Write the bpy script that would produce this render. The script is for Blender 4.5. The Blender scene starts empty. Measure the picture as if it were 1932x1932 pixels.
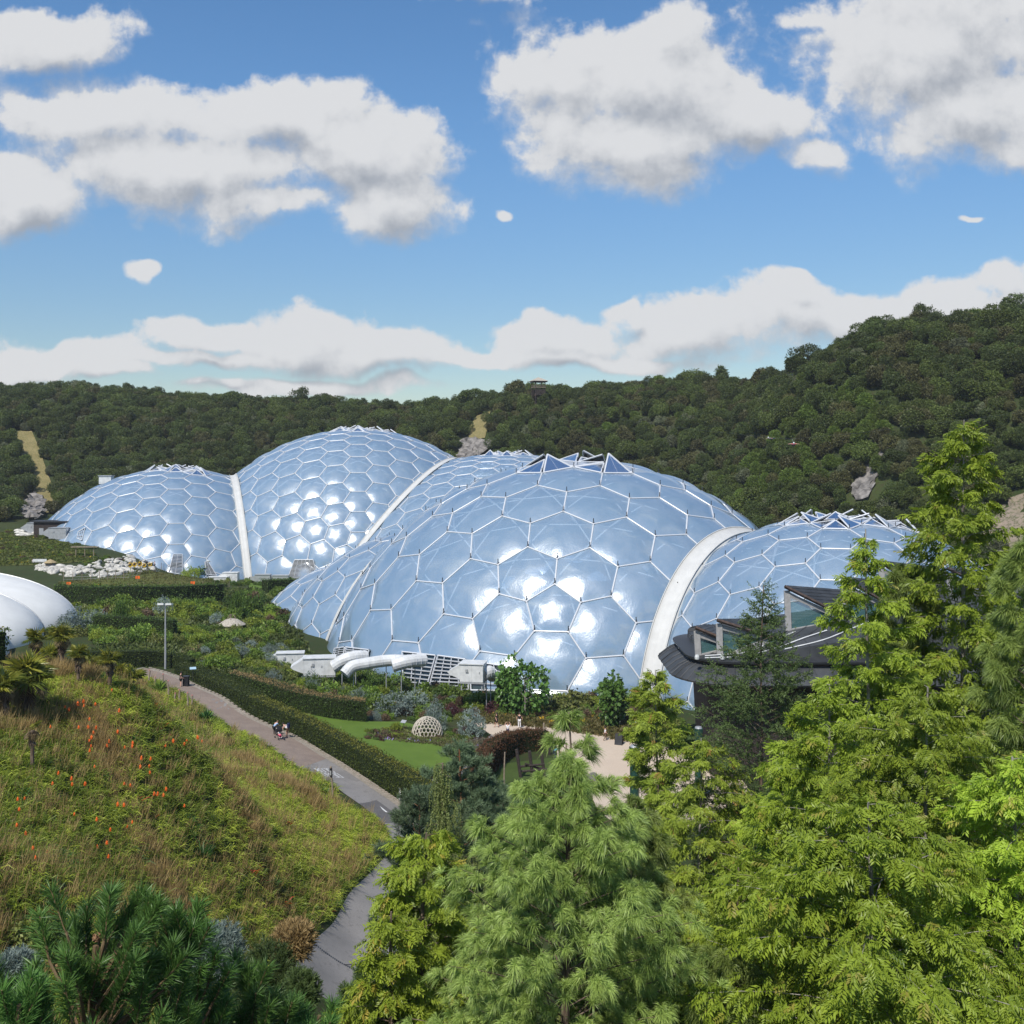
import bpy, bmesh, math, random
import numpy as np
from mathutils import Vector, Matrix
rng = np.random.default_rng(7); random.seed(7)
R = math.radians
sc = bpy.context.scene
# ---------------------------------------------------------------- camera
F, CX, HY, H = 2000.0, 966.0, 860.0, 30.0      # focal length / centre / horizon in photo units, eye height (m)
cam = bpy.data.objects.new('camera', bpy.data.cameras.new('camera'))
sc.collection.objects.link(cam); sc.camera = cam
cam.location = (0, 0, H); cam.rotation_euler = (R(90), 0, 0)
cam.data.sensor_width = 36; cam.data.lens = 36 * F / 1932; cam.data.shift_y = -106 / 1932
cam.data.clip_start = 0.5; cam.data.clip_end = 6000
# ---------------------------------------------------------------- sun + exposure
SUN_EL, SUN_AZ = 52.0, 205.0                   # azimuth clockwise from +Y (the view direction)
sd = Vector((math.sin(R(SUN_AZ)) * math.cos(R(SUN_EL)), math.cos(R(SUN_AZ)) * math.cos(R(SUN_EL)), math.sin(R(SUN_EL))))
sl = bpy.data.lights.new('sun', 'SUN'); sl.energy = 4.4; sl.angle = R(0.5); sl.color = (1, .95, .87)
so = bpy.data.objects.new('sun', sl); sc.collection.objects.link(so)
so.rotation_euler = sd.to_track_quat('Z', 'Y').to_euler(); so.location = (-60, -80, 160)
sc.view_settings.view_transform = 'Standard'; sc.view_settings.look = 'None'
sc.view_settings.exposure = 0.0; sc.view_settings.gamma = 1; sc.view_settings.use_curve_mapping = False
sc.cycles.max_bounces = 7; sc.cycles.diffuse_bounces = 2; sc.cycles.glossy_bounces = 3
sc.cycles.transmission_bounces = 4; sc.cycles.transparent_max_bounces = 10
sc.cycles.sample_clamp_indirect = 6; sc.cycles.caustics_reflective = False; sc.cycles.caustics_refractive = False

# ---------------------------------------------------------------- node helpers
class NT:
    def __init__(s, tree): s.t = tree; s.n = tree.nodes; s.l = tree.links
    def new(s, typ, **k):
        n = s.n.new(typ)
        for a, v in k.items(): setattr(n, a, v)
        return n
    def inp(s, n, i, v):
        if v is None: return
        if isinstance(v, bpy.types.NodeSocket): s.l.new(v, n.inputs[i])
        else:
            sk = n.inputs[i]
            if hasattr(sk, 'default_value'):
                if sk.type == 'RGBA' and len(v) == 3: v = (*v, 1)
                sk.default_value = v
    def math(s, op, a, b=None, c=None, clamp=False):
        n = s.new('ShaderNodeMath', operation=op, use_clamp=clamp)
        s.inp(n, 0, a); s.inp(n, 1, b); s.inp(n, 2, c); return n.outputs[0]
    def vm(s, op, a, b=None, c=None):
        n = s.new('ShaderNodeVectorMath', operation=op)
        s.inp(n, 0, a); s.inp(n, 1, b)
        if c is not None: s.inp(n, 2, c)
        return n.outputs['Value'] if op in ('LENGTH', 'DOT_PRODUCT') else n.outputs[0]
    def mix(s, f, a, b):
        n = s.new('ShaderNodeMix', data_type='RGBA')
        s.inp(n, 0, f); s.inp(n, 6, a); s.inp(n, 7, b); return n.outputs[2]
    def noise(s, vec, scale, det=4, rough=.55, dist=0):
        n = s.new('ShaderNodeTexNoise'); s.inp(n, 'Vector', vec); s.inp(n, 'Scale', scale)
        s.inp(n, 'Detail', det); s.inp(n, 'Roughness', rough); s.inp(n, 'Distortion', dist); return n
    def ramp(s, f, a, b, lo=0., hi=1.):
        n = s.new('ShaderNodeMapRange', clamp=True, interpolation_type='SMOOTHSTEP')
        s.inp(n, 0, f); s.inp(n, 1, a); s.inp(n, 2, b); s.inp(n, 3, lo); s.inp(n, 4, hi); return n.outputs[0]

# ---------------------------------------------------------------- world: Nishita sky with cumulus
w = bpy.data.worlds.new('World'); sc.world = w; w.use_nodes = True
N = NT(w.node_tree); N.n.clear()
sky = N.new('ShaderNodeTexSky', sky_type='NISHITA', sun_disc=False)
sky.sun_elevation = R(SUN_EL); sky.sun_rotation = R(SUN_AZ); sky.altitude = 50; sky.air_density = 1.0; sky.dust_density = 0.25; sky.ozone_density = 2.2
CL = [  # cumulus masses as (azimuth slope, elevation slope, half sizes) read off in the photo's angular units
 (200,235,190,95,.95),(330,330,270,85,1),(520,230,210,85,1),(660,290,190,95,1),(740,390,130,85,1),(40,390,150,75,1),(110,60,170,70,.8),(480,400,170,45,.8),
 (1190,150,240,130,1),(1180,260,190,95,1),(1050,150,140,60,.9),(1390,215,170,85,1),(1530,280,90,45,.9),(1250,60,120,70,.8),
 (1760,70,330,150,1),(1850,220,170,110,1),(1920,290,110,60,.9),(1560,20,170,50,.7),(890,-5,130,35,.8),
 (40,668,250,36,1),(230,700,120,22,.8),(400,625,130,40,1),(570,640,160,52,1),(740,662,150,34,1),(1030,634,130,38,1),(1180,592,45,26,.9),(1310,612,170,58,1),(1600,606,260,66,1),
 (1880,590,230,70,1),(1480,535,60,25,.7),(570,722,240,17,1),(1050,668,420,22,.9),(420,672,240,20,.9),(385,718,55,12,.8),
 (268,506,48,24,.6),(950,410,34,26,.5),(1850,418,40,14,.5),(-400,300,300,150,1),(2350,300,330,160,1),(-500,640,400,60,1),(2500,600,400,90,1)]
grp = bpy.data.node_groups.new('cloud_density', 'ShaderNodeTree')
grp.interface.new_socket('UV', in_out='INPUT', socket_type='NodeSocketVector')
grp.interface.new_socket('D', in_out='OUTPUT', socket_type='NodeSocketFloat')
G_ = NT(grp); gi = G_.new('NodeGroupInput'); go = G_.new('NodeGroupOutput')
uv = gi.outputs[0]
wn = G_.noise(uv, 5.5, 3, .55)
dis = G_.vm('MULTIPLY', G_.vm('SUBTRACT', wn.outputs['Color'], (.5, .5, .5)), (.10, .10, 0))
uvd = G_.vm('ADD', uv, dis)
acc = None
for (px, py, rx, ry, s_) in CL:
    c = ((px - CX) / F, (HY - py) / F, 0)
    v = G_.vm('MULTIPLY', G_.vm('SUBTRACT', uvd, c), (F / rx / 1.10, F / ry / 1.10, 0))
    d = G_.math('SUBTRACT', s_, G_.vm('LENGTH', v))
    if acc is None: acc = d
    else:
        n_ = G_.new('ShaderNodeMath', operation='SMOOTH_MAX'); G_.inp(n_, 0, acc); G_.inp(n_, 1, d); n_.inputs[2].default_value = .25; acc = n_.outputs[0]
n1 = G_.noise(uv, 9, 9, .56, .15)
n2 = G_.noise(uv, 42, 6, .6)
d = G_.math('ADD', G_.math('MAXIMUM', acc, -1.2), G_.math('MULTIPLY', G_.math('SUBTRACT', n1.outputs[0], .5), 1.7))
d = G_.math('ADD', d, G_.math('MULTIPLY', G_.math('SUBTRACT', n2.outputs[0], .5), .75))
G_.l.new(d, go.inputs[0])
tc = N.new('ShaderNodeTexCoord'); sep = N.new('ShaderNodeSeparateXYZ'); N.l.new(tc.outputs['Generated'], sep.inputs[0])
X, Y, Z = sep.outputs
yy = N.math('MAXIMUM', Y, .08)
cb = N.new('ShaderNodeCombineXYZ'); N.l.new(N.math('DIVIDE', X, yy), cb.inputs[0]); N.l.new(N.math('DIVIDE', Z, yy), cb.inputs[1])
def dens(off):
    g = N.new('ShaderNodeGroup'); g.node_tree = grp
    N.l.new(N.vm('ADD', cb.outputs[0], off), g.inputs[0]); return g.outputs[0]
D0 = dens((0, 0, 0)); D1 = dens((-.010, .024, 0))
# overhead and behind the camera: scattered fair-weather clouds in direction space
bk = N.noise(tc.outputs['Generated'], 3.2, 7, .55); bk2 = N.noise(N.vm('ADD', tc.outputs['Generated'], (0, 0, .06)), 3.2, 7, .55)
B0 = N.math('MULTIPLY', N.math('SUBTRACT', bk.outputs[0], .56), 6); B1 = N.math('MULTIPLY', N.math('SUBTRACT', bk2.outputs[0], .56), 6)
front = N.ramp(Y, .25, .5)
Dm = N.math('ADD', N.math('MULTIPLY', D0, front), N.math('MULTIPLY', B0, N.math('SUBTRACT', 1, front)))
sh0 = N.math('ADD', N.math('MULTIPLY', N.math('SUBTRACT', D0, D1), front), N.math('MULTIPLY', N.math('SUBTRACT', B0, B1), N.math('SUBTRACT', 1, front)))
cover = N.ramp(N.math('MULTIPLY', Dm, N.ramp(sh0, -.25, .35, 1.0, 2.4)), -.18, .50)
cover = N.math('MULTIPLY', cover, .96)
sh = N.math('ADD', N.math('MULTIPLY', N.math('SUBTRACT', D0, D1), front), N.math('MULTIPLY', N.math('SUBTRACT', B0, B1), N.math('SUBTRACT', 1, front)))
lit = N.ramp(N.math('SUBTRACT', sh, N.math('MULTIPLY', Dm, .10)), -.80, .26)
ccol = N.mix(lit, (.47, .505, .565), (.96, .965, .975))
bg1 = N.new('ShaderNodeBackground'); bg2 = N.new('ShaderNodeBackground'); mx = N.new('ShaderNodeMixShader'); out = N.new('ShaderNodeOutputWorld')
hsv = N.new('ShaderNodeHueSaturation'); hsv.inputs['Saturation'].default_value = 1.22; N.l.new(N.vm('SCALE', sky.outputs[0]), hsv.inputs['Color'])
hsv.inputs['Color'].links[0].from_node.inputs['Scale'].default_value = 1; N.l.new(N.ramp(Z, 0, .34, .66, 1.0), hsv.inputs['Color'].links[0].from_node.inputs['Scale'])
N.l.new(hsv.outputs[0], bg1.inputs[0]); bg1.inputs[1].default_value = .14
N.l.new(ccol, bg2.inputs[0]); bg2.inputs[1].default_value = .78
N.l.new(cover, mx.inputs[0]); N.l.new(bg1.outputs[0], mx.inputs[1]); N.l.new(bg2.outputs[0], mx.inputs[2]); N.l.new(mx.outputs[0], out.inputs[0])
w.cycles.sampling_method = 'MANUAL'; w.cycles.sample_map_resolution = 512

# ---------------------------------------------------------------- materials
MATS = {}
def newmat(name):
    m = bpy.data.materials.new(name); m.use_nodes = True; m.node_tree.nodes.clear(); MATS[name] = m
    return m, NT(m.node_tree)
def finish(Nn, sh):
    o = Nn.new('ShaderNodeOutputMaterial'); Nn.l.new(sh, o.inputs[0])
def principled(Nn, col, rough=.6, spec=.4, metal=0, nrm=None, coat=0):
    p = Nn.new('ShaderNodeBsdfPrincipled'); Nn.inp(p, 'Base Color', col); Nn.inp(p, 'Roughness', rough)
    Nn.inp(p, 'Specular IOR Level', spec); Nn.inp(p, 'Metallic', metal); Nn.inp(p, 'Coat Weight', coat)
    if nrm is not None: Nn.l.new(nrm, p.inputs['Normal'])
    return p.outputs[0]
def bump(Nn, h, strength=.3, dist=.05):
    b = Nn.new('ShaderNodeBump'); b.inputs['Strength'].default_value = strength; b.inputs['Distance'].default_value = dist
    Nn.l.new(h, b.inputs['Height']); return b.outputs[0]
def leafmat(name, a, b, tr=.3, rough=.5, spec=.3, c=None):
    m, n = newmat(name)
    at = n.new('ShaderNodeAttribute', attribute_name='var'); oi = n.new('ShaderNodeObjectInfo')
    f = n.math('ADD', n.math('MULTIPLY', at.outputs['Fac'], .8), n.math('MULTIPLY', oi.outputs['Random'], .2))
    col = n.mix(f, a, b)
    if c is not None: col = n.mix(n.ramp(at.outputs['Fac'], .93, .97), col, c)
    hs = n.new('ShaderNodeHueSaturation'); n.l.new(col, hs.inputs['Color'])
    n.inp(hs, 'Hue', n.math('ADD', .493, n.math('MULTIPLY', oi.outputs['Random'], .014)))
    n.inp(hs, 'Value', n.math('ADD', .80, n.math('MULTIPLY', oi.outputs['Random'], .45)))
    p = principled(n, hs.outputs[0], rough, spec)
    t = n.new('ShaderNodeBsdfTranslucent'); n.l.new(n.mix(1.0, hs.outputs[0], hs.outputs[0]), t.inputs[0])
    ms = n.new('ShaderNodeMixShader'); ms.inputs[0].default_value = tr
    n.l.new(p, ms.inputs[1]); n.l.new(t.outputs[0], ms.inputs[2]); finish(n, ms.outputs[0]); return m
def plain(name, col, rough=.6, spec=.4, metal=0, var=.12, scale=2., bmp=.0):
    m, n = newmat(name); tc = n.new('ShaderNodeTexCoord')
    no = n.noise(tc.outputs['Object'], scale, 5, .6)
    lo = tuple(c * (1 - var) for c in col); hi = tuple(min(1, c * (1 + var)) for c in col)
    c = n.mix(n.ramp(no.outputs[0], .3, .7), lo, hi)
    nrm = None
    if bmp: nrm = bump(n, n.noise(tc.outputs['Object'], scale * 6, 6, .6).outputs[0], bmp, .03)
    finish(n, principled(n, c, rough, spec, metal, nrm)); return m

def bark(name, a, b, sc_=6):
    m, n = newmat(name); tc = n.new('ShaderNodeTexCoord')
    v = n.vm('MULTIPLY', tc.outputs['Object'], (1, 1, .25)); no = n.noise(v, sc_, 6, .65)
    finish(n, principled(n, n.mix(n.ramp(no.outputs[0], .35, .65), a, b), .85, .2, 0, bump(n, no.outputs[0], .6, .03))); return m

M_bark = bark('bark_brown', (.09, .06, .04), (.22, .17, .13)); M_barkred = bark('bark_red', (.20, .09, .045), (.34, .19, .10))
M_barkgrey = bark('bark_grey', (.16, .14, .12), (.38, .35, .31)); M_twig = plain('twig', (.16, .11, .06), .8, .2)
M_white = plain('white_paint', (.62, .63, .62), .5, .4, var=.12, scale=1.2); M_frame = plain('white_steel', (.60, .62, .65), .35, .5, var=.03)
M_grey = plain('grey_metal', (.42, .43, .44), .45, .5, .3, var=.1); M_dark = plain('dark_metal', (.035, .037, .04), .5, .4, var=.2)
M_black = plain('black_fabric', (.015, .015, .018), .7, .3, var=.2); M_skin = plain('skin', (.58, .34, .25), .55, .4, var=.06)
M_wood = plain('weathered_wood', (.30, .24, .18), .8, .2, var=.3, scale=8, bmp=.4); M_darkwood = plain('dark_wood', (.05, .04, .035), .8, .2, var=.3, scale=6)
M_rock = plain('grey_rock', (.20, .185, .17), .9, .2, var=.5, scale=.6, bmp=.8); M_whiterock = plain('pale_rock', (.50, .48, .43), .9, .2, var=.35, scale=1.5, bmp=.7)
M_membrane = plain('white_membrane', (.56, .56, .54), .6, .3, var=.05, scale=.8)
M_tent = plain('tent_membrane', (.74, .74, .71), .6, .3, var=.05, scale=.4)
M_truss = plain('inner_steel', (.88, .90, .92), .5, .3, var=.03)

L_hill1 = leafmat('foliage_dark_wood', (.034, .056, .012), (.10, .13, .028), .18)
L_hill2 = leafmat('foliage_mid_wood', (.048, .074, .014), (.14, .175, .034), .2)
L_hill3 = leafmat('foliage_olive_wood', (.06, .064, .020), (.125, .12, .04), .2)
L_hill4 = leafmat('foliage_bright_wood', (.07, .11, .018), (.16, .22, .035), .25)
L_hill5 = leafmat('foliage_silver_wood', (.09, .11, .05), (.19, .205, .11), .2)
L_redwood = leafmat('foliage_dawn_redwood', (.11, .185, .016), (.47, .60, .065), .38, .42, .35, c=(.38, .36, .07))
L_redwood2 = leafmat('foliage_dawn_redwood_yellow', (.10, .155, .016), (.38, .45, .05), .38, .42, .35, c=(.42, .34, .06))
L_fine = leafmat('foliage_fine_green', (.12, .18, .02), (.42, .51, .065), .35, .45, .3, c=(.34, .22, .06))
L_wpine = leafmat('needles_soft_green', (.09, .155, .024), (.40, .50, .13), .28, .4, .4)
L_bpine = leafmat('needles_dark_green', (.03, .08, .018), (.15, .28, .06), .2, .4, .4)
L_spine = leafmat('needles_blue_green', (.055, .10, .05), (.22, .30, .16), .2, .45, .35)
L_larch = leafmat('needles_larch', (.05, .09, .028), (.15, .21, .065), .2)
L_weep = leafmat('needles_weeping', (.14, .19, .05), (.34, .39, .13), .3)
L_blue = leafmat('foliage_blue_grey', (.12, .165, .14), (.30, .36, .32), .2)
L_hedge = leafmat('foliage_hedge', (.035, .065, .012), (.11, .135, .022), .22)
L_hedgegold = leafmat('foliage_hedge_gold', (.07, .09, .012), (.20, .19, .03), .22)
L_beech = leafmat('foliage_beech_purple', (.035, .018, .010), (.14, .060, .028), .2)
L_g1 = leafmat('foliage_garden_green', (.075, .14, .02), (.23, .32, .05), .28)
L_g2 = leafmat('foliage_garden_deep', (.04, .08, .016), (.12, .19, .035), .2)
L_g3 = leafmat('foliage_garden_lime', (.15, .22, .025), (.32, .36, .05), .32)
L_g4 = leafmat('foliage_garden_olive', (.10, .13, .03), (.26, .28, .075), .22)
L_g5 = leafmat('foliage_garden_brown', (.10, .065, .04), (.20, .14, .08), .2)
L_g6 = leafmat('foliage_garden_purple', (.05, .018, .022), (.11, .04, .045), .2)
L_bigleaf = leafmat('foliage_big_leaf', (.06, .13, .025), (.14, .25, .05), .3, .35, .45)
L_palm = leafmat('palm_fan', (.11, .16, .025), (.45, .42, .07), .28, .35, .45)
L_palmdry = leafmat('palm_dry', (.25, .19, .09), (.42, .34, .2), .2)
L_grass = leafmat('blade_green', (.09, .16, .018), (.35, .42, .06), .34, .45, .3)
L_grassy = leafmat('blade_lime', (.18, .25, .022), (.50, .54, .08), .36, .45, .3)
L_brown = leafmat('blade_russet', (.22, .15, .055), (.50, .36, .17), .3, .6, .2)
L_rust = leafmat('flowers_rust', (.05, .08, .015), (.17, .16, .03), .3, c=(.48, .085, .02))
L_iris = leafmat('blade_bluegreen', (.03, .09, .02), (.08, .18, .04), .25)
M_poker = plain('poker_orange', (.85, .16, .025), .6, .3, var=.2); M_yellow = plain('petal_yellow', (.75, .50, .03), .6, .3)
M_violet = plain('petal_violet', (.25, .18, .45), .6, .3); M_pink = plain('petal_pink', (.75, .35, .30), .6, .3)
M_coneb = plain('pine_cone', (.26, .15, .08), .7, .3, var=.3, scale=20)

def foil():
    m, n = newmat('inflated_foil'); tc = n.new('ShaderNodeTexCoord')
    no = n.noise(tc.outputs['Object'], .35, 4, .6)
    st = n.noise(n.vm('MULTIPLY', tc.outputs['Object'], (2.4, 2.4, .35)), 2.2, 4, .6)
    base = n.mix(n.ramp(no.outputs[0], .3, .7), (.38, .575, .78), (.50, .675, .86))
    sk = n.noise(n.vm('MULTIPLY', tc.outputs['Object'], (6, 6, .22)), 1.1, 3, .5)
    base = n.mix(n.math('MULTIPLY', n.ramp(sk.outputs[0], .54, .68), .45), base, (.52, .63, .78))
    wr = n.noise(tc.outputs['Object'], .45, 4, .6); hh = n.math('ADD', st.outputs[0], n.math('MULTIPLY', wr.outputs[0], 5.0))
    nrm = bump(n, hh, .12, .12)
    p = principled(n, base, .5, .3, 0, nrm)
    gl = n.new('ShaderNodeBsdfGlossy'); gl.inputs["Roughness"].default_value = .28; gl.inputs[0].default_value = (.93, .96, 1, 1); n.l.new(nrm, gl.inputs['Normal'])
    gl2 = n.new('ShaderNodeBsdfGlossy'); gl2.inputs['Roughness'].default_value = .10; gl2.inputs[0].default_value = (.93, .96, 1, 1)
    lw = n.new('ShaderNodeFresnel'); lw.inputs[0].default_value = 1.95
    tr = n.new('ShaderNodeBsdfTransparent'); tr.inputs[0].default_value = (.80, .88, .96, 1)
    a = n.new('ShaderNodeMixShader'); a.inputs[0].default_value = .52; n.l.new(p, a.inputs[1]); n.l.new(tr.outputs[0], a.inputs[2])
    gg = n.new('ShaderNodeMixShader'); gg.inputs[0].default_value = .45; n.l.new(gl.outputs[0], gg.inputs[1]); n.l.new(gl2.outputs[0], gg.inputs[2])
    b = n.new('ShaderNodeMixShader'); n.inp(b, 0, n.math('ADD', n.math('MULTIPLY', lw.outputs[0], 1.1), .07, clamp=True)); n.l.new(a.outputs[0], b.inputs[1]); n.l.new(gg.outputs[0], b.inputs[2])
    finish(n, b.outputs[0]); return m
M_foil = foil()
def glassmat():
    m, n = newmat('dark_glass'); finish(n, principled(n, (.03, .05, .05), .08, .8)); return m
M_glass = glassmat()
M_wicker = plain('bleached_wicker', (.50, .45, .37), .8, .2, var=.1)
m_, n_ = newmat('clear_glass'); M_clear = m_
p_ = principled(n_, (.10, .22, .22), .06, .8); t_ = n_.new('ShaderNodeBsdfTransparent'); x_ = n_.new('ShaderNodeMixShader'); x_.inputs[0].default_value = .4
n_.l.new(p_, x_.inputs[1]); n_.l.new(t_.outputs[0], x_.inputs[2]); finish(n_, x_.outputs[0])

def groundmat(name, cols, sc1=.08, sc2=1.5, b=.5):
    m, n = newmat(name); g = n.new('ShaderNodeNewGeometry')
    a1 = n.noise(g.outputs['Position'], sc1, 6, .65); a2 = n.noise(g.outputs['Position'], sc2, 6, .7)
    c = n.mix(n.ramp(a1.outputs[0], .35, .65), cols[0], cols[1]); c = n.mix(n.ramp(a2.outputs[0], .45, .65), c, cols[2])
    finish(n, principled(n, c, .92, .15, 0, bump(n, a2.outputs[0], b, .1))); return m
M_ground = groundmat('soil_and_turf', ((.030, .050, .014), (.050, .068, .020), (.050, .048, .022)))
M_lawn = groundmat('mown_lawn', ((.10, .17, .026), (.125, .20, .032), (.11, .165, .028)), .5, 6, .3)
M_mound = groundmat('rough_mound_grass', ((.085, .105, .025), (.13, .12, .04), (.10, .13, .03)), .2, 2.5, .6)
M_dry = groundmat('dry_grass', ((.22, .18, .08), (.28, .23, .11), (.12, .13, .04)), .2, 2.5, .6)
def asphalt():
    m, n = newmat('asphalt'); g = n.new('ShaderNodeNewGeometry')
    a1 = n.noise(g.outputs['Position'], .35, 5, .6); a2 = n.noise(g.outputs['Position'], 14, 4, .7); a3 = n.noise(g.outputs['Position'], 1.4, 5, .7)
    c = n.mix(n.ramp(a1.outputs[0], .35, .65), (.225, .213, .20), (.29, .272, .255)); c = n.mix(n.math('MULTIPLY', n.ramp(a2.outputs[0], .45, .7), .4), c, (.14, .132, .125))
    c = n.mix(n.math('MULTIPLY', n.ramp(a3.outputs[0], .52, .66), .6), c, (.165, .155, .145))
    finish(n, principled(n, c, .9, .2, 0, bump(n, a2.outputs[0], .4, .02))); return m
M_asph = asphalt()
M_asph_old = groundmat('worn_brown_asphalt', ((.25, .195, .16), (.30, .235, .19), (.22, .175, .145)), .6, 8, .3)
M_patch = groundmat('asphalt_patch', ((.135, .13, .128), (.16, .152, .148), (.12, .115, .112)), .6, 10, .3)
M_sand = groundmat('bound_gravel', ((.56, .46, .36), (.60, .50, .39), (.52, .42, .33)), .25, 9, .25)
M_kerb = groundmat('kerb_stone', ((.32, .28, .23), (.38, .33, .28), (.22, .20, .15)), .8, 4, .5)
M_paint = plain('road_paint', (.62, .62, .60), .7, .3, var=.15, scale=10)

# ---------------------------------------------------------------- mesh builder
class Geo:
    def __init__(s): s.V = []; s.T = []; s.m = []; s.a = []; s.n = 0
    def add(s, V, T, mat=0, var=.5):
        V = np.asarray(V, float).reshape(-1, 3); T = np.asarray(T, int)
        if T.ndim == 1: T = T.reshape(1, -1)
        if T.shape[1] == 4: T = np.vstack([T[:, [0, 1, 2]], T[:, [0, 2, 3]]])
        s.V.append(V); s.T.append(T + s.n); s.m.append(np.full(len(T), mat)); s.a.append(np.full(len(V), var) if np.isscalar(var) else np.asarray(var, float)); s.n += len(V)
    def inst(s, tpl, Mx, tr, var, mat=0):
        V, T = tpl; k = len(tr)
        if k == 0: return
        VV = np.einsum('kij,nj->kni', Mx, V) + np.asarray(tr)[:, None, :]
        TT = T[None] + (np.arange(k) * len(V))[:, None, None]
        s.add(VV.reshape(-1, 3), TT.reshape(-1, 3), mat, np.repeat(np.asarray(var, float), len(V)))
    def box(s, c, size, rz=0, mat=0, M=None):
        x, y, z = np.asarray(size) / 2
        V = np.array([[i * x, j * y, k * z] for k in (-1, 1) for (i, j) in ((-1, -1), (1, -1), (1, 1), (-1, 1))])
        if M is not None: V = V @ np.asarray(M).T
        if rz: V = V @ np.array([[math.cos(rz), math.sin(rz), 0], [-math.sin(rz), math.cos(rz), 0], [0, 0, 1]])
        s.add(V + np.asarray(c), [[0, 3, 2, 1], [4, 5, 6, 7], [0, 1, 5, 4], [1, 2, 6, 5], [2, 3, 7, 6], [3, 0, 4, 7]], mat)
    def tube(s, P, r, k=6, mat=0, cap=True):
        P = np.asarray(P, float); n = len(P); r = np.full(n, r) if np.isscalar(r) else np.asarray(r, float)
        Tn = np.gradient(P, axis=0); Tn /= np.linalg.norm(Tn, axis=1)[:, None] + 1e-9
        up = np.array([0, 0, 1.]) if abs(Tn[0][2]) < .9 else np.array([1., 0, 0])
        A = np.cross(Tn, up); A /= np.linalg.norm(A, axis=1)[:, None] + 1e-9; B = np.cross(Tn, A)
        an = np.arange(k) * 2 * math.pi / k
        V = P[:, None] + r[:, None, None] * (np.cos(an)[None, :, None] * A[:, None] + np.sin(an)[None, :, None] * B[:, None])
        Q = [[i * k + j, i * k + (j + 1) % k, (i + 1) * k + (j + 1) % k, (i + 1) * k + j] for i in range(n - 1) for j in range(k)]
        s.add(V.reshape(-1, 3), Q, mat)
        if cap and k > 2:
            s.add(V[0], [[0, j + 1, j] for j in range(1, k - 1)], mat); s.add(V[-1], [[0, j, j + 1] for j in range(1, k - 1)], mat)
    def segs(s, A, B, r, k=5, mat=0):
        A = np.asarray(A, float); B = np.asarray(B, float)
        if len(A) == 0: return
        d = B - A; L = np.linalg.norm(d, axis=1)[:, None] + 1e-9; t = d / L
        up = np.where(np.abs(t[:, 2:3]) < .9, [[0, 0, 1.]], [[1., 0, 0]]); a = np.cross(t, up); a /= np.linalg.norm(a, axis=1)[:, None]; b = np.cross(t, a)
        an = np.arange(k) * 2 * math.pi / k; rr = np.broadcast_to(np.asarray(r, float), (len(A),))[:, None, None]
        ring = rr * (np.cos(an)[None, :, None] * a[:, None] + np.sin(an)[None, :, None] * b[:, None])
        V = np.concatenate([A[:, None] + ring, B[:, None] + ring], 1)
        T = np.array([[j, (j + 1) % k, k + (j + 1) % k] for j in range(k)] + [[j, k + (j + 1) % k, k + j] for j in range(k)])
        TT = T[None] + (np.arange(len(A)) * 2 * k)[:, None, None]
        s.add(V.reshape(-1, 3), TT.reshape(-1, 3), mat)
    def lathe(s, prof, c=(0, 0, 0), k=16, mat=0):
        an = np.arange(k) * 2 * math.pi / k
        V = np.array([[r * math.cos(t) + c[0], r * math.sin(t) + c[1], z + c[2]] for (r, z) in prof for t in an])
        Q = [[i * k + j, i * k + (j + 1) % k, (i + 1) * k + (j + 1) % k, (i + 1) * k + j] for i in range(len(prof) - 1) for j in range(k)]
        s.add(V, Q, mat)
    def build(s, name, mats, parent=None, smooth=False):
        me = bpy.data.meshes.new(name)
        V = np.vstack(s.V).astype(np.float32); T = np.vstack(s.T).astype(np.int32)
        me.vertices.add(len(V)); me.vertices.foreach_set('co', V.ravel())
        me.loops.add(len(T) * 3); me.loops.foreach_set('vertex_index', T.ravel())
        me.polygons.add(len(T)); me.polygons.foreach_set('loop_start', np.arange(len(T), dtype=np.int32) * 3)
        me.polygons.foreach_set('material_index', np.concatenate(s.m).astype(np.int32))
        me.polygons.foreach_set('use_smooth', np.full(len(T), smooth))
        at = me.attributes.new('var', 'FLOAT', 'POINT'); at.data.foreach_set('value', np.concatenate(s.a).astype(np.float32))
        me.update(calc_edges=True)
        for m in (mats if isinstance(mats, (list, tuple)) else [mats]): me.materials.append(m)
        return link(name, me, parent)
def link(name, me, parent=None):
    o = bpy.data.objects.new(name, me); sc.collection.objects.link(o)
    if parent is not None: o.parent = parent
    return o
def tag(o, label=None, cat=None, group=None, kind=None):
    if label: o['label'] = label
    if cat: o['category'] = cat
    if group: o['group'] = group
    if kind: o['kind'] = kind
    return o
def empty(name, loc=(0, 0, 0), rz=0, label=None, cat=None, group=None):
    o = bpy.data.objects.new(name, None); sc.collection.objects.link(o); o.location = loc; o.rotation_euler = (0, 0, rz); o.empty_display_size = .3
    return tag(o, label, cat, group)
def dup(root, loc, rz=0, s=1.0, label=None, group=None, cat=None):
    r = root.copy(); sc.collection.objects.link(r); r.location = loc; r.rotation_euler = (0, 0, rz); r.scale = s if hasattr(s, '__len__') else (s, s, s)
    tag(r, label, cat, group)
    for ch in list(root.children):
        c = ch.copy(); sc.collection.objects.link(c); c.parent = r
        for g2 in list(ch.children):
            d_ = g2.copy(); sc.collection.objects.link(d_); d_.parent = c
    return r
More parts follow.
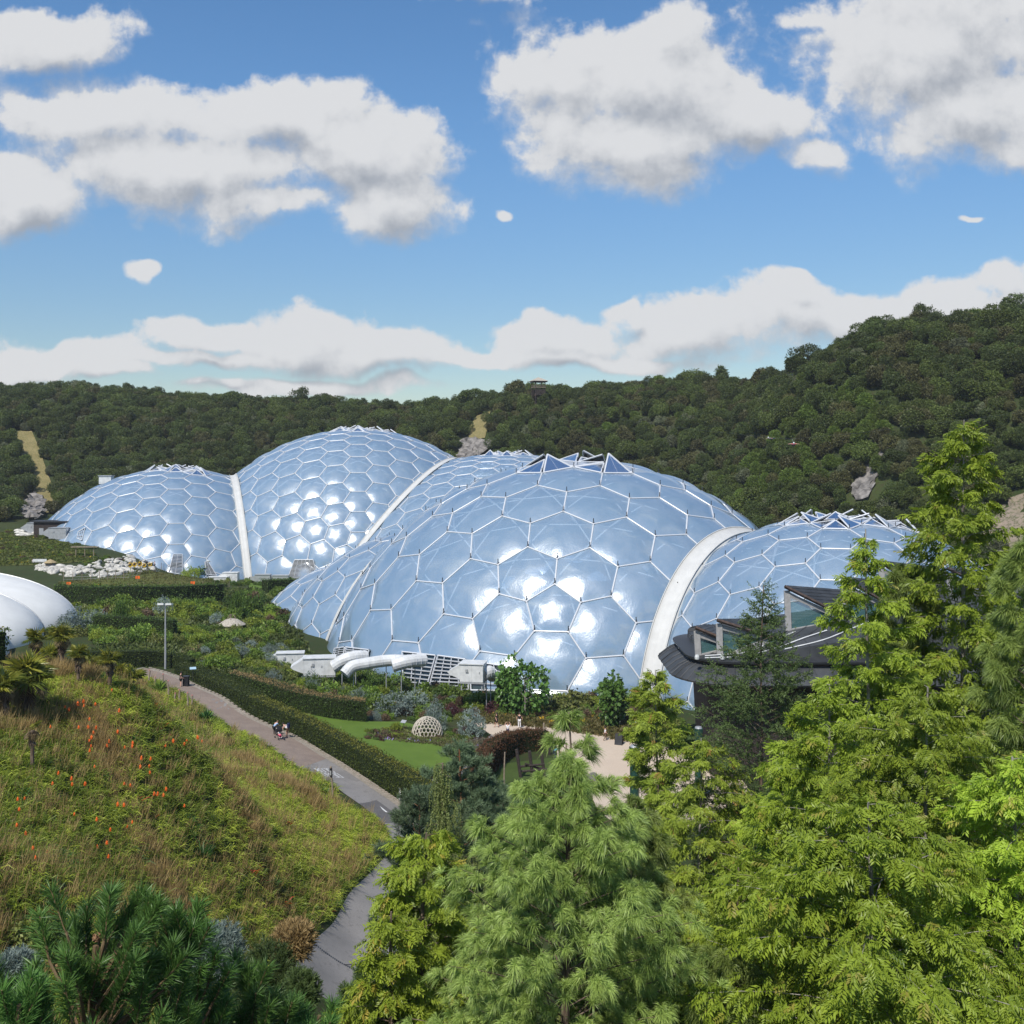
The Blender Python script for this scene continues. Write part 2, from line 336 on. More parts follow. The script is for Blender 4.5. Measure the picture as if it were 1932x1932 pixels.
def frames(D, twist=None):
    """rotation matrices whose Z column is D (k,3), with random twist"""
    D = np.asarray(D, float); D = D / (np.linalg.norm(D, axis=1)[:, None] + 1e-9); k = len(D)
    up = np.where(np.abs(D[:, 2:3]) < .95, [[0, 0, 1.]], [[1., 0, 0]])
    A = np.cross(up, D); A /= np.linalg.norm(A, axis=1)[:, None]; B = np.cross(D, A)
    t = rng.uniform(0, 2 * math.pi, k) if twist is None else np.broadcast_to(twist, (k,))
    c, s_ = np.cos(t)[:, None], np.sin(t)[:, None]
    return np.stack([A * c + B * s_, -A * s_ + B * c, D], 2)
def P(px, py, Yd): return np.array([(px - CX) / F * Yd, Yd, H - (py - HY) / F * Yd])
# ---------------------------------------------------------------- terrain
def pz(px, z, py): Yd = (H - z) / ((py - HY) / F); return ((px - CX) / F * Yd, Yd, z)
CP = []
CP += [(x, y, 0) for x, y in ((-6, 124), (4, 126), (20, 122), (35, 112), (20, 104), (35, 96), (18, 90), (55, 118), (60, 95), (30, 84), (8, 98), (70, 140), (12, 134), (30, 132))]
CP += [pz(*a) for a in ((740, 2.2, 1560), (690, 2.5, 1510), (650, 2.8, 1480), (590, 3.1, 1430), (520, 3.5, 1390), (420, 3.8, 1335), (345, 4.1, 1298), (290, 4.4, 1276), (240, 4.6, 1262))]
CP += [(-9.2, 70, 2.0), (-9.6, 62, 2.0), (-8.5, 56, 2.2), (-7.5, 48, 3.5), (-4, 60, 1.5), (0, 70, 1), (10, 66, 1)]
CP += [pz(*a) for a in ((800, 1.5, 1480), (760, 1.4, 1420), (650, 1.8, 1368), (850, .8, 1430), (900, .4, 1390), (560, 2.4, 1330), (450, 3.2, 1290))]
CP += [pz(*a) for a in ((300, 4.5, 1225), (420, 3.5, 1200), (520, 2, 1170), (450, 2.5, 1150), (200, 5, 1200), (560, 1.0, 1260), (650, .6, 1290), (800, .3, 1310), (330, 3.5, 1150), (200, 4.2, 1150), (60, 5, 1190))]
CP += [(-26.6, 55, 17), (-23, 65, 15.5), (-15, 35, 16), (-19, 50, 13.6), (-20.5, 71, 8.6), (-12, 66, 4.2), (-16.8, 76, 6.0), (-14.3, 43, 11.2), (-16.7, 37, 15.8), (-12, 58, 4.6), (-12.5, 50, 6.5), (-31, 112, 4.1), (-40, 121, 4.3),
       (-40, 60, 17), (-40, 80, 9), (-30, 85, 6.5), (-45, 98, 4.5), (-50, 40, 19), (-30, 30, 19), (-10, 22, 14), (-10, 35, 9.5), (-20, 15, 20), (-60, 130, 4.5), (-90, 140, 5), (-75, 110, 5)]
CP += [(0, 0, 22), (20, 0, 23), (-20, 0, 24), (0, 12, 16.5), (14, 14, 15), (0, 24, 10), (12, 26, 8.5), (24, 24, 11), (2, 38, 5), (14, 40, 3.5), (26, 42, 4), (0, 50, 2), (16, 54, 1), (40, 50, 5), (45, 20, 18), (60, 40, 14), (0, -40, 25), (-60, 0, 25), (60, 0, 24), (60, -40, 26), (-60, -40, 26), (85, 90, 8), (90, 60, 16), (80, 140, 6)]
CP += [(-20, 165, .5), (-40, 175, 2), (-45, 200, 1.5), (-20, 205, .2), (10, 170, 0), (40, 160, 0), (-66, 262, 0), (-40, 250, .2), (0, 250, 0), (-80, 245, 1.2), (-60, 300, 0), (-90, 290, 4)]
CP += [pz(*a) for a in ((290, 5.5, 1082), (400, 3.4, 1095), (190, 5.6, 1095), (150, 5.4, 1092), (330, 3.8, 1118), (180, 4.6, 1120), (240, 4.4, 1145), (400, 3.2, 1140))]
CP += [pz(*a) for a in ((100, 6.0, 1075), (200, 6.6, 1063), (0, 6.2, 1065), (250, 5.6, 1058), (50, 10.0, 1008), (120, 9.0, 1022), (0, 10.5, 1005), (170, 8.2, 1035))]
CP += [(-118, 272, 10.6), (-126, 292, 12), (-150, 285, 12.5)]
for px, py, Yd, th in ((-200, 715, 425, 8), (0, 718, 430, 9), (150, 716, 430, 9), (300, 730, 435, 9), (450, 742, 440, 8), (600, 745, 435, 8), (720, 756, 430, 8), (800, 768, 420, 7), (880, 762, 410, 6), (940, 752, 405, 6), (1000, 748, 400, 6), (1100, 728, 400, 8), (1200, 708, 395, 8), (1300, 706, 380, 8), (1400, 720, 360, 8),
                       (1490, 695, 315, 10), (1560, 650, 305, 10), (1700, 600, 295, 10), (1850, 575, 290, 10), (2000, 560, 285, 10)):
    q = P(px, py, Yd); q[2] -= th; CP.append(tuple(q)); CP.append((q[0] * 1.25, q[1] + 110, q[2] - 6))
CP += [(-170, 350, 18), (-100, 355, 14), (-40, 365, 10), (10, 345, 8), (50, 320, 10), (30, 280, 3), (75, 235, 10), (60, 200, 3), (95, 190, 8), (110, 165, 12), (110, 130, 14), (-190, 290, 20), (-180, 200, 10), (-130, 200, 6),
       (80, 270, 26), (120, 230, 34), (-140, 395, 36), (-60, 400, 34), (130, 180, 30), (150, 130, 34), (150, 60, 30)]
CP = np.array(CP, float)
def _k(d): return np.where(d > 1e-9, d * d * np.log(d + 1e-12), 0)
_S = 100.
_c = CP[:, :2] / _S
_K = _k(np.linalg.norm(_c[:, None] - _c[None], axis=2)) + np.eye(len(_c)) * 2e-4
_P = np.hstack([np.ones((len(_c), 1)), _c]); _A = np.block([[_K, _P], [_P.T, np.zeros((3, 3))]])
_w = np.linalg.solve(_A, np.concatenate([CP[:, 2], np.zeros(3)]))
def hgt(x, y):
    x = np.asarray(x, float); y = np.asarray(y, float); sh = np.broadcast(x, y).shape
    x = np.clip(np.broadcast_to(x, sh).ravel(), -260, 230); y = np.clip(np.broadcast_to(y, sh).ravel(), -40, 520)
    out = np.empty(len(x))
    for i in range(0, len(x), 20000):
        q = np.stack([x[i:i + 20000], y[i:i + 20000]], 1) / _S
        out[i:i + 20000] = _k(np.linalg.norm(q[:, None] - _c[None], axis=2)) @ _w[:-3] + _w[-3] + q @ _w[-2:]
    return out.reshape(sh) if sh else float(out[0])
_ts = np.concatenate([np.arange(14, 140, .5), np.arange(140, 520, 1.5)])
def Gd(px, py, y0=14, y1=520):
    """first ground point seen along the viewing direction (px,py) between depths y0 and y1"""
    m = (_ts >= y0) & (_ts <= y1); t = _ts[m]; x = (px - CX) / F * t; z = H - (py - HY) / F * t
    d = z - hgt(x, t); k = np.where(d <= 0)[0]
    if len(k) == 0: i = int(np.argmin(np.abs(d))); yv = t[i]
    else:
        i = k[0]
        yv = t[i] if i == 0 else t[i - 1] + (t[i] - t[i - 1]) * d[i - 1] / (d[i - 1] - d[i] + 1e-9)
    xv = (px - CX) / F * yv; return np.array([xv, yv, hgt(xv, yv)])
gx = np.unique(np.concatenate([np.linspace(-560, -260, 6), np.arange(-260, -70, 4), np.arange(-70, 80, 1.0), np.arange(80, 231, 4), np.linspace(230, 560, 6)]))
gy = np.unique(np.concatenate([np.linspace(-200, -40, 4), np.arange(-40, 30, 3), np.arange(30, 145, 1.0), np.arange(145, 521, 3), np.linspace(520, 900, 6)]))
GX, GY = np.meshgrid(gx, gy); GZ = hgt(GX, GY)
g = Geo(); nx = len(gx); ii, jj = np.meshgrid(np.arange(len(gy) - 1), np.arange(nx - 1), indexing='ij')
q = (ii * nx + jj).ravel(); g.add(np.stack([GX.ravel(), GY.ravel(), GZ.ravel()], 1), np.stack([q, q + 1, q + nx + 1, q + nx], 1))
tag(g.build('ground', M_ground, smooth=True), kind='structure')

def sheet(name, pts, mat, lift=.05, step=1.2, kind='structure', **kw):
    """ground-hugging sheet filling a world polygon (x,y)"""
    bm = bmesh.new(); vs = [bm.verts.new((p[0], p[1], 0)) for p in pts]; bm.faces.new(vs)
    mn = np.min(np.array(pts)[:, :2], 0); mxx = np.max(np.array(pts)[:, :2], 0)
    for ax in (0, 1):
        for c in np.arange(mn[ax] + step, mxx[ax], step):
            co = [0, 0, 0]; no = [0, 0, 0]; co[ax] = c; no[ax] = 1
            bmesh.ops.bisect_plane(bm, geom=bm.verts[:] + bm.edges[:] + bm.faces[:], plane_co=co, plane_no=no)
    for v in bm.verts: v.co.z = hgt(v.co.x, v.co.y) + lift
    bmesh.ops.recalc_face_normals(bm, faces=bm.faces[:])
    if bm.faces and sum(f.normal.z for f in bm.faces) < 0: bmesh.ops.reverse_faces(bm, faces=bm.faces[:])
    me = bpy.data.meshes.new(name); bm.to_mesh(me); bm.free(); me.materials.append(mat)
    for p in me.polygons: p.use_smooth = True
    o = link(name, me); tag(o, kind=kind, **kw); return o
def spline(pts, n=60):
    pts = np.array(pts, float); m = len(pts); out = []
    ex = np.vstack([2 * pts[0] - pts[1], pts, 2 * pts[-1] - pts[-2]])
    for s_ in np.linspace(0, m - 1, n):
        i = min(int(s_), m - 2); t = s_ - i; p0, p1, p2, p3 = ex[i:i + 4]
        out.append(.5 * ((2 * p1) + (-p0 + p2) * t + (2 * p0 - 5 * p1 + 4 * p2 - p3) * t * t + (-p0 + 3 * p1 - 3 * p2 + p3) * t ** 3))
    return np.array(out)
def ribbon(name, L, Rr, mat, lift=.05, k=5, n=90, kind='structure', cols=None):
    L = spline(L, n); Rr = spline(Rr, n); g = Geo()
    W = np.linspace(0, 1, k + 1); XY = L[:, None, :2] * (1 - W)[None, :, None] + Rr[:, None, :2] * W[None, :, None]
    Zz = hgt(XY[..., 0], XY[..., 1]) + lift
    V = np.concatenate([XY, Zz[..., None]], 2).reshape(-1, 3); a, b = np.meshgrid(np.arange(n - 1), np.arange(k), indexing='ij'); q = (a * (k + 1) + b).ravel()
    g.add(V, np.stack([q, q + 1, q + k + 2, q + k + 1], 1)); o = g.build(name, mat, smooth=True); tag(o, kind=kind); return o
def W2(lst, **k): return [Gd(a, b, **k) for a, b in lst]
RL = [(-11.0, 52.0), (-10.9, 56), (-10.7, 59), (-10.4, 62.5), (-10.1, 66.2), (-9.5, 70.4), (-8.7, 75), (-9.3, 78.3)] + [tuple(pz(*a)[:2]) for a in ((695, 2.45, 1537), (653, 2.7, 1507), (608, 3.0, 1477), (553, 3.2, 1452), (510, 3.4, 1417), (440, 3.7, 1375), (378, 3.95, 1335), (320, 4.2, 1297), (280, 4.4, 1280), (240, 4.6, 1266))]
RR = [(-6.6, 52.0), (-6.5, 56), (-6.2, 59), (-5.8, 62.5), (-5.3, 66), (-4.8, 70), (-4.5, 75), (-6.0, 80.5)] + [tuple(pz(*a)[:2]) for a in ((753, 2.2, 1511), (705, 2.5, 1480), (658, 2.75, 1450), (608, 3.0, 1421), (558, 3.25, 1392), (483, 3.6, 1355), (420, 3.85, 1322), (365, 4.1, 1292), (325, 4.3, 1274), (270, 4.6, 1258))]
road = ribbon('road', RL, RR, M_asph, .05, 6, 140)
tL, tR = spline(RL, 140), spline(RR, 140)
def sub(a, b, i0, i1, lift, name, mat, n=60):
    A = tL * (1 - a) + tR * a; B = tL * (1 - b) + tR * b; return ribbon(name, A[i0:i1], B[i0:i1], mat, lift, 4, n)
sub(.02, .98, 88, 139, .056, 'road_worn_section', M_asph_old)
sub(.0, .60, 60, 70, .056, 'road_repair_patch', M_patch)
sub(.90, 1.08, 56, 138, .06, 'kerb_gravel_edge', M_kerb, 120)
# kerb stones as a real step
g = Geo(); K = tR + (tR - tL) / np.linalg.norm(tR - tL, axis=1)[:, None] * .35
for i in range(57, 138):
    a, b = K[i], K[i + 1] if i < 138 else K[i]; m_ = (a + b) / 2; L_ = np.linalg.norm(b - a); an = math.atan2(b[1] - a[1], b[0] - a[0])
    for kk in range(max(1, int(L_ / .7))):
        t = (kk + .5) / max(1, int(L_ / .7)); c = a * (1 - t) + b * t
        g.box((c[0], c[1], hgt(c[0], c[1]) + .05 + rng.uniform(-.02, .02)), (.62, .16, .22), an)
tag(g.build('kerb', M_kerb), kind='structure')
# drain grating across the foot of the road
tq = [(-10.9, 57.4), (-7.3, 57.4)]
g = Geo()
for i in range(40):
    x = -11.1 + i * 4.0 / 40; g.box((x, 57.4, hgt(x, 57.4) + .065), (.06, .16, .02))
g.box((-9.1, 57.4, hgt(-9.1, 57.4) + .06), (4.0, .04, .03)); tag(g.build('drain_grating', M_dark), 'rusty drain grating set across the foot of the road', 'drain')
plaza = [tuple(Gd(a, b, 70)[:2]) for a, b in ((880, 1358), (985, 1364), (1050, 1371), (1105, 1382), (1160, 1392), (1200, 1404), (1270, 1412), (1370, 1430), (1420, 1500), (1300, 1560), (1190, 1570), (1130, 1535), (1115, 1500), (1085, 1476), (1062, 1455), (1052, 1432), (1050, 1404), (985, 1407), (945, 1398), (925, 1386))]
sheet('plaza', plaza, M_sand, .05)
path = [tuple(Gd(a, b, 70)[:2]) for a, b in ((930, 1384), (960, 1403), (915, 1428), (880, 1452), (850, 1490), (800, 1530), (765, 1560), (745, 1545), (752, 1508), (785, 1478), (830, 1458), (880, 1425))]
sheet('path', path, M_asph, .04)
lawn = [tuple(Gd(a, b, 70)[:2]) for a, b in ((560, 1338), (640, 1352), (700, 1362), (760, 1362), (830, 1380), (900, 1408), (925, 1424), (880, 1440), (830, 1462), (795, 1468), (770, 1470), (690, 1430), (600, 1375))]
sheet('lawn', lawn, M_lawn, .045)
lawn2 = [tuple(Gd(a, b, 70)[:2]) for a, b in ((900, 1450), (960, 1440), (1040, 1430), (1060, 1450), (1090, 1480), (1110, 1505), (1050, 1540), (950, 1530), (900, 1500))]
sheet('small_lawn', lawn2, groundmat('shade_tinted_lawn', ((.055, .09, .02), (.07, .11, .025), (.06, .08, .025)), .5, 6, .4), .03)  # hedge shade is painted into this lawn as a darker green
mound = [tuple(Gd(a, b, 150)[:2]) for a, b in ((110, 1098), (170, 1094), (230, 1086), (290, 1080), (340, 1082), (400, 1096), (412, 1110), (380, 1122), (200, 1124), (120, 1122))]
sheet('grass_mound', mound, M_mound, .10, 2.5)
flowerslope = [tuple(Gd(a, b, 200)[:2]) for a, b in ((-60, 1004), (60, 1008), (100, 1018), (150, 1036), (178, 1044), (190, 1060), (100, 1066), (0, 1068), (-60, 1068))]
sheet('meadow_slope', flowerslope, M_mound, .10, 2.5)
field = [tuple(Gd(a, b, 150)[:2]) for a, b in ((470, 1100), (560, 1098), (590, 1106), (560, 1118), (520, 1120), (470, 1112))]
sheet('allotment_grass', field, M_lawn, .08, 2.5)
# painted words on the road, readable for traffic coming down the hill
GL = {'D': [(0, 0, 0, 6), (0, 6, 2, 6), (2, 6, 3, 5), (3, 5, 3, 1), (3, 1, 2, 0), (2, 0, 0, 0)], 'E': [(0, 0, 0, 6), (0, 6, 3, 6), (0, 3, 2.4, 3), (0, 0, 3, 0)],
      'A': [(0, 0, 1.5, 6), (1.5, 6, 3, 0), (.6, 2.2, 2.4, 2.2)], 'S': [(3, 5.2, 2.4, 6), (2.4, 6, .6, 6), (.6, 6, 0, 5), (0, 5, 0, 4), (0, 4, 3, 2), (3, 2, 3, 1), (3, 1, 2.4, 0), (2.4, 0, .6, 0), (.6, 0, 0, .8)],
      'L': [(0, 6, 0, 0), (0, 0, 3, 0)], 'O': [(0, 1, 0, 5), (0, 5, .8, 6), (.8, 6, 2.2, 6), (2.2, 6, 3, 5), (3, 5, 3, 1), (3, 1, 2.2, 0), (2.2, 0, .8, 0), (.8, 0, 0, 1)], 'W': [(0, 6, .8, 0), (.8, 0, 1.5, 4), (1.5, 4, 2.2, 0), (2.2, 0, 3, 6)]}
cA = np.array(pz(600, 2.95, 1450)[:2]); cB = np.array(pz(633, 2.85, 1468)[:2]); along = (cB - cA) / np.linalg.norm(cB - cA)   # up direction of the letters
rt = np.array([along[1], -along[0]])     # reader's right
def word(txt, c, g):
    hgt_, wd = 1.15, .30
    for i, ch in enumerate(txt):
        for (x0, y0, x1, y1) in GL[ch]:
            def W(x, y): q = c + rt * ((i - (len(txt) - 1) / 2) * wd * 1.42 + (x / 3 - .5) * wd) + along * ((y / 6 - .5) * hgt_); return q
            a, b = W(x0, y0), W(x1, y1); d = b - a; L_ = np.linalg.norm(d); d = d / L_; nn = np.array([-d[1], d[0]]) * .045; a = a - d * .03; b = b + d * .03
            V = [(*(p), hgt(*p) + .068) for p in (a - nn, b - nn, b + nn, a + nn)]; g.add(V, [[0, 1, 2, 3]])
g = Geo(); cM = np.array(pz(619, 2.9, 1462)[:2]); word('SLOW', cM - along * .68, g); word('DEAD', cM + along * .68, g); tag(g.build('road_marking', M_paint), 'white painted words DEAD SLOW on the grey road', 'road marking')
a_ = Gd(735, 1552, 60); g = Geo(); g.box((-10.1, 83.0, hgt(-10.1, 83.) + .07), (.12, 1.6, .01), .5)
tag(g.build('painted_line', M_paint), 'short white painted dash at the bend of the road', 'road marking')

# ---------------------------------------------------------------- geodesic domes
def icof(n):
    t = (1 + 5 ** .5) / 2
    V = np.array([(-1, t, 0), (1, t, 0), (-1, -t, 0), (1, -t, 0), (0, -1, t), (0, 1, t), (0, -1, -t), (0, 1, -t), (t, 0, -1), (t, 0, 1), (-t, 0, -1), (-t, 0, 1)], float); V /= np.linalg.norm(V[0])
    Fc = [(0, 11, 5), (0, 5, 1), (0, 1, 7), (0, 7, 10), (0, 10, 11), (1, 5, 9), (5, 11, 4), (11, 10, 2), (10, 7, 6), (7, 1, 8), (3, 9, 4), (3, 4, 2), (3, 2, 6), (3, 6, 8), (3, 8, 9), (4, 9, 5), (2, 4, 11), (6, 2, 10), (8, 6, 7), (9, 8, 1)]
    idx = {}; P_ = []; T = []
    def vid(p):
        p = p / np.linalg.norm(p); k = tuple(np.round(p, 5) + 0.)
        if k not in idx: idx[k] = len(P_); P_.append(p)
        return idx[k]
    for a, b, c in Fc:
        gr = {(i, j): vid(V[a] * (n - i - j) + V[b] * i + V[c] * j) for i in range(n + 1) for j in range(n + 1 - i)}
        for i in range(n):
            for j in range(n - i):
                T.append((gr[i, j], gr[i + 1, j], gr[i, j + 1]))
                if i + j < n - 1: T.append((gr[i + 1, j], gr[i + 1, j + 1], gr[i, j + 1]))
    return np.array(P_), T, V
def rot_to(V0, V1, d0, up):
    """rotation taking icosa vertex V0 to d0, with neighbour direction V1 projected on 'up'"""
    z0 = V0 / np.linalg.norm(V0); x0 = V1 - z0 * (V1 @ z0); x0 /= np.linalg.norm(x0); A = np.stack([x0, np.cross(z0, x0), z0], 1)
    z1 = d0 / np.linalg.norm(d0); x1 = up - z1 * (up @ z1); x1 /= np.linalg.norm(x1); B = np.stack([x1, np.cross(z1, x1), z1], 1)
    return B @ A.T
DOME = {'D': (np.array([10.8, 170, -12.8]), 41.9, 6), 'E': (np.array([43.6, 142.8, -8.4]), 29.94, 6), 'F': (np.array([-16.2, 185, -7.9]), 24.4, 5), 'G': (np.array([-30., 208, -14]), 23., 5),
        'A': (np.array([-92.1, 290.5, -18.2]), 44.6, 8), 'B': (np.array([-44.3, 305., -13.7]), 51.06, 9), 'C': (np.array([-1.42, 296.7, -40.]), 70.29, 13)}
def radical(a, b):
    (ca, ra, _), (cb, rb, _) = DOME[a], DOME[b]; d = cb - ca; L_ = np.linalg.norm(d); ax = d / L_; s_ = (L_ * L_ + ra * ra - rb * rb) / (2 * L_)
    return ca + ax * s_, ax, math.sqrt(max(0, ra * ra - s_ * s_))
CUT = {'D': ['E', 'F'], 'E': ['D'], 'F': ['D', 'G'], 'G': ['F'], 'A': ['B'], 'B': ['A', 'C'], 'C': ['B']}
ARW = {'DE': 1.25, 'AB': .95, 'BC': .75, 'FD': .3, 'GF': .3}
VENT = {'A': (2, .95), 'B': (2, .95), 'C': (2, .95), 'D': (1, .95), 'E': (1, .95), 'F': (0, 1), 'G': (0, 1)}
def hitS(dn, px, py):
    c, r, _ = DOME[dn]; d = np.array([(px - CX) / F, 1, -(py - HY) / F]); d /= np.linalg.norm(d); c0 = c - np.array([0, 0, H]); t = d @ c0; h = r * r - (c0 @ c0 - t * t)
    return d * (t - math.sqrt(max(h, 0))) + np.array([0, 0, H])
def make_dome(dn, parent, nr, es, tube_r, label, inner=True, vent_sep=True):
    c, r, n = DOME[dn]; Pv, T, IV = icof(n)
    if dn == 'D':
        d0 = (hitS('D', 1043, 1150) - c) / r; up = np.array([0, 0, 1.]); ang = R(36)
        nb = IV[11]; z0 = IV[0]
        Rm = rot_to(IV[0], IV[11], d0, up)
        ca, sa = math.cos(ang), math.sin(ang); K = np.array([[0, -d0[2], d0[1]], [d0[2], 0, -d0[0]], [-d0[1], d0[0], 0]]); Rm = (np.eye(3) + sa * K + (1 - ca) * K @ K) @ Rm
    else:
        toc = -c * np.array([1, 1, 0]); Rm = rot_to(IV[0], IV[11], np.array([0, 0, 1.]), toc / np.linalg.norm(toc))
    Pv = Pv @ Rm.T
    Fcen = np.array([Pv[list(t)].sum(0) for t in T]); Fcen /= np.linalg.norm(Fcen, axis=1)[:, None]
    ring = [[] for _ in Pv]
    for i, t in enumerate(T):
        for v in t: ring[v].append(i)
    planes = []
    for o in CUT[dn]:
        pc, ax, hh = radical(dn, o); planes.append((pc, ax))
    def inside(p, eps=0.0): return all((p - pc) @ ax < eps for pc, ax in planes) and p[2] > -1.2
    def gz(p): return hgt(p[0], p[1])
    root = empty('biome_dome', c, 0); root.parent = parent; tag(root, label)
    # cells near the zenith become opened vents
    zen = np.array([0, 0, 1.]); cell_d = np.arccos(np.clip(Pv @ zen, -1, 1)); order = np.argsort(cell_d)
    nv = {0: 0, 1: 3 if dn == 'D' else 7, 2: 7}[VENT[dn][0]]; ventcells = set(order[:nv].tolist())
    V, Q = [], []; E = set(); cnt = 0; g = Geo()
    for vi, rg in enumerate(ring):
        ctr = Pv[vi]; a = np.cross(ctr, [0.3, .5, .8]); a /= np.linalg.norm(a); b = np.cross(ctr, a)
        rg = sorted(rg, key=lambda f: math.atan2((Fcen[f] - ctr) @ b, (Fcen[f] - ctr) @ a)); ring[vi] = rg
        cs = Fcen[rg] * r; wc = cs + c
        if not any(inside(p) for p in wc): continue
        if wc[:, 2].max() < -1 or (dn == 'C' and wc[:, 1].max() > 312): continue
        for k in range(len(rg)): E.add(tuple(sorted((rg[k], rg[(k + 1) % len(rg)]))))
        if vi in ventcells: continue
        mid = cs.mean(0); rad = np.linalg.norm(cs - mid, axis=1).mean(); hb = rad * .15
        Ep = np.concatenate([[cs[k] * (1 - s_) + cs[(k + 1) % len(cs)] * s_ for s_ in np.arange(es) / es] for k in range(len(cs))]); m = len(Ep)
        ts = np.linspace(0, 1, nr + 1)[1:]; VV = [mid + ctr * hb]
        for t in ts: VV += list(mid + (Ep - mid) * t + ctr * hb * (1 - t ** 2.2))
        T_ = [[0, 1 + j, 1 + (j + 1) % m] for j in range(m)]
        for i in range(nr - 1):
            for j in range(m): a_, b_, c_, d_ = 1 + i * m + j, 1 + i * m + (j + 1) % m, 1 + (i + 1) * m + (j + 1) % m, 1 + (i + 1) * m + j; T_ += [[a_, d_, c_], [a_, c_, b_]]
        g.add(np.array(VV), T_)
    o = g.build('foil_cladding', M_foil, root, True)
    bm = bmesh.new(); bm.from_mesh(o.data)
    for (pc, ax), o_ in zip(planes, CUT[dn]): bmesh.ops.bisect_plane(bm, geom=bm.verts[:] + bm.edges[:] + bm.faces[:], plane_co=Vector(pc - c - ax * ARW.get(dn + o_, ARW.get(o_ + dn, .3)) * .93), plane_no=Vector(ax), clear_outer=True)
    bmesh.ops.bisect_plane(bm, geom=bm.verts[:] + bm.edges[:] + bm.faces[:], plane_co=Vector((0, 0, -1.0 - c[2])), plane_no=Vector((0, 0, -1)), clear_outer=True)
    bmesh.ops.recalc_face_normals(bm, faces=bm.faces[:]); bm.to_mesh(o.data); bm.free()
    def clipseg(a, b):
        for pc, ax in planes:
            da, db = (a + c - pc) @ ax, (b + c - pc) @ ax
            if da > 0 and db > 0: return None
            if da > 0: a = a + (b - a) * da / (da - db)
            elif db > 0: b = b + (a - b) * db / (db - da)
        if a[2] + c[2] < -1 and b[2] + c[2] < -1: return None
        return a, b
    S = [clipseg(Fcen[i] * (r + .06), Fcen[j] * (r + .06)) for i, j in E]; S = [x for x in S if x is not None]
    g = Geo(); g.segs([a for a, b in S], [b for a, b in S], tube_r, 6)
    nodes = np.array([Fcen[i] for e in E for i in e]); nodes = np.unique(np.round(nodes, 6), axis=0)
    nodes = np.array([p for p in nodes if inside(p * r + c, -.3) and p[2] * r + c[2] > 0])
    g.segs(nodes * (r + .02), nodes * (r + .06) + nodes * tube_r * 1.1, tube_r * 1.9, 6)
    if nr >= 6: g.segs(nodes * (r + .1) + np.array([0, 0, tube_r]), nodes * (r + .1) + np.array([0, 0, tube_r * 6.5]), tube_r * .5, 4, 1)
    g.build('hexagon_frame', [M_frame, M_dark], root)
    if inner:
        ee = set()
        for t in T:
            for k in range(3): ee.add(tuple(sorted((t[k], t[(k + 1) % 3]))))
        ri = r - 1.3 if r < 60 else r - 1
        S = []
        def md(i, j): return (Pv[i] + Pv[j]) / np.linalg.norm(Pv[i] + Pv[j])
        for ti, (i, j, k) in enumerate(T):
            m3 = [md(i, j) * ri, md(j, k) * ri, md(k, i) * ri]
            S += [clipseg(m3[0], m3[1]), clipseg(m3[1], m3[2]), clipseg(m3[2], m3[0])] + [clipseg(q, Fcen[ti] * (r - .1)) for q in m3]
        S = [x for x in S if x is not None]
        g = Geo(); g.segs([a for a, b in S], [b for a, b in S], tube_r * 1.1, 4); g.build("inner_truss", M_truss, root)
    for vi in ventcells:
        rg = ring[vi]; cs = Fcen[rg] * r; mid = cs.mean(0)
        if not inside(mid + c, -3): continue
        gg = None if vent_sep else Geo()
        for k in range(len(cs)):
            a, b = cs[k], cs[(k + 1) % len(cs)]; hg = b - a; hg = hg / np.linalg.norm(hg)
            ap = mid; up = ap - (a + b) / 2; th = R(rng.uniform(8, 18) if (k + vi) % 3 else rng.uniform(20, 34)); nrm = (a + b) / 2 / r
            inw = up - hg * (up @ hg); L_ = np.linalg.norm(inw); inw /= L_
            apx = (a + b) / 2 + (inw * math.cos(th) + nrm * math.sin(th)) * L_
            gq = Geo() if vent_sep else gg; off = nrm * .1
            q3 = np.array([a + hg * .25 + off, b - hg * .25 + off, apx + off])
            gq.add(np.vstack([q3, q3 + nrm * .06]), [[0, 1, 2], [3, 5, 4]], 1)
            gq.segs(q3, q3[[1, 2, 0]], tube_r * 1.25, 5, 0)
            m2 = (q3[0] + q3[1]) / 2; gq.segs([m2], [q3[2]], tube_r * .6, 4, 0)
            if vent_sep: gq.build('roof_vent', [M_frame, M_foil], root)
        if not vent_sep: gg.build('roof_vent', [M_frame, M_foil], root)
    return root
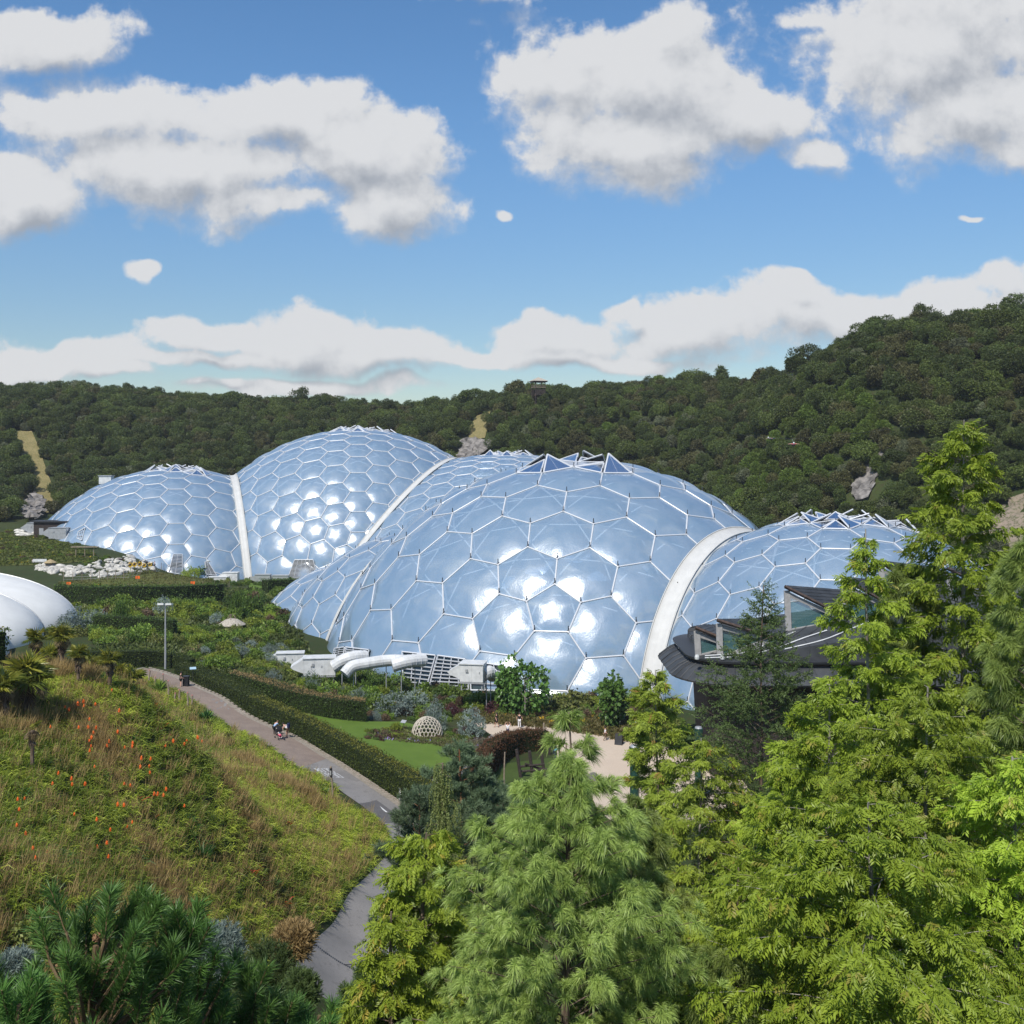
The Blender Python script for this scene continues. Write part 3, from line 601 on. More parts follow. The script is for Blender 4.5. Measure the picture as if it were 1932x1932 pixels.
def arch(a, b, parent, wd, name='gutter_arch', z0=-1.):
    pc, ax, hh = radical(a, b); (ca, ra, _), (cb, rb, _) = DOME[a], DOME[b]
    v = np.array([0, 0, 1.]) - ax * ax[2]; v /= np.linalg.norm(v); u = np.cross(v, ax); g = Geo(); n = 120
    V = []; ok = []
    for th in np.linspace(-math.pi, math.pi, n):
        rd = u * math.sin(th) + v * math.cos(th); row = []
        for s_, (cc, rr) in ((-wd, (ca, ra)), (-wd * .92, (ca, ra)), (0, None) if False else (-wd * .3, (ca, ra)), (wd * .3, (cb, rb)), (wd * .92, (cb, rb)), (wd, (cb, rb))):
            dd = abs((pc + ax * s_ - cc) @ ax); oo = pc + ax * s_; cperp = cc + ax * ((oo - cc) @ ax)
            rr2 = math.sqrt(max(rr * rr - dd * dd, 0)); e = .62 if abs(s_) < wd * .95 else -.5
            sag = .30 * (1 - (s_ / wd) ** 2)
            row.append(cperp + rd * (rr2 + e + sag * .4))
        V.append(row); ok.append(max(p[2] for p in row) > z0)
    V = np.array(V); m = V.shape[1]
    for i in range(n - 1):
        if ok[i] and ok[i + 1]:
            q = np.vstack([V[i], V[i + 1]]); g.add(q, [[j, j + 1, m + j + 1, m + j] for j in range(m - 1)])
            for j in (1, m - 2): g.segs([V[i][j]], [V[i + 1][j]], .09, 4)
    return g.build(name, M_membrane, parent, True)
med = empty('temperate_greenhouse', (10, 165, 0), 0, 'nearest chain of foil bubble domes, big hexagons, behind the plaza garden', 'greenhouse')
med.location = (0, 0, 0)
make_dome('D', med, 7, 4, .115, 'largest near dome with a pentagon facing the plaza'); make_dome('E', med, 6, 4, .095, 'smaller dome on the right with six-sided cells'); make_dome('F', med, 6, 4, .085, 'small dome partly hidden on the left')
make_dome('G', med, 4, 3, .1, 'low outermost dome edge', inner=False)
arch('D', 'E', med, 1.25); arch('F', 'D', med, .35); arch('G', 'F', med, .35)
trop = empty('tropical_greenhouse', (0, 0, 0), 0, 'far chain of tall foil bubble domes below the wooded hill', 'greenhouse')
make_dome('A', trop, 5, 3, .13, 'leftmost far dome', vent_sep=False); make_dome('B', trop, 5, 3, .14, 'tallest far dome', vent_sep=False); make_dome('C', trop, 5, 3, .13, 'far dome half hidden behind the near one', vent_sep=False)
arch('A', 'B', trop, .95); arch('B', 'C', trop, .75)

def louvre(dn, quad, parent, nv, nh, off=.35, drop=None, name='louvre_panel'):
    """glazed louvre panel against a dome; quad = corners (top-left, top-right, bottom-right, bottom-left)"""
    c, r, _ = DOME[dn]; pts = [hitS(dn, *q) for q in quad]; cn = (sum(pts) / 4 - c); cn[2] *= .3; cn /= np.linalg.norm(cn)
    pts = [p + cn * off for p in pts]
    def B(s_, t): return (pts[0] * (1 - s_) + pts[1] * s_) * (1 - t) + (pts[3] * (1 - s_) + pts[2] * s_) * t
    root = Geo(); k = nh * 2
    gl = Geo(); gl.add([B(0, 0) - cn * .25, B(1, 0) - cn * .25, B(1, 1) - cn * .25, B(0, 1) - cn * .25], [[0, 3, 2, 1]])
    o = gl.build(name, M_glass, parent)
    fr = Geo()
    for i in range(nv + 1): fr.segs([B(i / nv, 0)], [B(i / nv, 1)], .09 if i in (0, nv) else .06, 5)
    for t in (0, 1): fr.segs([B(0, t)], [B(1, t)], .12, 5)
    fr.build('frame', M_frame, o)
    sl_ = Geo()
    for j in range(1, nh): 
        t = j / nh; a, b = B(0, t), B(1, t); up = np.array([0, 0, .07])
        sl_.add([a + up, b + up, b + cn * .16 - up, a + cn * .16 - up], [[0, 1, 2, 3]])
    sl_.build('slats', M_grey, o)
    return o
louvre('B', ((557, 1056), (592, 1056), (601, 1094), (543, 1094)), trop, 5, 16, .5); louvre('B', ((513, 1086), (538, 1086), (545, 1100), (507, 1100)), trop, 4, 6, .5)
louvre('A', ((327, 1046), (344, 1046), (344, 1084), (318, 1080)), trop, 2, 14, .5); louvre('A', ((386, 1060), (393, 1062), (408, 1086), (388, 1084)), trop, 2, 10, .5); louvre('A', ((150, 1004), (163, 996), (157, 1020), (148, 1016)), trop, 3, 3, .5)
louvre('D', ((641, 1224), (660, 1221), (655, 1262), (632, 1262)), med, 2, 10, .8); louvre('D', ((662, 1221), (706, 1226), (694, 1268), (660, 1266)), med, 3, 11, .8)
louvre('D', ((766, 1229), (829, 1236), (812, 1297), (768, 1292)), med, 3, 8, .8); louvre('D', ((832, 1236), (884, 1243), (890, 1300), (815, 1298)), med, 4, 9, .8); louvre('D', ((890, 1246), (958, 1256), (974, 1302), (893, 1301)), med, 3, 4, .8)
# ---------------------------------------------------------------- vegetation templates
def quad_leaf(L=.2, Wd=.08, bend=.2):
    V = np.array([[0, 0, 0], [Wd / 2, L * .45, bend * L * .3], [0, L, -bend * L * .3], [-Wd / 2, L * .45, bend * L * .3]]); return V, np.array([[0, 1, 2], [0, 2, 3]])
def clump_tpl(n=5, s=1.0, seed=0, asp=.55):
    r_ = np.random.default_rng(seed); V, T = [], []
    for i in range(n):
        d = r_.normal(size=3); d /= np.linalg.norm(d); a = np.cross(d, r_.normal(size=3)); a /= np.linalg.norm(a)
        o = r_.normal(size=3) * .35 * s; L_ = s * r_.uniform(.6, 1.1); w_ = L_ * asp
        k = len(V) ; V += [o, o + d * L_ * .5 + a * w_ * .5, o + d * L_, o + d * L_ * .5 - a * w_ * .5]; T += [[k, k + 1, k + 2], [k, k + 2, k + 3]]
    return np.array(V), np.array(T)
def lumpy(n, rx, ry, rz, seed, lumps=9, flat=-.35, jit=.28):
    """points on the outside of a lumpy crown (with outward directions)"""
    r_ = np.random.default_rng(seed); C = r_.normal(size=(lumps, 3)); C /= np.linalg.norm(C, axis=1)[:, None]; C *= r_.uniform(.35, .62, (lumps, 1)); C[:, 2] = C[:, 2] * .8 + .05
    rad = r_.uniform(.32, .55, lumps); i = r_.integers(0, lumps, n * 3); D = r_.normal(size=(n * 3, 3)); D /= np.linalg.norm(D, axis=1)[:, None]
    Pp = C[i] + D * (rad[i] * (1 - np.abs(r_.normal(size=n * 3)) * jit))[:, None]
    dd = np.linalg.norm(Pp[:, None] - C[None], axis=2) / rad[None]; keep = (dd.min(1) > .62) & (Pp[:, 2] > flat)
    Pp, D = Pp[keep][:n], D[keep][:n]; return Pp * np.array([rx, ry, rz]), D
def crown_geo(seed, rx, ry, rz, n, leaf, asp=.55, lumps=9, nl=3, zoff=None, flat=-.5):
    Pp, D = lumpy(n, rx, ry, rz, seed, lumps, flat); k = len(Pp); Dd = D + rng.normal(size=(k, 3)) * .8
    Dd[:, 2] += .25; v = np.clip(rng.normal(.5, .22, k) , 0, 1); g = Geo(); S = rng.uniform(.7, 1.3, k)[:, None, None]
    if zoff is not None: Pp = Pp + np.array([0, 0, zoff])
    g.inst(clump_tpl(nl, leaf, seed, asp), frames(Dd) * S, Pp, v); return g
def trunk_geo(h, r0, r1=.03, limbs=5, spread=1.5, lean=.15, seed=0, k=6, z0=-.8):
    r_ = np.random.default_rng(seed); g = Geo(); n = 6; z = np.linspace(z0, h, n); x = np.cumsum(r_.normal(size=n) * lean * .4); y = np.cumsum(r_.normal(size=n) * lean * .4); x -= x[0]; y -= y[0]
    Pt = np.stack([x, y, z], 1); g.tube(Pt, np.linspace(r0, r1, n), k)
    for i in range(limbs):
        t = r_.uniform(.35, .9); b = Pt[0] * (1 - t) + Pt[-1] * t; b[0] = np.interp(b[2], z, x); b[1] = np.interp(b[2], z, y); a = r_.uniform(0, 6.28); L_ = spread * r_.uniform(.6, 1.1)
        e = b + np.array([math.cos(a) * L_, math.sin(a) * L_, L_ * r_.uniform(.3, .9)]); m_ = (b + e) / 2 + r_.normal(size=3) * .1 * L_
        g.tube([b, m_, e], [r0 * .4, r0 * .25, .02], 5)
    return g
def scatter_nodes(ob, srcs):
    gn = bpy.data.node_groups.new(ob.name + '_scatter', 'GeometryNodeTree'); gn.interface.new_socket('Geometry', in_out='INPUT', socket_type='NodeSocketGeometry'); gn.interface.new_socket('Geometry', in_out='OUTPUT', socket_type='NodeSocketGeometry')
    A = NT(gn); gi = A.new('NodeGroupInput'); go = A.new('NodeGroupOutput'); jn = A.new('GeometryNodeJoinGeometry')
    an = A.new('GeometryNodeInputNamedAttribute', data_type='INT'); an.inputs[0].default_value = 'kindno'
    asz = A.new('GeometryNodeInputNamedAttribute', data_type='FLOAT_VECTOR'); asz.inputs[0].default_value = 'siz'
    art = A.new('GeometryNodeInputNamedAttribute', data_type='FLOAT_VECTOR'); art.inputs[0].default_value = 'rot'
    for k, ch in enumerate(srcs):
        cmp_ = A.new('FunctionNodeCompare', data_type='INT', operation='EQUAL'); A.l.new(an.outputs[0], cmp_.inputs[2]); cmp_.inputs[3].default_value = k
        oi = A.new('GeometryNodeObjectInfo', transform_space='ORIGINAL'); oi.inputs[0].default_value = ch
        ip = A.new('GeometryNodeInstanceOnPoints'); A.l.new(gi.outputs[0], ip.inputs[0]); A.l.new(cmp_.outputs[0], ip.inputs['Selection']); A.l.new(oi.outputs['Geometry'], ip.inputs['Instance'])
        A.l.new(art.outputs[0], ip.inputs['Rotation']); A.l.new(asz.outputs[0], ip.inputs['Scale']); A.l.new(ip.outputs[0], jn.inputs[0])
    A.l.new(jn.outputs[0], go.inputs[0]); md = ob.modifiers.new('scatter', 'NODES'); md.node_group = gn
def scatter(name, items, srcs, label, cat):
    """one mass of plants nobody could count: items = (kind, loc, scale, rot)"""
    me = bpy.data.meshes.new(name); me.vertices.add(len(items)); me.vertices.foreach_set('co', np.array([i[1] for i in items], np.float32).ravel())
    at = me.attributes.new('kindno', 'INT', 'POINT'); at.data.foreach_set('value', np.array([i[0] for i in items], np.int32))
    at = me.attributes.new('siz', 'FLOAT_VECTOR', 'POINT'); at.data.foreach_set('vector', np.array([i[2] for i in items], np.float32).ravel())
    at = me.attributes.new('rot', 'FLOAT_VECTOR', 'POINT'); at.data.foreach_set('vector', np.array([(0, 0, i[3]) for i in items], np.float32).ravel())
    o = link(name, me); scatter_nodes(o, srcs); tag(o, label, cat, kind='stuff'); return o
# ---------------------------------------------------------------- hillside wood
wood_protos = []
hm = [L_hill1, L_hill2, L_hill3, L_hill4, L_hill5]
zone_lbl = []
def make_wood_tree(i, mat, rx, rz, th, n=1900, leaf=.50):
    root = empty('woodland_tree', (0, 0, 0)); tr = trunk_geo(th + rz * .5, .22, .05, 6, rx * .6, .3, i, 5, -1.5); tr.build('trunk', M_barkgrey if i % 2 else M_bark, root)
    cg = crown_geo(100 + i, rx, rx * .9, rz, n, leaf, .55, 5 + i % 4 * 3, 3, th + rz * .5, -.7); cg.build('crown', mat, root); return root
specs = [(L_hill1, 4.6, 4.4, 2.5), (L_hill2, 4.2, 4.0, 2.2), (L_hill3, 3.8, 3.4, 1.8), (L_hill1, 3.6, 4.6, 2.8), (L_hill2, 5.0, 4.2, 2.0), (L_hill4, 3.6, 3.2, 1.4), (L_hill5, 3.4, 3.3, 1.8), (L_hill3, 4.4, 3.8, 2.0), (L_hill1, 4.9, 3.9, 1.8)]
specs += [(L_hill1, 4.0, 3.6, 1.6), (L_hill2, 3.6, 3.3, 1.6)]
WP = [make_wood_tree(i, *s_) for i, s_ in enumerate(specs)]
wt = np.array([.14, .15, .12, .09, .13, .05, .05, .10, .07, .05, .05]); wt = wt / wt.sum()
# clearings in the wood: rock faces, scree and dry grass strips (ground positions)
CLEAR = []
def clearing(name, poly, mat, kind, label, cat, y0=150, lift=.5, rough=0.0):
    pts = [tuple(Gd(a, b, y0)[:2]) for a, b in poly]; CLEAR.append(np.array(pts))
    o = sheet(name, pts, mat, lift, 1.4 if rough else 3.0, kind=kind)
    if kind != 'structure': 
        if 'kind' in o: del o['kind']
    if label: tag(o, label, cat)
    if rough:
        me = o.data; co = np.empty(len(me.vertices) * 3); me.vertices.foreach_get('co', co); co = co.reshape(-1, 3); co += rng.normal(size=co.shape) * rough; me.vertices.foreach_set('co', co.ravel())
        for p in me.polygons: p.use_smooth = False
    return o
def inpoly(x, y, poly):
    c = False; n = len(poly)
    for i in range(n):
        x1, y1 = poly[i]; x2, y2 = poly[i - 1]
        if (y1 > y) != (y2 > y) and x < (x2 - x1) * (y - y1) / (y2 - y1 + 1e-12) + x1: c = not c
    return c
clearing('rock_face', ((858, 840), (880, 832), (930, 832), (926, 850), (900, 868), (866, 872)), M_rock, 'thing', 'grey bare rock face behind the top of the far domes', 'rock face', 300, 1.0, .45)
clearing('dry_grass_strip', ((884, 812), (900, 786), (925, 778), (922, 800), (915, 828), (885, 832)), M_dry, 'structure', None, None, 300, .4)
clearing('grass_strip', ((22, 815), (60, 815), (75, 850), (105, 930), (112, 968), (82, 970), (60, 900), (35, 850)), M_dry, 'structure', None, None, 290, .4)
clearing('rock_face', ((40, 950), (60, 938), (82, 948), (84, 975), (72, 992), (48, 985)), M_rock, 'thing', 'dark grey boulder face at the left end of the far dome', 'rock face', 285, 1.5, .55)
clearing('scree_slope', ((1618, 905), (1640, 880), (1658, 840), (1678, 842), (1664, 880), (1650, 910), (1640, 945), (1612, 948), (1606, 925)), M_rock, 'thing', 'grey scree gully on the right wooded hillside', 'scree', 180, .8, .32)
clearing('bare_bank', ((1860, 990), (1900, 950), (1940, 930), (1960, 1010), (1900, 1060), (1850, 1040)), groundmat('bare_bank', ((.30, .24, .19), (.24, .20, .15), (.10, .11, .05))), 'structure', None, None, 130, .5, .3)
def toPx(p): return CX + F * p[0] / p[1], HY - F * (p[2] - H) / p[1]
def in_dome(x, y, pad=2.5):
    for k, (c, r, _) in DOME.items():
        zz = hgt(x, y) + 1
        rr = math.sqrt(max(r * r - (zz - c[2]) ** 2, 0)) if abs(zz - c[2]) < r else 0
        if (x - c[0]) ** 2 + (y - c[1]) ** 2 < (rr + pad) ** 2: return True
    return False
cand = []
xs, ys = [], []
sp = 3.45
for y in np.arange(150, 500, sp):
    for x in np.arange(-250, 215, sp):
        xx, yy_ = x + rng.uniform(-.42, .42) * sp, y + rng.uniform(-.42, .42) * sp
        px = CX + F * xx / yy_
        if px < -140 or px > 2080: continue
        if px < 1400 and yy_ < (325 if px < 880 else 325 - (px - 880) * .19) and not (px < 110 and yy_ > 285): continue
        if px >= 1400 and yy_ < 165 + max(0, (1750 - px)) * .17: continue
        xs.append(xx); ys.append(yy_)
xs, ys = np.array(xs), np.array(ys); zs = hgt(xs, ys)
# visible test on coarse terrain: keep those whose top is not hidden
pxs = CX + F * xs / ys; pys = HY - F * (zs + 6 - H) / ys
keep = []
hz = np.full(2400, 1e9)
for i in np.argsort(ys):
    b = int((pxs[i] + 200)); lo, hi = max(0, b - 6), b + 7
    if pys[i] > hz[lo:hi].min() + 12: continue
    keep.append(i); hz[lo:hi] = np.minimum(hz[lo:hi], pys[i] - 0)
keep = [i for i in keep if not in_dome(xs[i], ys[i]) and not any(inpoly(xs[i], ys[i], q) for q in CLEAR)]
# trees standing just below a clearing would hide it: leave a gap towards the viewer
def hides(i):
    for q in CLEAR:
        cx_, cy_ = q.mean(0); pc = CX + F * cx_ / cy_
        wpx = (q[:, 0] / q[:, 1]).ptp() * F if hasattr(q, 'ptp') else np.ptp(q[:, 0] / q[:, 1]) * F
        zc = hgt(cx_, cy_); pyc = HY - F * (zc - H) / cy_; lowpy = (HY - F * (hgt(q[:, 0], q[:, 1]) - H) / q[:, 1]).max()
        pyb = HY - F * (zs[i] - H) / ys[i]
        if ys[i] < q[:, 1].min() + 2 and abs(pxs[i] - pc) < wpx * .42 + 3 and pys[i] < lowpy - 6 and pyb < lowpy + 16: return True
    return False
keep = [i for i in keep if not hides(i) and not (abs(pxs[i] - 1016) < 17 and 360 < ys[i] < 412 and pys[i] < 752)]
size = F * 9 / ys[keep]; near = np.argsort(ys[keep])
pick = rng.choice(len(specs), len(keep), p=wt); patch = np.sin(xs[keep] * .045 + 1.3) * np.cos(ys[keep] * .05 + xs[keep] * .02)
for j, i in enumerate(keep):
    if (pxs[i] > 1150) and patch[j] > .60 and rng.random() < .65: pick[j] = 5
# individuals: the ones on the skyline and those that show largest
sky_score = np.array([hz[max(0, int(pxs[i] + 200) - 4):int(pxs[i] + 200) + 5].min() >= pys[i] - 1 for i in keep])
ordr = sorted(range(len(keep)), key=lambda j: (-int(sky_score[j]) * .6 - F * 6 / ys[keep[j]] / 60))
indiv = ordr[:290]; rest = ordr[290:]
cols = ['very dark green', 'mid green', 'olive brown', 'dark upright', 'broad mid-green', 'bright lime green', 'silvery grey', 'spreading olive', 'low wide dark', 'rounded dark', 'rounded mid green']
used = set()
def zone(px, sk):
    for lim, nm in ((130, 'at the far left edge'), (300, 'above the leftmost far dome'), (470, 'left of the tallest far dome'), (700, 'above the tallest far dome'), (880, 'left of the grey rock face'), (1000, 'beside the lookout tower'),
                    (1150, 'right of the lookout tower'), (1300, 'above the largest near dome'), (1450, 'above the dip in the right ridge'), (1620, 'left of the scree gully'), (1800, 'right of the scree gully'), (9999, 'by the right edge')):
        if px < lim: return nm + (' on the skyline' if sk else ' on the wooded slope')
for j in indiv:
    i = keep[j]; k = pick[j]; s_ = rng.uniform(.55, 1.1) * (.74 if ys[i] < 260 else .92) * (rng.uniform(.8, 1.35) if sky_score[j] else 1); sz = (s_ * rng.uniform(.9, 1.15), s_ * rng.uniform(.9, 1.15), s_ * rng.uniform(.85, 1.15))
    szn = 'small' if s_ < .62 else ('large' if s_ > .85 else 'medium')
    lbl = '%s %s tree %s' % (szn, cols[k], zone(pxs[i], bool(sky_score[j]))); loc = (xs[i], ys[i], zs[i] - .5)
    gr_ = '%s %s trees %s' % (szn, cols[k], zone(pxs[i], bool(sky_score[j])))
    if k not in used:
        used.add(k); o = WP[k]; o.location = loc; o.rotation_euler = (0, 0, rng.uniform(0, 6.28)); o.scale = sz; tag(o, lbl, 'tree', gr_)
    else: dup(WP[k], loc, rng.uniform(0, 6.28), sz, lbl, gr_, 'tree')
for k in range(len(specs)):
    if k not in used: WP[k].location = (150 + 8 * k, 400, 40); tag(WP[k], 'tree behind the ridge of the wooded hill', 'tree', 'hidden trees')
# the remaining wood as one mass: geometry nodes instances of the same crowns
me = bpy.data.meshes.new('woodland'); rest_i = [keep[j] for j in rest]
extra = []
co = np.stack([xs[rest_i], ys[rest_i], zs[rest_i] - .5], 1).astype(np.float32)
me.vertices.add(len(co)); me.vertices.foreach_set('co', co.ravel())
at = me.attributes.new('kindno', 'INT', 'POINT'); at.data.foreach_set('value', pick[rest].astype(np.int32))
at = me.attributes.new('siz', 'FLOAT_VECTOR', 'POINT'); sv = rng.uniform(.55, .95, (len(co), 1)) * rng.uniform(.9, 1.12, (len(co), 3)) * np.where(co[:, 1:2] < 260, .8, .95); at.data.foreach_set('vector', sv.astype(np.float32).ravel())
at = me.attributes.new('rot', 'FLOAT_VECTOR', 'POINT'); rv = np.zeros((len(co), 3), np.float32); rv[:, 2] = rng.uniform(0, 6.28, len(co)); at.data.foreach_set('vector', rv.ravel())
wo = link('woodland', me); tag(wo, 'dense mixed wood covering the quarry hillsides', 'wood', kind='stuff')
scatter_nodes(wo, [[c for c in WP[k].children if c.name.startswith('crown')][0] for k in range(len(specs))])
print('wood trees', len(keep))
# two trees one can pick out on the right skyline
def big_tree(px, py_top, Yd, rx, rz, mat, lbl, seed, base=None):
    ysr = np.arange(Yd, Yd + 75, 2.); xr = (px - CX) / F * ysr; hh_ = (H - (py_top - HY) / F * ysr) - hgt(xr, ysr); Yd = float(ysr[int(np.argmin(np.abs(hh_ - 1.9 * rz - 1.5)))])
    x = (px - CX) / F * Yd; zt = H - (py_top - HY) / F * Yd; zb = hgt(x, Yd); th = zt - zb - 1.6 * rz
    root = empty('broadleaf_tree', (x, Yd, zb)); trunk_geo(max(th, 1) + rz * .6, .3, .06, 8, rx * .7, .4, seed, 6, -1.5).build('trunk', M_barkgrey, root)
    crown_geo(seed, rx, rx, rz, 2600, .45, .6, 12, 3, max(th, 1) + rz * .6).build('crown', mat, root); tag(root, lbl, 'tree'); return root
big_tree(1522, 640, 262, 6.2, 5.6, L_hill1, 'large dark spreading tree at the foot of the right skyline', 301)
big_tree(1500, 668, 255, 3.6, 3.4, L_hill1, 'dark tree leaning out lowest on the right skyline', 302)
big_tree(1640, 600, 268, 5.2, 4.6, L_hill1, 'dark round tree on the rise of the right skyline', 303)
big_tree(1880, 568, 250, 5.4, 5.0, L_hill2, 'light green tall tree near the right edge of the skyline', 304)
big_tree(440, 736, 395, 5.5, 4.0, L_hill1, 'dark dome-shaped tree above the tallest far dome', 305)
big_tree(610, 738, 395, 5.0, 4.2, L_hill1, 'dark round tree on the skyline left of the lookout tower', 306)

# ---------------------------------------------------------------- garden shrubs
SH = {}
def shrub_tpl(key, mat, n=420, leaf=.24, asp=.5, lumps=8, flat=-.25, rz=.9, seed=1):
    g = crown_geo(seed, 1.15, 1.15, rz, n, leaf, asp, lumps, 3, .35, flat); me_o = g.build('shrub', mat); SH[key] = [me_o, False]
defs = dict(green=(L_g1, 420, .22), deep=(L_g2, 460, .22), lime=(L_g3, 360, .2), olive=(L_g4, 420, .2), brown=(L_g5, 300, .2), purple=(L_g6, 300, .2), blue=(L_blue, 520, .15), fine=(L_fine, 520, .14), green2=(L_g1, 320, .3), deep2=(L_g2, 360, .28), hedge=(L_hedge, 500, .15))
for i, (k, v) in enumerate(defs.items()): shrub_tpl(k, v[0], v[1], v[2], seed=20 + i, asp=.35 if k in ('blue', 'fine') else .5)
names = dict(green='leafy green', deep='deep green', lime='lime green', olive='olive green', brown='browning seed-headed', purple='dark purple-leaved', blue='blue-grey', fine='fine-leaved yellow green', green2='broad-leaved green', deep2='dark glossy', hedge='clipped dark')
def shrub(key, loc, r, h=None, lbl=None, group=None, name='shrub', cat='shrub'):
    h = r if h is None else h; o, us = SH[key]; s_ = (r, r * rng.uniform(.85, 1.1), h); rz = rng.uniform(0, 6.28)
    if not us:
        SH[key][1] = True; o.location = loc; o.scale = s_; o.rotation_euler = (0, 0, rz); tag(o, lbl, cat, group); return o
    c = o.copy(); sc.collection.objects.link(c); c.location = loc; c.scale = s_; c.rotation_euler = (0, 0, rz)
    for kk in ('group',):
        if kk in c and not group: del c[kk]
    c.name = name; tag(c, lbl, cat, group); return c
MASS = []; SK = list(SH)
def fill(px0, py0, px1, py1, n, keys, rpx, where, y0=60, hs=(.8, 1.3), avoid=(), single=None):
    """planting in a bed: the front ones as single shrubs, the dense remainder joins one planting mass"""
    if single is None: single = max(3, int(n * .22))
    for q_ in range(int(n * 1.9)):
        px, py = rng.uniform(px0, px1), rng.uniform(py0, py1)
        if any(inpoly(px, py, a) for a in avoid): continue
        p = Gd(px, py, y0)
        if in_dome(p[0], p[1], .8): continue
        k = keys[rng.integers(len(keys))]; r = rng.uniform(*rpx) / F * p[1]
        if q_ < single: shrub(k, (p[0], p[1], p[2] - .15 * r), r, r * rng.uniform(*hs) * 1.15, '%s shrub %s' % (names[k], where), '%s shrubs %s' % (names[k], where))
        else: MASS.append((SK.index(k), (p[0], p[1], p[2] - .15 * r), (r * .95, r * rng.uniform(.8, 1.05), r * rng.uniform(*hs)), rng.uniform(0, 6.28)))
lawn_px = ((540, 1330), (640, 1345), (700, 1358), (790, 1362), (850, 1385), (905, 1410), (1000, 1400), (1000, 1480), (560, 1480))
# between the lamp and the far hedge, rows from back to front
fill(170, 1128, 540, 1150, 44, ['green', 'deep', 'olive', 'green2', 'deep2', 'brown'], (10, 17), 'below the dark hedge at the foot of the mound')
fill(150, 1150, 540, 1185, 60, ['green', 'deep', 'olive', 'green2', 'lime', 'fine', 'brown'], (11, 20), 'behind the street lamp')
fill(170, 1185, 540, 1215, 44, ['green', 'deep', 'olive', 'green2', 'lime', 'fine'], (11, 20), 'around the street lamp')
fill(360, 1215, 560, 1262, 40, ['green', 'lime', 'deep', 'blue', 'green2', 'olive'], (10, 18), 'right of the street lamp')
fill(600, 1262, 900, 1286, 60, ['green', 'deep', 'olive', 'lime', 'blue'], (14, 21), 'between the ducts and the hedge', hs=(.9, 1.3))
fill(480, 1240, 700, 1275, 40, ['green', 'lime', 'deep', 'olive', 'fine'], (10, 18), 'in front of the white air units', hs=(.6, .95))
fill(560, 1272, 900, 1296, 60, ['green', 'deep', 'blue', 'olive', 'green2', 'deep2', 'lime'], (12, 20), 'under the glazed louvres', hs=(.7, 1.0))
fill(560, 1292, 900, 1345, 80, ['green', 'deep', 'green2', 'olive', 'deep2', 'brown', 'lime', 'blue'], (11, 20), 'between the inner hedge and the near dome', avoid=(lawn_px,))
fill(700, 1345, 905, 1362, 26, ['green', 'olive', 'deep', 'brown', 'blue', 'purple'], (9, 15), 'behind the wicker shelter')
fill(900, 1300, 1290, 1335, 66, ['olive', 'green2', 'deep', 'brown', 'green', 'fine', 'blue'], (12, 22), 'in the tall border at the dome foot', hs=(.9, 1.4))
fill(900, 1335, 1240, 1362, 46, ['brown', 'olive', 'purple', 'green', 'deep2', 'brown'], (9, 16), 'along the back of the plaza', hs=(.7, 1.1), avoid=(((880, 1350), (1000, 1358), (1100, 1372), (1230, 1400), (880, 1400)),))
fill(690, 1375, 905, 1398, 42, ['olive', 'green', 'brown', 'lime', 'deep', 'purple'], (7, 12), 'in the curved bed beside the lawn', hs=(.5, .8))
fill(1190, 1360, 1300, 1410, 24, ['lime', 'green', 'olive', 'fine', 'brown'], (10, 18), 'at the right side of the plaza')
fill(395, 1096, 560, 1106, 14, ['green', 'deep', 'olive'], (7, 11), 'at the foot of the tall far dome', y0=150)
fill(0, 1000, 180, 1062, 110, ['green', 'olive', 'lime', 'green', 'deep', 'brown'], (4, 9), 'on the flowery slope left of the far dome', y0=150, hs=(.4, .7), single=4)
fill(150, 1050, 300, 1068, 30, ['deep', 'green', 'purple', 'brown'], (4, 8), 'on top of the pale rock wall', y0=150, hs=(.5, .8), single=4)
fill(20, 1150, 190, 1200, 24, ['green', 'deep', 'olive', 'fine', 'lime'], (12, 20), 'beside the white tent roof', y0=110)
def one(key, px, py, r, h, lbl, name='shrub', cat='shrub', y0=60):
    p = Gd(px, py, y0); rr = r / F * p[1]; return shrub(key, (p[0], p[1], p[2] - .1 * rr), rr, h / F * p[1] * .8, lbl, None, name, cat)
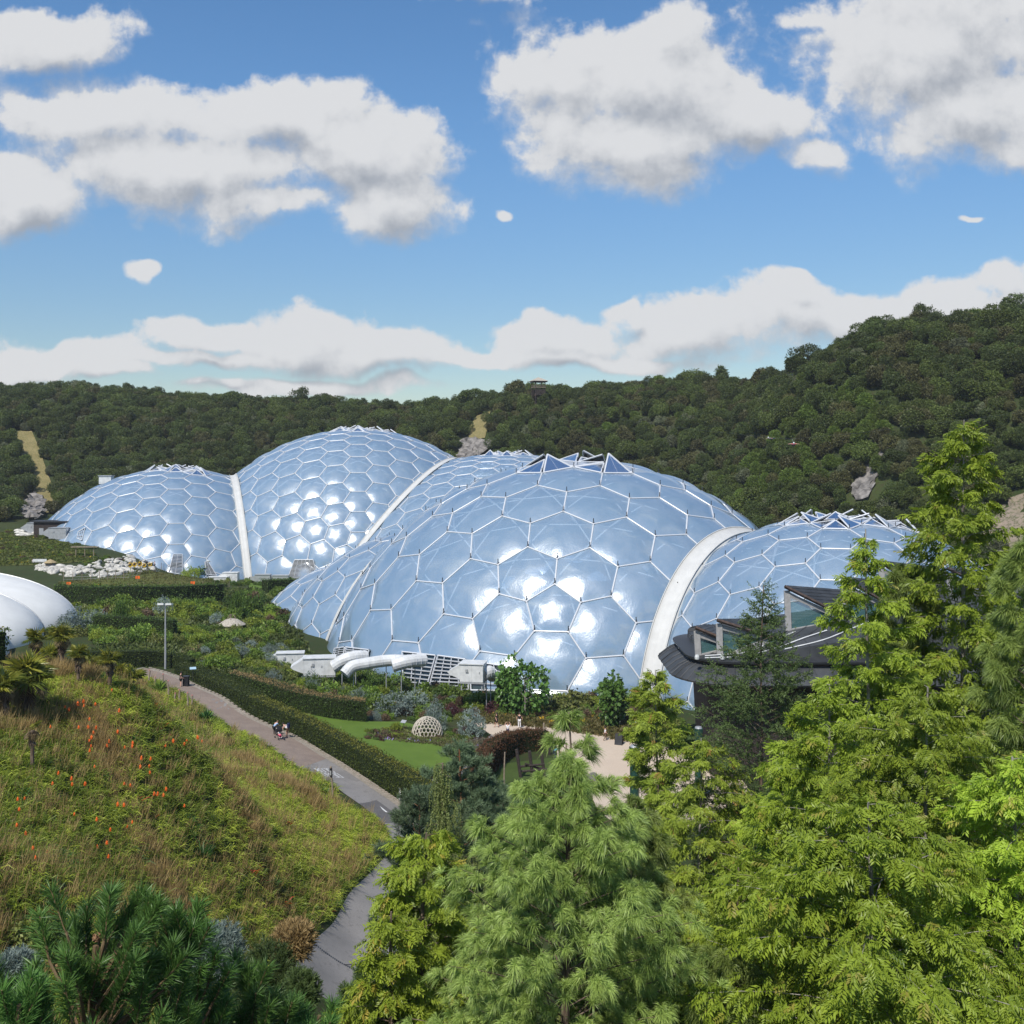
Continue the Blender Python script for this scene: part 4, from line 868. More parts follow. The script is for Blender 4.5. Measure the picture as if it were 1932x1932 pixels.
for a in [('blue', 150, 1190, 34, 52, 'silver blue shrub at the right foot of the white tent roof'), ('blue', 118, 1196, 22, 30, 'small silver shrub nearest the white tent roof'), ('blue', 185, 1185, 26, 40, 'silver shrub right of the tent beside a dark column tree'),
          ('blue', 305, 1165, 26, 44, 'silver blue spruce-like shrub behind the street lamp head'), ('deep', 225, 1180, 17, 66, 'dark narrow column tree left of the street lamp'), ('deep', 445, 1170, 13, 76, 'dark narrow column tree behind the thatched hut'),
          ('deep', 475, 1165, 24, 60, 'tall dark shrub left of the low dome edge'), ('lime', 252, 1190, 22, 36, 'bright yellow bamboo clump left of the street lamp'), ('blue', 412, 1178, 20, 26, 'pale grey-green round bush beside the thatched hut'),
          ('green', 365, 1088, 27, 36, 'big round bush covering the louvres of the leftmost far dome'), ('fine', 358, 1090, 20, 30, 'yellow green bush in front of the far louvres'),
          ('blue', 518, 1285, 17, 27, 'blue-grey shrub left of the big white air unit'), ('blue', 587, 1298, 20, 36, 'blue-grey tree in front of the big white air unit'), ('blue', 625, 1318, 20, 20, 'low blue-grey shrub right of the air unit'),
          ('blue', 672, 1322, 24, 24, 'wide blue-grey shrub below the round ducts'), ('blue', 745, 1350, 40, 52, 'large blue-green eucalyptus-like bush behind the lawn'), ('blue', 785, 1340, 26, 46, 'blue-green bush behind the wicker shelter'),
          ('blue', 825, 1375, 24, 62, 'slim blue-green tree right of the wicker shelter'), ('blue', 888, 1390, 29, 62, 'blue-green tree at the left corner of the plaza'),
          ('purple', 720, 1330, 12, 14, 'dark purple shrub among blue-grey bushes'), ('purple', 925, 1345, 20, 24, 'dark purple shrub at the back of the plaza'),
          ('lime', 745, 1378, 13, 18, 'lime green plant at the edge of the curved bed'), ('olive', 1075, 1335, 48, 42, 'wide olive bush between the two big-leaved trees'), ('olive', 1030, 1335, 30, 36, 'olive bush right of the first big-leaved tree')]:
    one(*a)
# big-leaved trees at the dome foot
def bigleaf_tree(px, py, w_, h_, lbl, seed):
    p = Gd(px, py, 90); s_ = p[1] / F; rx, hh = w_ * s_ / 2, h_ * s_; root = empty('big_leaved_tree', p)
    trunk_geo(hh * .7, .14, .04, 7, rx * .7, .2, seed).build('trunk', M_barkgrey, root)
    Pp, D = lumpy(1100, rx * 1.25, rx * 1.1, hh * .66, seed, 10, -.8); g = Geo(); k = len(Pp); Dd = D * .5 + np.array([0, 0, -.35]) + rng.normal(size=(k, 3)) * .3
    t = quad_leaf(.50, .44, .35); V = t[0][:, [0, 2, 1]]; g.inst((V, t[1]), frames(Dd) * rng.uniform(.7, 1.2, k)[:, None, None], Pp + np.array([0, 0, hh * .52]), rng.uniform(0, 1, k)); g.build('crown', L_bigleaf, root); tag(root, lbl, 'tree')
bigleaf_tree(990, 1350, 88, 110, 'broad tree with big heart leaves in front of the near dome', 41); bigleaf_tree(958, 1345, 40, 84, 'narrow big-leaved tree touching the left of the broad one', 42)
bigleaf_tree(1160, 1372, 60, 98, 'big-leaved tree right of the olive bushes behind the plaza', 43)

# ---------------------------------------------------------------- clipped hedges
def hedge(name, pts, wd, ht, mat, lbl, topmat=None, dens_=26, leaf=.16, closed=False, n=60):
    C = spline(pts, n); C = C[:, :2]; T_ = np.gradient(C, axis=0); T_ /= np.linalg.norm(T_, axis=1)[:, None]; Nn_ = np.stack([-T_[:, 1], T_[:, 0]], 1)
    hh = np.interp(np.linspace(0, 1, n), np.linspace(0, 1, len(np.atleast_1d(ht))), np.atleast_1d(ht)); ww = np.interp(np.linspace(0, 1, n), np.linspace(0, 1, len(np.atleast_1d(wd))), np.atleast_1d(wd))
    Lf = C + Nn_ * ww[:, None] / 2; Rt = C - Nn_ * ww[:, None] / 2; zl, zr = hgt(Lf[:, 0], Lf[:, 1]), hgt(Rt[:, 0], Rt[:, 1]); zt = (zl + zr) / 2 + hh
    prof = [np.c_[Lf, zl - .3], np.c_[Lf, zt], np.c_[Rt, zt], np.c_[Rt, zr - .3]]; root = empty(name, (C[n // 2][0], C[n // 2][1], float(hgt(*C[n // 2])))); root.location = (0, 0, 0)
    g = Geo(); sh_ = .12
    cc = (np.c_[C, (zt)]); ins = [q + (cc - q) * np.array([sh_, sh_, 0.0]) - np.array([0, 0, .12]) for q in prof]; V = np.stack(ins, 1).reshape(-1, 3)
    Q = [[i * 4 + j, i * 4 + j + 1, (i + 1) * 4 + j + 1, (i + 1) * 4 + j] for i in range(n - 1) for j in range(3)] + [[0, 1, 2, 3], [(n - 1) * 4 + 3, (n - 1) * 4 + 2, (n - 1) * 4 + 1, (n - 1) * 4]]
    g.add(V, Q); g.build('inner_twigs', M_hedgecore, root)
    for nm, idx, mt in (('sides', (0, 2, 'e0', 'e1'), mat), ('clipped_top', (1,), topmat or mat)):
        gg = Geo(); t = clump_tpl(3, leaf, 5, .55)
        for j in idx:
            if isinstance(j, str):
                i_ = 0 if j == 'e0' else n - 1; a, b, c_, d_ = [prof[q][i_][None] for q in range(4)]; nrm = (-T_[0] if j == 'e0' else T_[-1]); nrm = np.array([[nrm[0], nrm[1], 0]])
            else:
                a, b, c_, d_ = prof[j][:-1], prof[j + 1][:-1], prof[j + 1][1:], prof[j][1:]
                nrm = np.cross(b - a, d_ - a); nrm /= np.linalg.norm(nrm, axis=1)[:, None] + 1e-9
                if j == 1: nrm = nrm * np.sign(nrm[:, 2:3])
                elif j == 0: nrm = nrm * np.sign((nrm[:, :2] * Nn_[:-1]).sum(1))[:, None]
                else: nrm = nrm * np.sign((nrm[:, :2] * -Nn_[:-1]).sum(1))[:, None]
            ar = np.linalg.norm(np.cross(b - a, d_ - a), axis=1); kf = rng.poisson(ar * dens_); ii = np.repeat(np.arange(len(a)), kf); k = len(ii)
            if k == 0: continue
            u, v = rng.random((k, 1)), rng.random((k, 1)); Pp = (a[ii] * (1 - u) + d_[ii] * u) * (1 - v) + (b[ii] * (1 - u) + c_[ii] * u) * v
            wob = np.sin(Pp[:, :1] * 1.7 + Pp[:, 2:] * 2.1) * np.cos(Pp[:, 1:2] * 1.3) * .10; Pp = Pp + nrm[ii] * (rng.normal(size=(k, 1)) * .06 + wob)
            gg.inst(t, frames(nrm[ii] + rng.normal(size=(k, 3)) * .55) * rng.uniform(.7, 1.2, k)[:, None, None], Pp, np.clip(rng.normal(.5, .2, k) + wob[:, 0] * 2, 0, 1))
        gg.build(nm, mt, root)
    tag(root, lbl, 'hedge'); return root
M_hedgecore = plain('hedge_dark_core', (.022, .032, .012), .9, .1)  # dark green core inside the leaf shell
out_ = (tR - tL) / np.linalg.norm(tR - tL, axis=1)[:, None]
hp = [tuple((K + out_ * 1.25)[i]) for i in list(range(60, 112, 6))]
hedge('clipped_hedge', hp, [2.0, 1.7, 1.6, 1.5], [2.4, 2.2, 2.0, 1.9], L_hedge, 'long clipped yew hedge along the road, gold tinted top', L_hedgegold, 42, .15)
hp = [tuple((K + out_ * 1.9)[i]) for i in range(108, 138, 5)]
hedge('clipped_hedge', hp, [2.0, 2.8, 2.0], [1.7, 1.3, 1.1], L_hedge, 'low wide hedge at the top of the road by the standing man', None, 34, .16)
q = [Gd(*a, 70)[:2] for a in ((440, 1300), (500, 1318), (560, 1338), (620, 1352), (690, 1360))]
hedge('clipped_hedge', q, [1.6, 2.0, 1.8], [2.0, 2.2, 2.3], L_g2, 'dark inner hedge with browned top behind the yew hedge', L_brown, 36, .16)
q = [Gd(*a, 150)[:2] for a in ((110, 1138), (200, 1142), (300, 1142), (400, 1138), (414, 1137))]
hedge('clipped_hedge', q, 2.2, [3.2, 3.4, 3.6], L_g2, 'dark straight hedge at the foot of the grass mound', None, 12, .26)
q = [Gd(*a, 110)[:2] for a in ((170, 1262), (240, 1258), (300, 1256), (345, 1262), (362, 1266))]
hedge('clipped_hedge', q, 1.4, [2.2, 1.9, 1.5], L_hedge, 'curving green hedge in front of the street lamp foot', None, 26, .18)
q = [Gd(*a, 150)[:2] for a in ((500, 1122), (540, 1120), (585, 1118))]
hedge('clipped_hedge', q, 2.2, 3.0, L_g2, 'far dark hedge under the glazed louvres of the tallest dome', None, 12, .26)
q = [Gd(*a, 150)[:2] for a in ((180, 1236), (260, 1234), (330, 1236))]
hedge('clipped_hedge', q, 2.0, 2.4, L_g2, 'dark hedge row between the palms and the street lamp', None, 22, .2)
q = [Gd(*a, 70)[:2] for a in ((905, 1510), (908, 1475), (935, 1440), (975, 1420), (1030, 1412))]
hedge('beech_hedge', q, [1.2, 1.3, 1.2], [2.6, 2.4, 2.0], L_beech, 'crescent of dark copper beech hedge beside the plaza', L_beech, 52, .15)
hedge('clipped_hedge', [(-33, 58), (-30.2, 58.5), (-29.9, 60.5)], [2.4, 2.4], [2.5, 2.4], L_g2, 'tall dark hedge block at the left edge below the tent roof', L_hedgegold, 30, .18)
# ---------------------------------------------------------------- blades and needles
def blades(g, base, dr, L, wd, droop, var, mat=0, segs=2):
    """tapered, drooping blades: base (k,3), unit dir (k,3)"""
    k = len(base); dr = dr / (np.linalg.norm(dr, axis=1)[:, None] + 1e-9); L = np.broadcast_to(L, (k,))[:, None]; dp = np.broadcast_to(droop, (k,))[:, None]
    sd_ = np.cross(dr, rng.normal(size=(k, 3))); sd_ /= np.linalg.norm(sd_, axis=1)[:, None] + 1e-9; sd_ = sd_ * np.broadcast_to(wd, (k,))[:, None] / 2
    dn = np.array([[0, 0, -1.]]); p1 = base + dr * L * .5 + dn * dp * L * .12; p2 = base + dr * L * .92 + dn * dp * L * .5
    V = np.stack([base - sd_ * .7, base + sd_ * .7, p1 + sd_, p1 - sd_, p2], 1).reshape(-1, 3)
    T = np.array([[0, 1, 2], [0, 2, 3], [3, 2, 4]])[None] + (np.arange(k) * 5)[:, None, None]
    g.add(V, T.reshape(-1, 3), mat, np.repeat(np.clip(np.broadcast_to(var, (k,)), 0, 1), 5))
def around(ax, n, lo, hi):
    """n directions per axis (k,3) at cone angles lo..hi degrees"""
    k = len(ax); Fm = frames(ax); ph = rng.uniform(0, 6.283, (k, n)); th = np.radians(rng.uniform(lo, hi, (k, n)))
    loc = np.stack([np.sin(th) * np.cos(ph), np.sin(th) * np.sin(ph), np.cos(th)], 2); return np.einsum('kij,knj->kni', Fm, loc).reshape(-1, 3)
# ---------------------------------------------------------------- grassy bank left of the road
def edge_x(y): return np.interp(y, [p[1] for p in tL][::1], [p[0] for p in tL])
oy = np.argsort(tL[:, 1]); ly, lx = tL[oy, 1], tL[oy, 0]
def tuss(n, x0, x1, y0, y1):
    x, y = rng.uniform(x0, x1, n), rng.uniform(y0, y1, n); e = np.interp(y, ly, lx); m = x < e - .25 - .25 * np.abs(rng.normal(size=n)); x, y = x[m], y[m]
    px = CX + F * x / y; m = (px > -60); x, y = x[m], y[m]; return x, y, hgt(x, y)
def nz(x, y, a, b, s): return np.sin(x * a + s) * np.cos(y * b + s * 1.7) + .5 * np.sin(x * a * 2.3 + y * b * 1.9 + s * 3)
xb, yb, zb = tuss(15500, -34, -8, 27, 80); x2, y2, z2 = tuss(5200, -46, -14, 80, 122)
xb, yb, zb = np.concatenate([xb, x2]), np.concatenate([yb, y2]), np.concatenate([zb, z2])
PX, PY = CX + F * xb / yb, HY - F * (zb - H) / yb
e = np.interp(yb, ly, lx) - xb      # distance from the road edge
n_b = nz(xb, yb, .55, .42, 1.) ; n_l = nz(xb, yb, .35, .3, 4.); n_r = nz(xb, yb, .6, .5, 7.)
sc_b = n_b + .5 * (PX < 300) * (PY < 1500) + .55 * ((PX > 180) & (PX < 620) & (PY > 1640)) - .8 * (e < 3.5)
sc_l = n_l + 1.0 * ((PX > 400) & (PY > 1380) & (PY < 1640)) + .4 * (e < 4) - .5 * (PY > 1660)
sc_r = n_r + .7 * ((PX > 230) & (PX < 560) & (PY > 1560)) - .4
jit = rng.normal(size=(3, len(xb))) * .45; hf = nz(xb, yb, 1.9, 1.6, 2.)
sc_b, sc_l, sc_r = sc_b * .75 + jit[0] + hf * .35, sc_l * .8 + jit[1], sc_r * .8 + jit[2] - hf * .3
kind_ = np.where(sc_b > .92, 1, np.where(sc_r > .88, 3, np.where(sc_l > .38, 2, 0)))
lean = np.array([.35, -.15, 0])
def grass_obj(name, sel, mat, nb, hL, wd, spread, up, droop, label, lean_=1., vmean=.5):
    idx = np.where(sel)[0]; k = len(idx); base = np.stack([xb[idx], yb[idx], zb[idx] - .05], 1); ff = np.clip(yb[idx] / 55, .75, 1.9)
    base = np.repeat(base, nb, 0) + rng.normal(size=(k * nb, 3)) * np.array([.16, .16, 0]) ; f2 = np.repeat(ff, nb)
    d_ = rng.normal(size=(k * nb, 3)) * spread; d_[:, 2] = np.abs(d_[:, 2]) * .3 + up; d_ = d_ + lean * lean_ * np.repeat(rng.uniform(.3, 1.3, k), nb)[:, None]
    hs_ = np.repeat(rng.uniform(.75, 1.25, k), nb) * rng.uniform(.7, 1.2, k * nb) * hL * np.sqrt(f2); g = Geo()
    blades(g, base, d_, hs_, wd * f2 ** .7, droop, np.repeat(np.clip(rng.normal(vmean, .22, k), 0, 1), nb) + rng.normal(size=k * nb) * .08); return tag(g.build(name, mat), label, name.replace('_', ' '), kind='stuff')
grass_obj('green_grass', kind_ == 0, L_grass, 26, .85, .035, .55, .9, .9, 'rough green grass over the flower bank left of the road')
grass_obj('lime_grass', kind_ == 2, L_grassy, 30, .85, .034, .55, .75, 1.1, 'yellow green windswept grass beside the road', 1.8)
grass_obj('russet_grass', kind_ == 1, L_brown, 30, 1.0, .022, .22, 1.1, .25, 'feathery russet grass in clumps on the bank', .7)
idx = rng.random(len(xb)) < .16 + .18 * (PY > 1600)
grass_obj('rust_flowers', kind_ == 3, L_rust, 26, .75, .05, .6, .8, .8, 'rust red flowers mixed in green leaves on the bank')
grass_obj('seed_grass', idx & (kind_ != 1), L_brown, 14, 1.15, .018, .2, 1.2, .3, 'thin tan seed stalks rising out of the green grass', .8)
ix = (kind_ == 0) & (nz(xb, yb, .9, .8, 11.) > 1.0)
grass_obj('blue_green_leaves', ix, L_iris, 16, .9, .06, .45, .9, 1.0, 'broad blue green strap leaves on the bank', 1.2)
# verge plants on the far side (between the kerb and things) and low cover in the beds
def cover(name, poly_px, n, mat, nb, hL, wd, spread, label, y0=60, droop=.6, vmean=.5):
    P_ = np.array([Gd(a, b, y0)[:2] for a, b in poly_px]); mn, mx_ = P_.min(0), P_.max(0); pts = []
    while len(pts) < n:
        p = rng.uniform(mn, mx_)
        if inpoly(p[0], p[1], P_): pts.append(p)
    pts = np.array(pts); z = hgt(pts[:, 0], pts[:, 1]); base = np.repeat(np.c_[pts, z], nb, 0) + rng.normal(size=(n * nb, 3)) * np.array([.18, .18, 0]); d_ = rng.normal(size=(n * nb, 3)) * spread; d_[:, 2] = np.abs(d_[:, 2]) + .7
    g = Geo(); blades(g, base, d_, rng.uniform(.6, 1.2, n * nb) * hL, wd, droop, np.repeat(np.clip(rng.normal(vmean, .2, n), 0, 1), nb)); return tag(g.build(name, mat), label, name.replace('_', ' '), kind='stuff')
cover('mound_grass', ((110, 1098), (170, 1094), (230, 1086), (290, 1080), (340, 1082), (400, 1096), (412, 1110), (380, 1122), (200, 1124), (120, 1122)), 2600, leafmat('blade_mound', (.085, .10, .028), (.17, .155, .05), .3), 6, .5, .12, .5, 'short olive and russet grass on the mound', 150)
cover('meadow_flowers', ((-60, 1004), (60, 1008), (100, 1018), (150, 1036), (178, 1044), (190, 1060), (100, 1066), (0, 1068), (-60, 1068)), 2400, leafmat('meadow_leaves', (.075, .11, .02), (.17, .20, .04), .3, c=(.60, .48, .04)), 6, .8, .22, .6, 'green meadow dotted with yellow flowers left of the far dome', 200)
cover('bed_plants', ((900, 1366), (1000, 1372), (1060, 1378), (1150, 1395), (1210, 1405), (1200, 1370), (1080, 1340), (900, 1340)), 900, leafmat('bed_mixed', (.07, .09, .02), (.17, .12, .05), .3, c=(.70, .42, .03)), 9, .8, .14, .6, 'mixed low border plants with yellow flowers behind the plaza')
cover('bed_plants', ((690, 1380), (760, 1372), (830, 1385), (900, 1405), (905, 1418), (850, 1412), (780, 1402), (700, 1392)), 500, leafmat('bed_mixed_violet', (.07, .10, .03), (.16, .13, .06), .3, c=(.30, .22, .5)), 8, .45, .10, .7, 'low bed plants with violet flowers beside the lawn')
cover('bed_plants', ((870, 1400), (900, 1390), (940, 1402), (975, 1412), (960, 1425), (905, 1420)), 260, leafmat('bed_mixed_lav', (.08, .09, .05), (.17, .14, .10), .3, c=(.30, .22, .5)), 8, .45, .10, .7, 'grey green and violet bed plants at the plaza corner')
# ---------------------------------------------------------------- red-hot pokers, one by one
pk = empty('red_hot_poker'); g = Geo(); g.tube([(0, 0, 0), (.03, 0, .5), (.02, .01, 1.0)], [.012, .012, .01], 4); g.build('stem', L_grass, pk)
g = Geo(); pr = [(.012, 0), (.045, .03), (.062, .10), (.055, .18), (.03, .25), (.008, .28)]; g.lathe(pr, (.02, .01, .98), 8)
an = rng.uniform(0, 6.28, 60); zz = rng.uniform(.02, .24, 60); rr = np.interp(zz, [p[1] for p in pr], [p[0] for p in pr]); b_ = np.stack([.02 + rr * np.cos(an), .01 + rr * np.sin(an), .98 + zz], 1); d_ = np.stack([np.cos(an), np.sin(an), -np.ones(60) * .9], 1)
blades(g, b_, d_, .05, .02, 0, .5); g.build('flower_head', M_poker, pk)
PK = [(314, 323), (407, 310), (380, 330), (465, 318), (337, 350), (434, 384), (427, 432), (468, 437), (455, 455), (433, 484), (443, 513), (447, 492), (437, 546), (531, 500), (519, 520), (605, 520), (643, 515), (645, 525), (545, 242), (580, 360), (574, 460),
      (733, 585), (687, 594), (724, 613), (680, 629), (727, 648), (285, 658), (347, 690), (352, 714), (415, 720), (254, 702), (605, 700), (635, 712), (121, 769), (86, 785), (92, 836), (363, 849), (751, 766), (768, 768), (793, 768), (809, 745), (895, 808), (470, 890), (642, 886), (620, 904), (537, 932),
      (80, 918), (126, 960), (158, 1028), (229, 1031), (473, 1007), (518, 1004), (528, 1070), (171, 1069), (803, 508), (844, 509), (898, 514), (908, 490), (958, 468), (963, 490), (981, 478), (460, 618), (246, 420), (381, 428), (570, 820), (601, 822), (408, 322), (336, 342)]
reg = lambda a, b: 'near the palms' if b < 440 else ('in the middle of the bank' if b < 760 else 'low on the bank above the dark pine')
for i, (a, b) in enumerate(PK):
    px, py = a * .3882, 1207.5 + b * .3882; gp = Gd(px, py + 26, 25); s_ = rng.uniform(.55, .78) * np.clip(gp[1] / 50, .8, 1.4)
    args = ('orange red-hot poker flower standing in the grass ' + reg(a, b), 'red-hot pokers ' + reg(a, b))
    if i == 0: pk.location = gp; pk.scale = (s_,) * 3; tag(pk, args[0], 'flower', args[1])
    else: dup(pk, gp, rng.uniform(0, 6.28), s_, args[0], args[1], 'flower')
# ---------------------------------------------------------------- fan palms
def fan_leaf(n=17, L=.8, seed=0):
    r_ = np.random.default_rng(seed); g = Geo(); V, T = [], []
    for i in range(n):
        a = (i / (n - 1) - .5) * R(250); d = np.array([math.sin(a), .0, math.cos(a)]); s_ = np.array([math.cos(a), 0, -math.sin(a)]) * .040; ll = L * (1 - .18 * abs(a) / 2.2) * r_.uniform(.9, 1.05); dz = np.array([0, -.10, 0])
        k = len(V); V += [d * .04, d * ll * .55 + s_ + dz * .2 * (i % 2), d * ll + dz * r_.uniform(.6, 2.4), d * ll * .55 - s_]; T += [[k, k + 1, k + 2], [k, k + 2, k + 3]]
    return np.array(V), np.array(T)
def make_palm(seed, th=1.6, nleaf=30, dead=False):
    r_ = np.random.default_rng(seed); root = empty('fan_palm'); g = Geo(); g.tube([(0, 0, -.5), (.05, 0, th * .5), (.02, .04, th)], [.16, .14, .15], 8)
    k = 240; an = r_.uniform(0, 6.28, k); z = r_.uniform(.1, th, k); g.tube([(0, 0, -4), (0, 0, -.4)], .17, 8); b_ = np.stack([.14 * np.cos(an), .14 * np.sin(an), z], 1); d_ = np.stack([np.cos(an), np.sin(an), -r_.uniform(.5, 1.6, k)], 1); blades(g, b_, d_, .28, .05, .4, .5); g.build('trunk', M_bark, root)
    lg, dg = Geo(), Geo(); t = fan_leaf(seed=seed)
    for i in range(nleaf):
        dry = i < nleaf * (.75 if dead else .25); el = r_.uniform(-65, -15) if dry else r_.uniform(0, 80); az = r_.uniform(0, 6.28)
        d = np.array([math.cos(az) * math.cos(R(el)), math.sin(az) * math.cos(R(el)), math.sin(R(el))]); st = np.array([0, 0, th]); pl = r_.uniform(.35, .6); e_ = st + d * pl
        gg = dg if dry else lg; gg.tube([st, e_], .013, 4); dd = d + np.array([0, 0, -.25 if not dry else -.6]); Mx = frames(dd[None], 0.)[0]
        gg.inst(t, (Mx * (r_.uniform(.7, 1.0) * (.65 if dry else 1)))[None], e_[None], [r_.uniform(0, 1) if not dry else .5])
    lg.build('green_leaves', L_palm, root); dg.build('dry_leaves', L_palmdry, root); return root
palms = [make_palm(1, 1.5, 34), make_palm(2, 1.1, 30), make_palm(3, 1.2, 16, True)]
PL = [(0, 50, 1285, 118, 'largest fan palm at the left edge of the bank'), (1, 5, 1300, 90, 'fan palm cut by the left edge of the view'), (1, 165, 1266, 80, 'wide fan palm in the middle of the palm row'), (0, 92, 1243, 66, 'yellowish fan palm just above the largest one'),
      (1, 117, 1203, 58, 'upper fan palm right in front of the tent roof'), (0, 68, 1207, 50, 'upper fan palm at the left in front of the tent roof'), (0, 148, 1236, 46, 'small dark fan palm behind the row'), (1, 207, 1248, 50, 'fan palm above the right end of the row'),
      (0, 222, 1272, 50, 'second fan palm from the right end of the row'), (1, 250, 1282, 54, 'fan palm at the right end of the row by the road'), (2, 61, 1378, 48, 'half-dead small palm with drooping dry leaves'), (2, 178, 1366, 24, 'tiny bare dead palm stump among orange flowers')]
pu = set()
for t, px, py, wpx, lbl in PL:
    th = (1.5, 1.1, 1.2)[t]; yr = np.arange(40, 92, 1.0) if px < 300 else np.arange(50, 118, 1.)
    zr_ = (H - (py - HY) / F * yr) - hgt((px - CX) / F * yr, yr); want = 1.7; okk = zr_ > .9
    Yd = float(yr[int(np.argmin(np.abs(zr_ - want) + (~okk) * 50 + np.abs(yr - 2.3 * F / wpx) * .012))]); x = (px - CX) / F * Yd; zc = H - (py - HY) / F * Yd; zg = hgt(x, Yd)
    s_ = wpx / F * Yd / 2.1; sz = (s_, s_, s_); loc = (x, Yd, zc - th * s_)
    if t not in pu: pu.add(t); o = palms[t]; o.location = loc; o.scale = sz; tag(o, lbl, 'palm')
    else: o = dup(palms[t], loc, rng.uniform(0, 6.28), sz, lbl, None, 'palm')
# spiky yuccas by the road
def spiky(px, py, hpx, lbl, mat=L_iris):
    p = Gd(px, py, 40); s_ = hpx / F * p[1]; k = 60; g = Geo(); d_ = rng.normal(size=(k, 3)) * .55; d_[:, 2] = 1.0; blades(g, np.zeros((k, 3)), d_, s_ * rng.uniform(.8, 1.1, k), .09 * s_, .15, rng.uniform(0, 1, k)); o = g.build('spiky_plant', mat); o.location = p; tag(o, lbl, 'plant')
spiky(389, 1360, 28, 'small spiky yucca on the bank edge by the road'); spiky(380, 1625, 42, 'blue green sword-leaved plant in the middle of the bank'); spiky(300, 1305, 30, 'dark green grassy clump beside the wooden posts', L_g1)

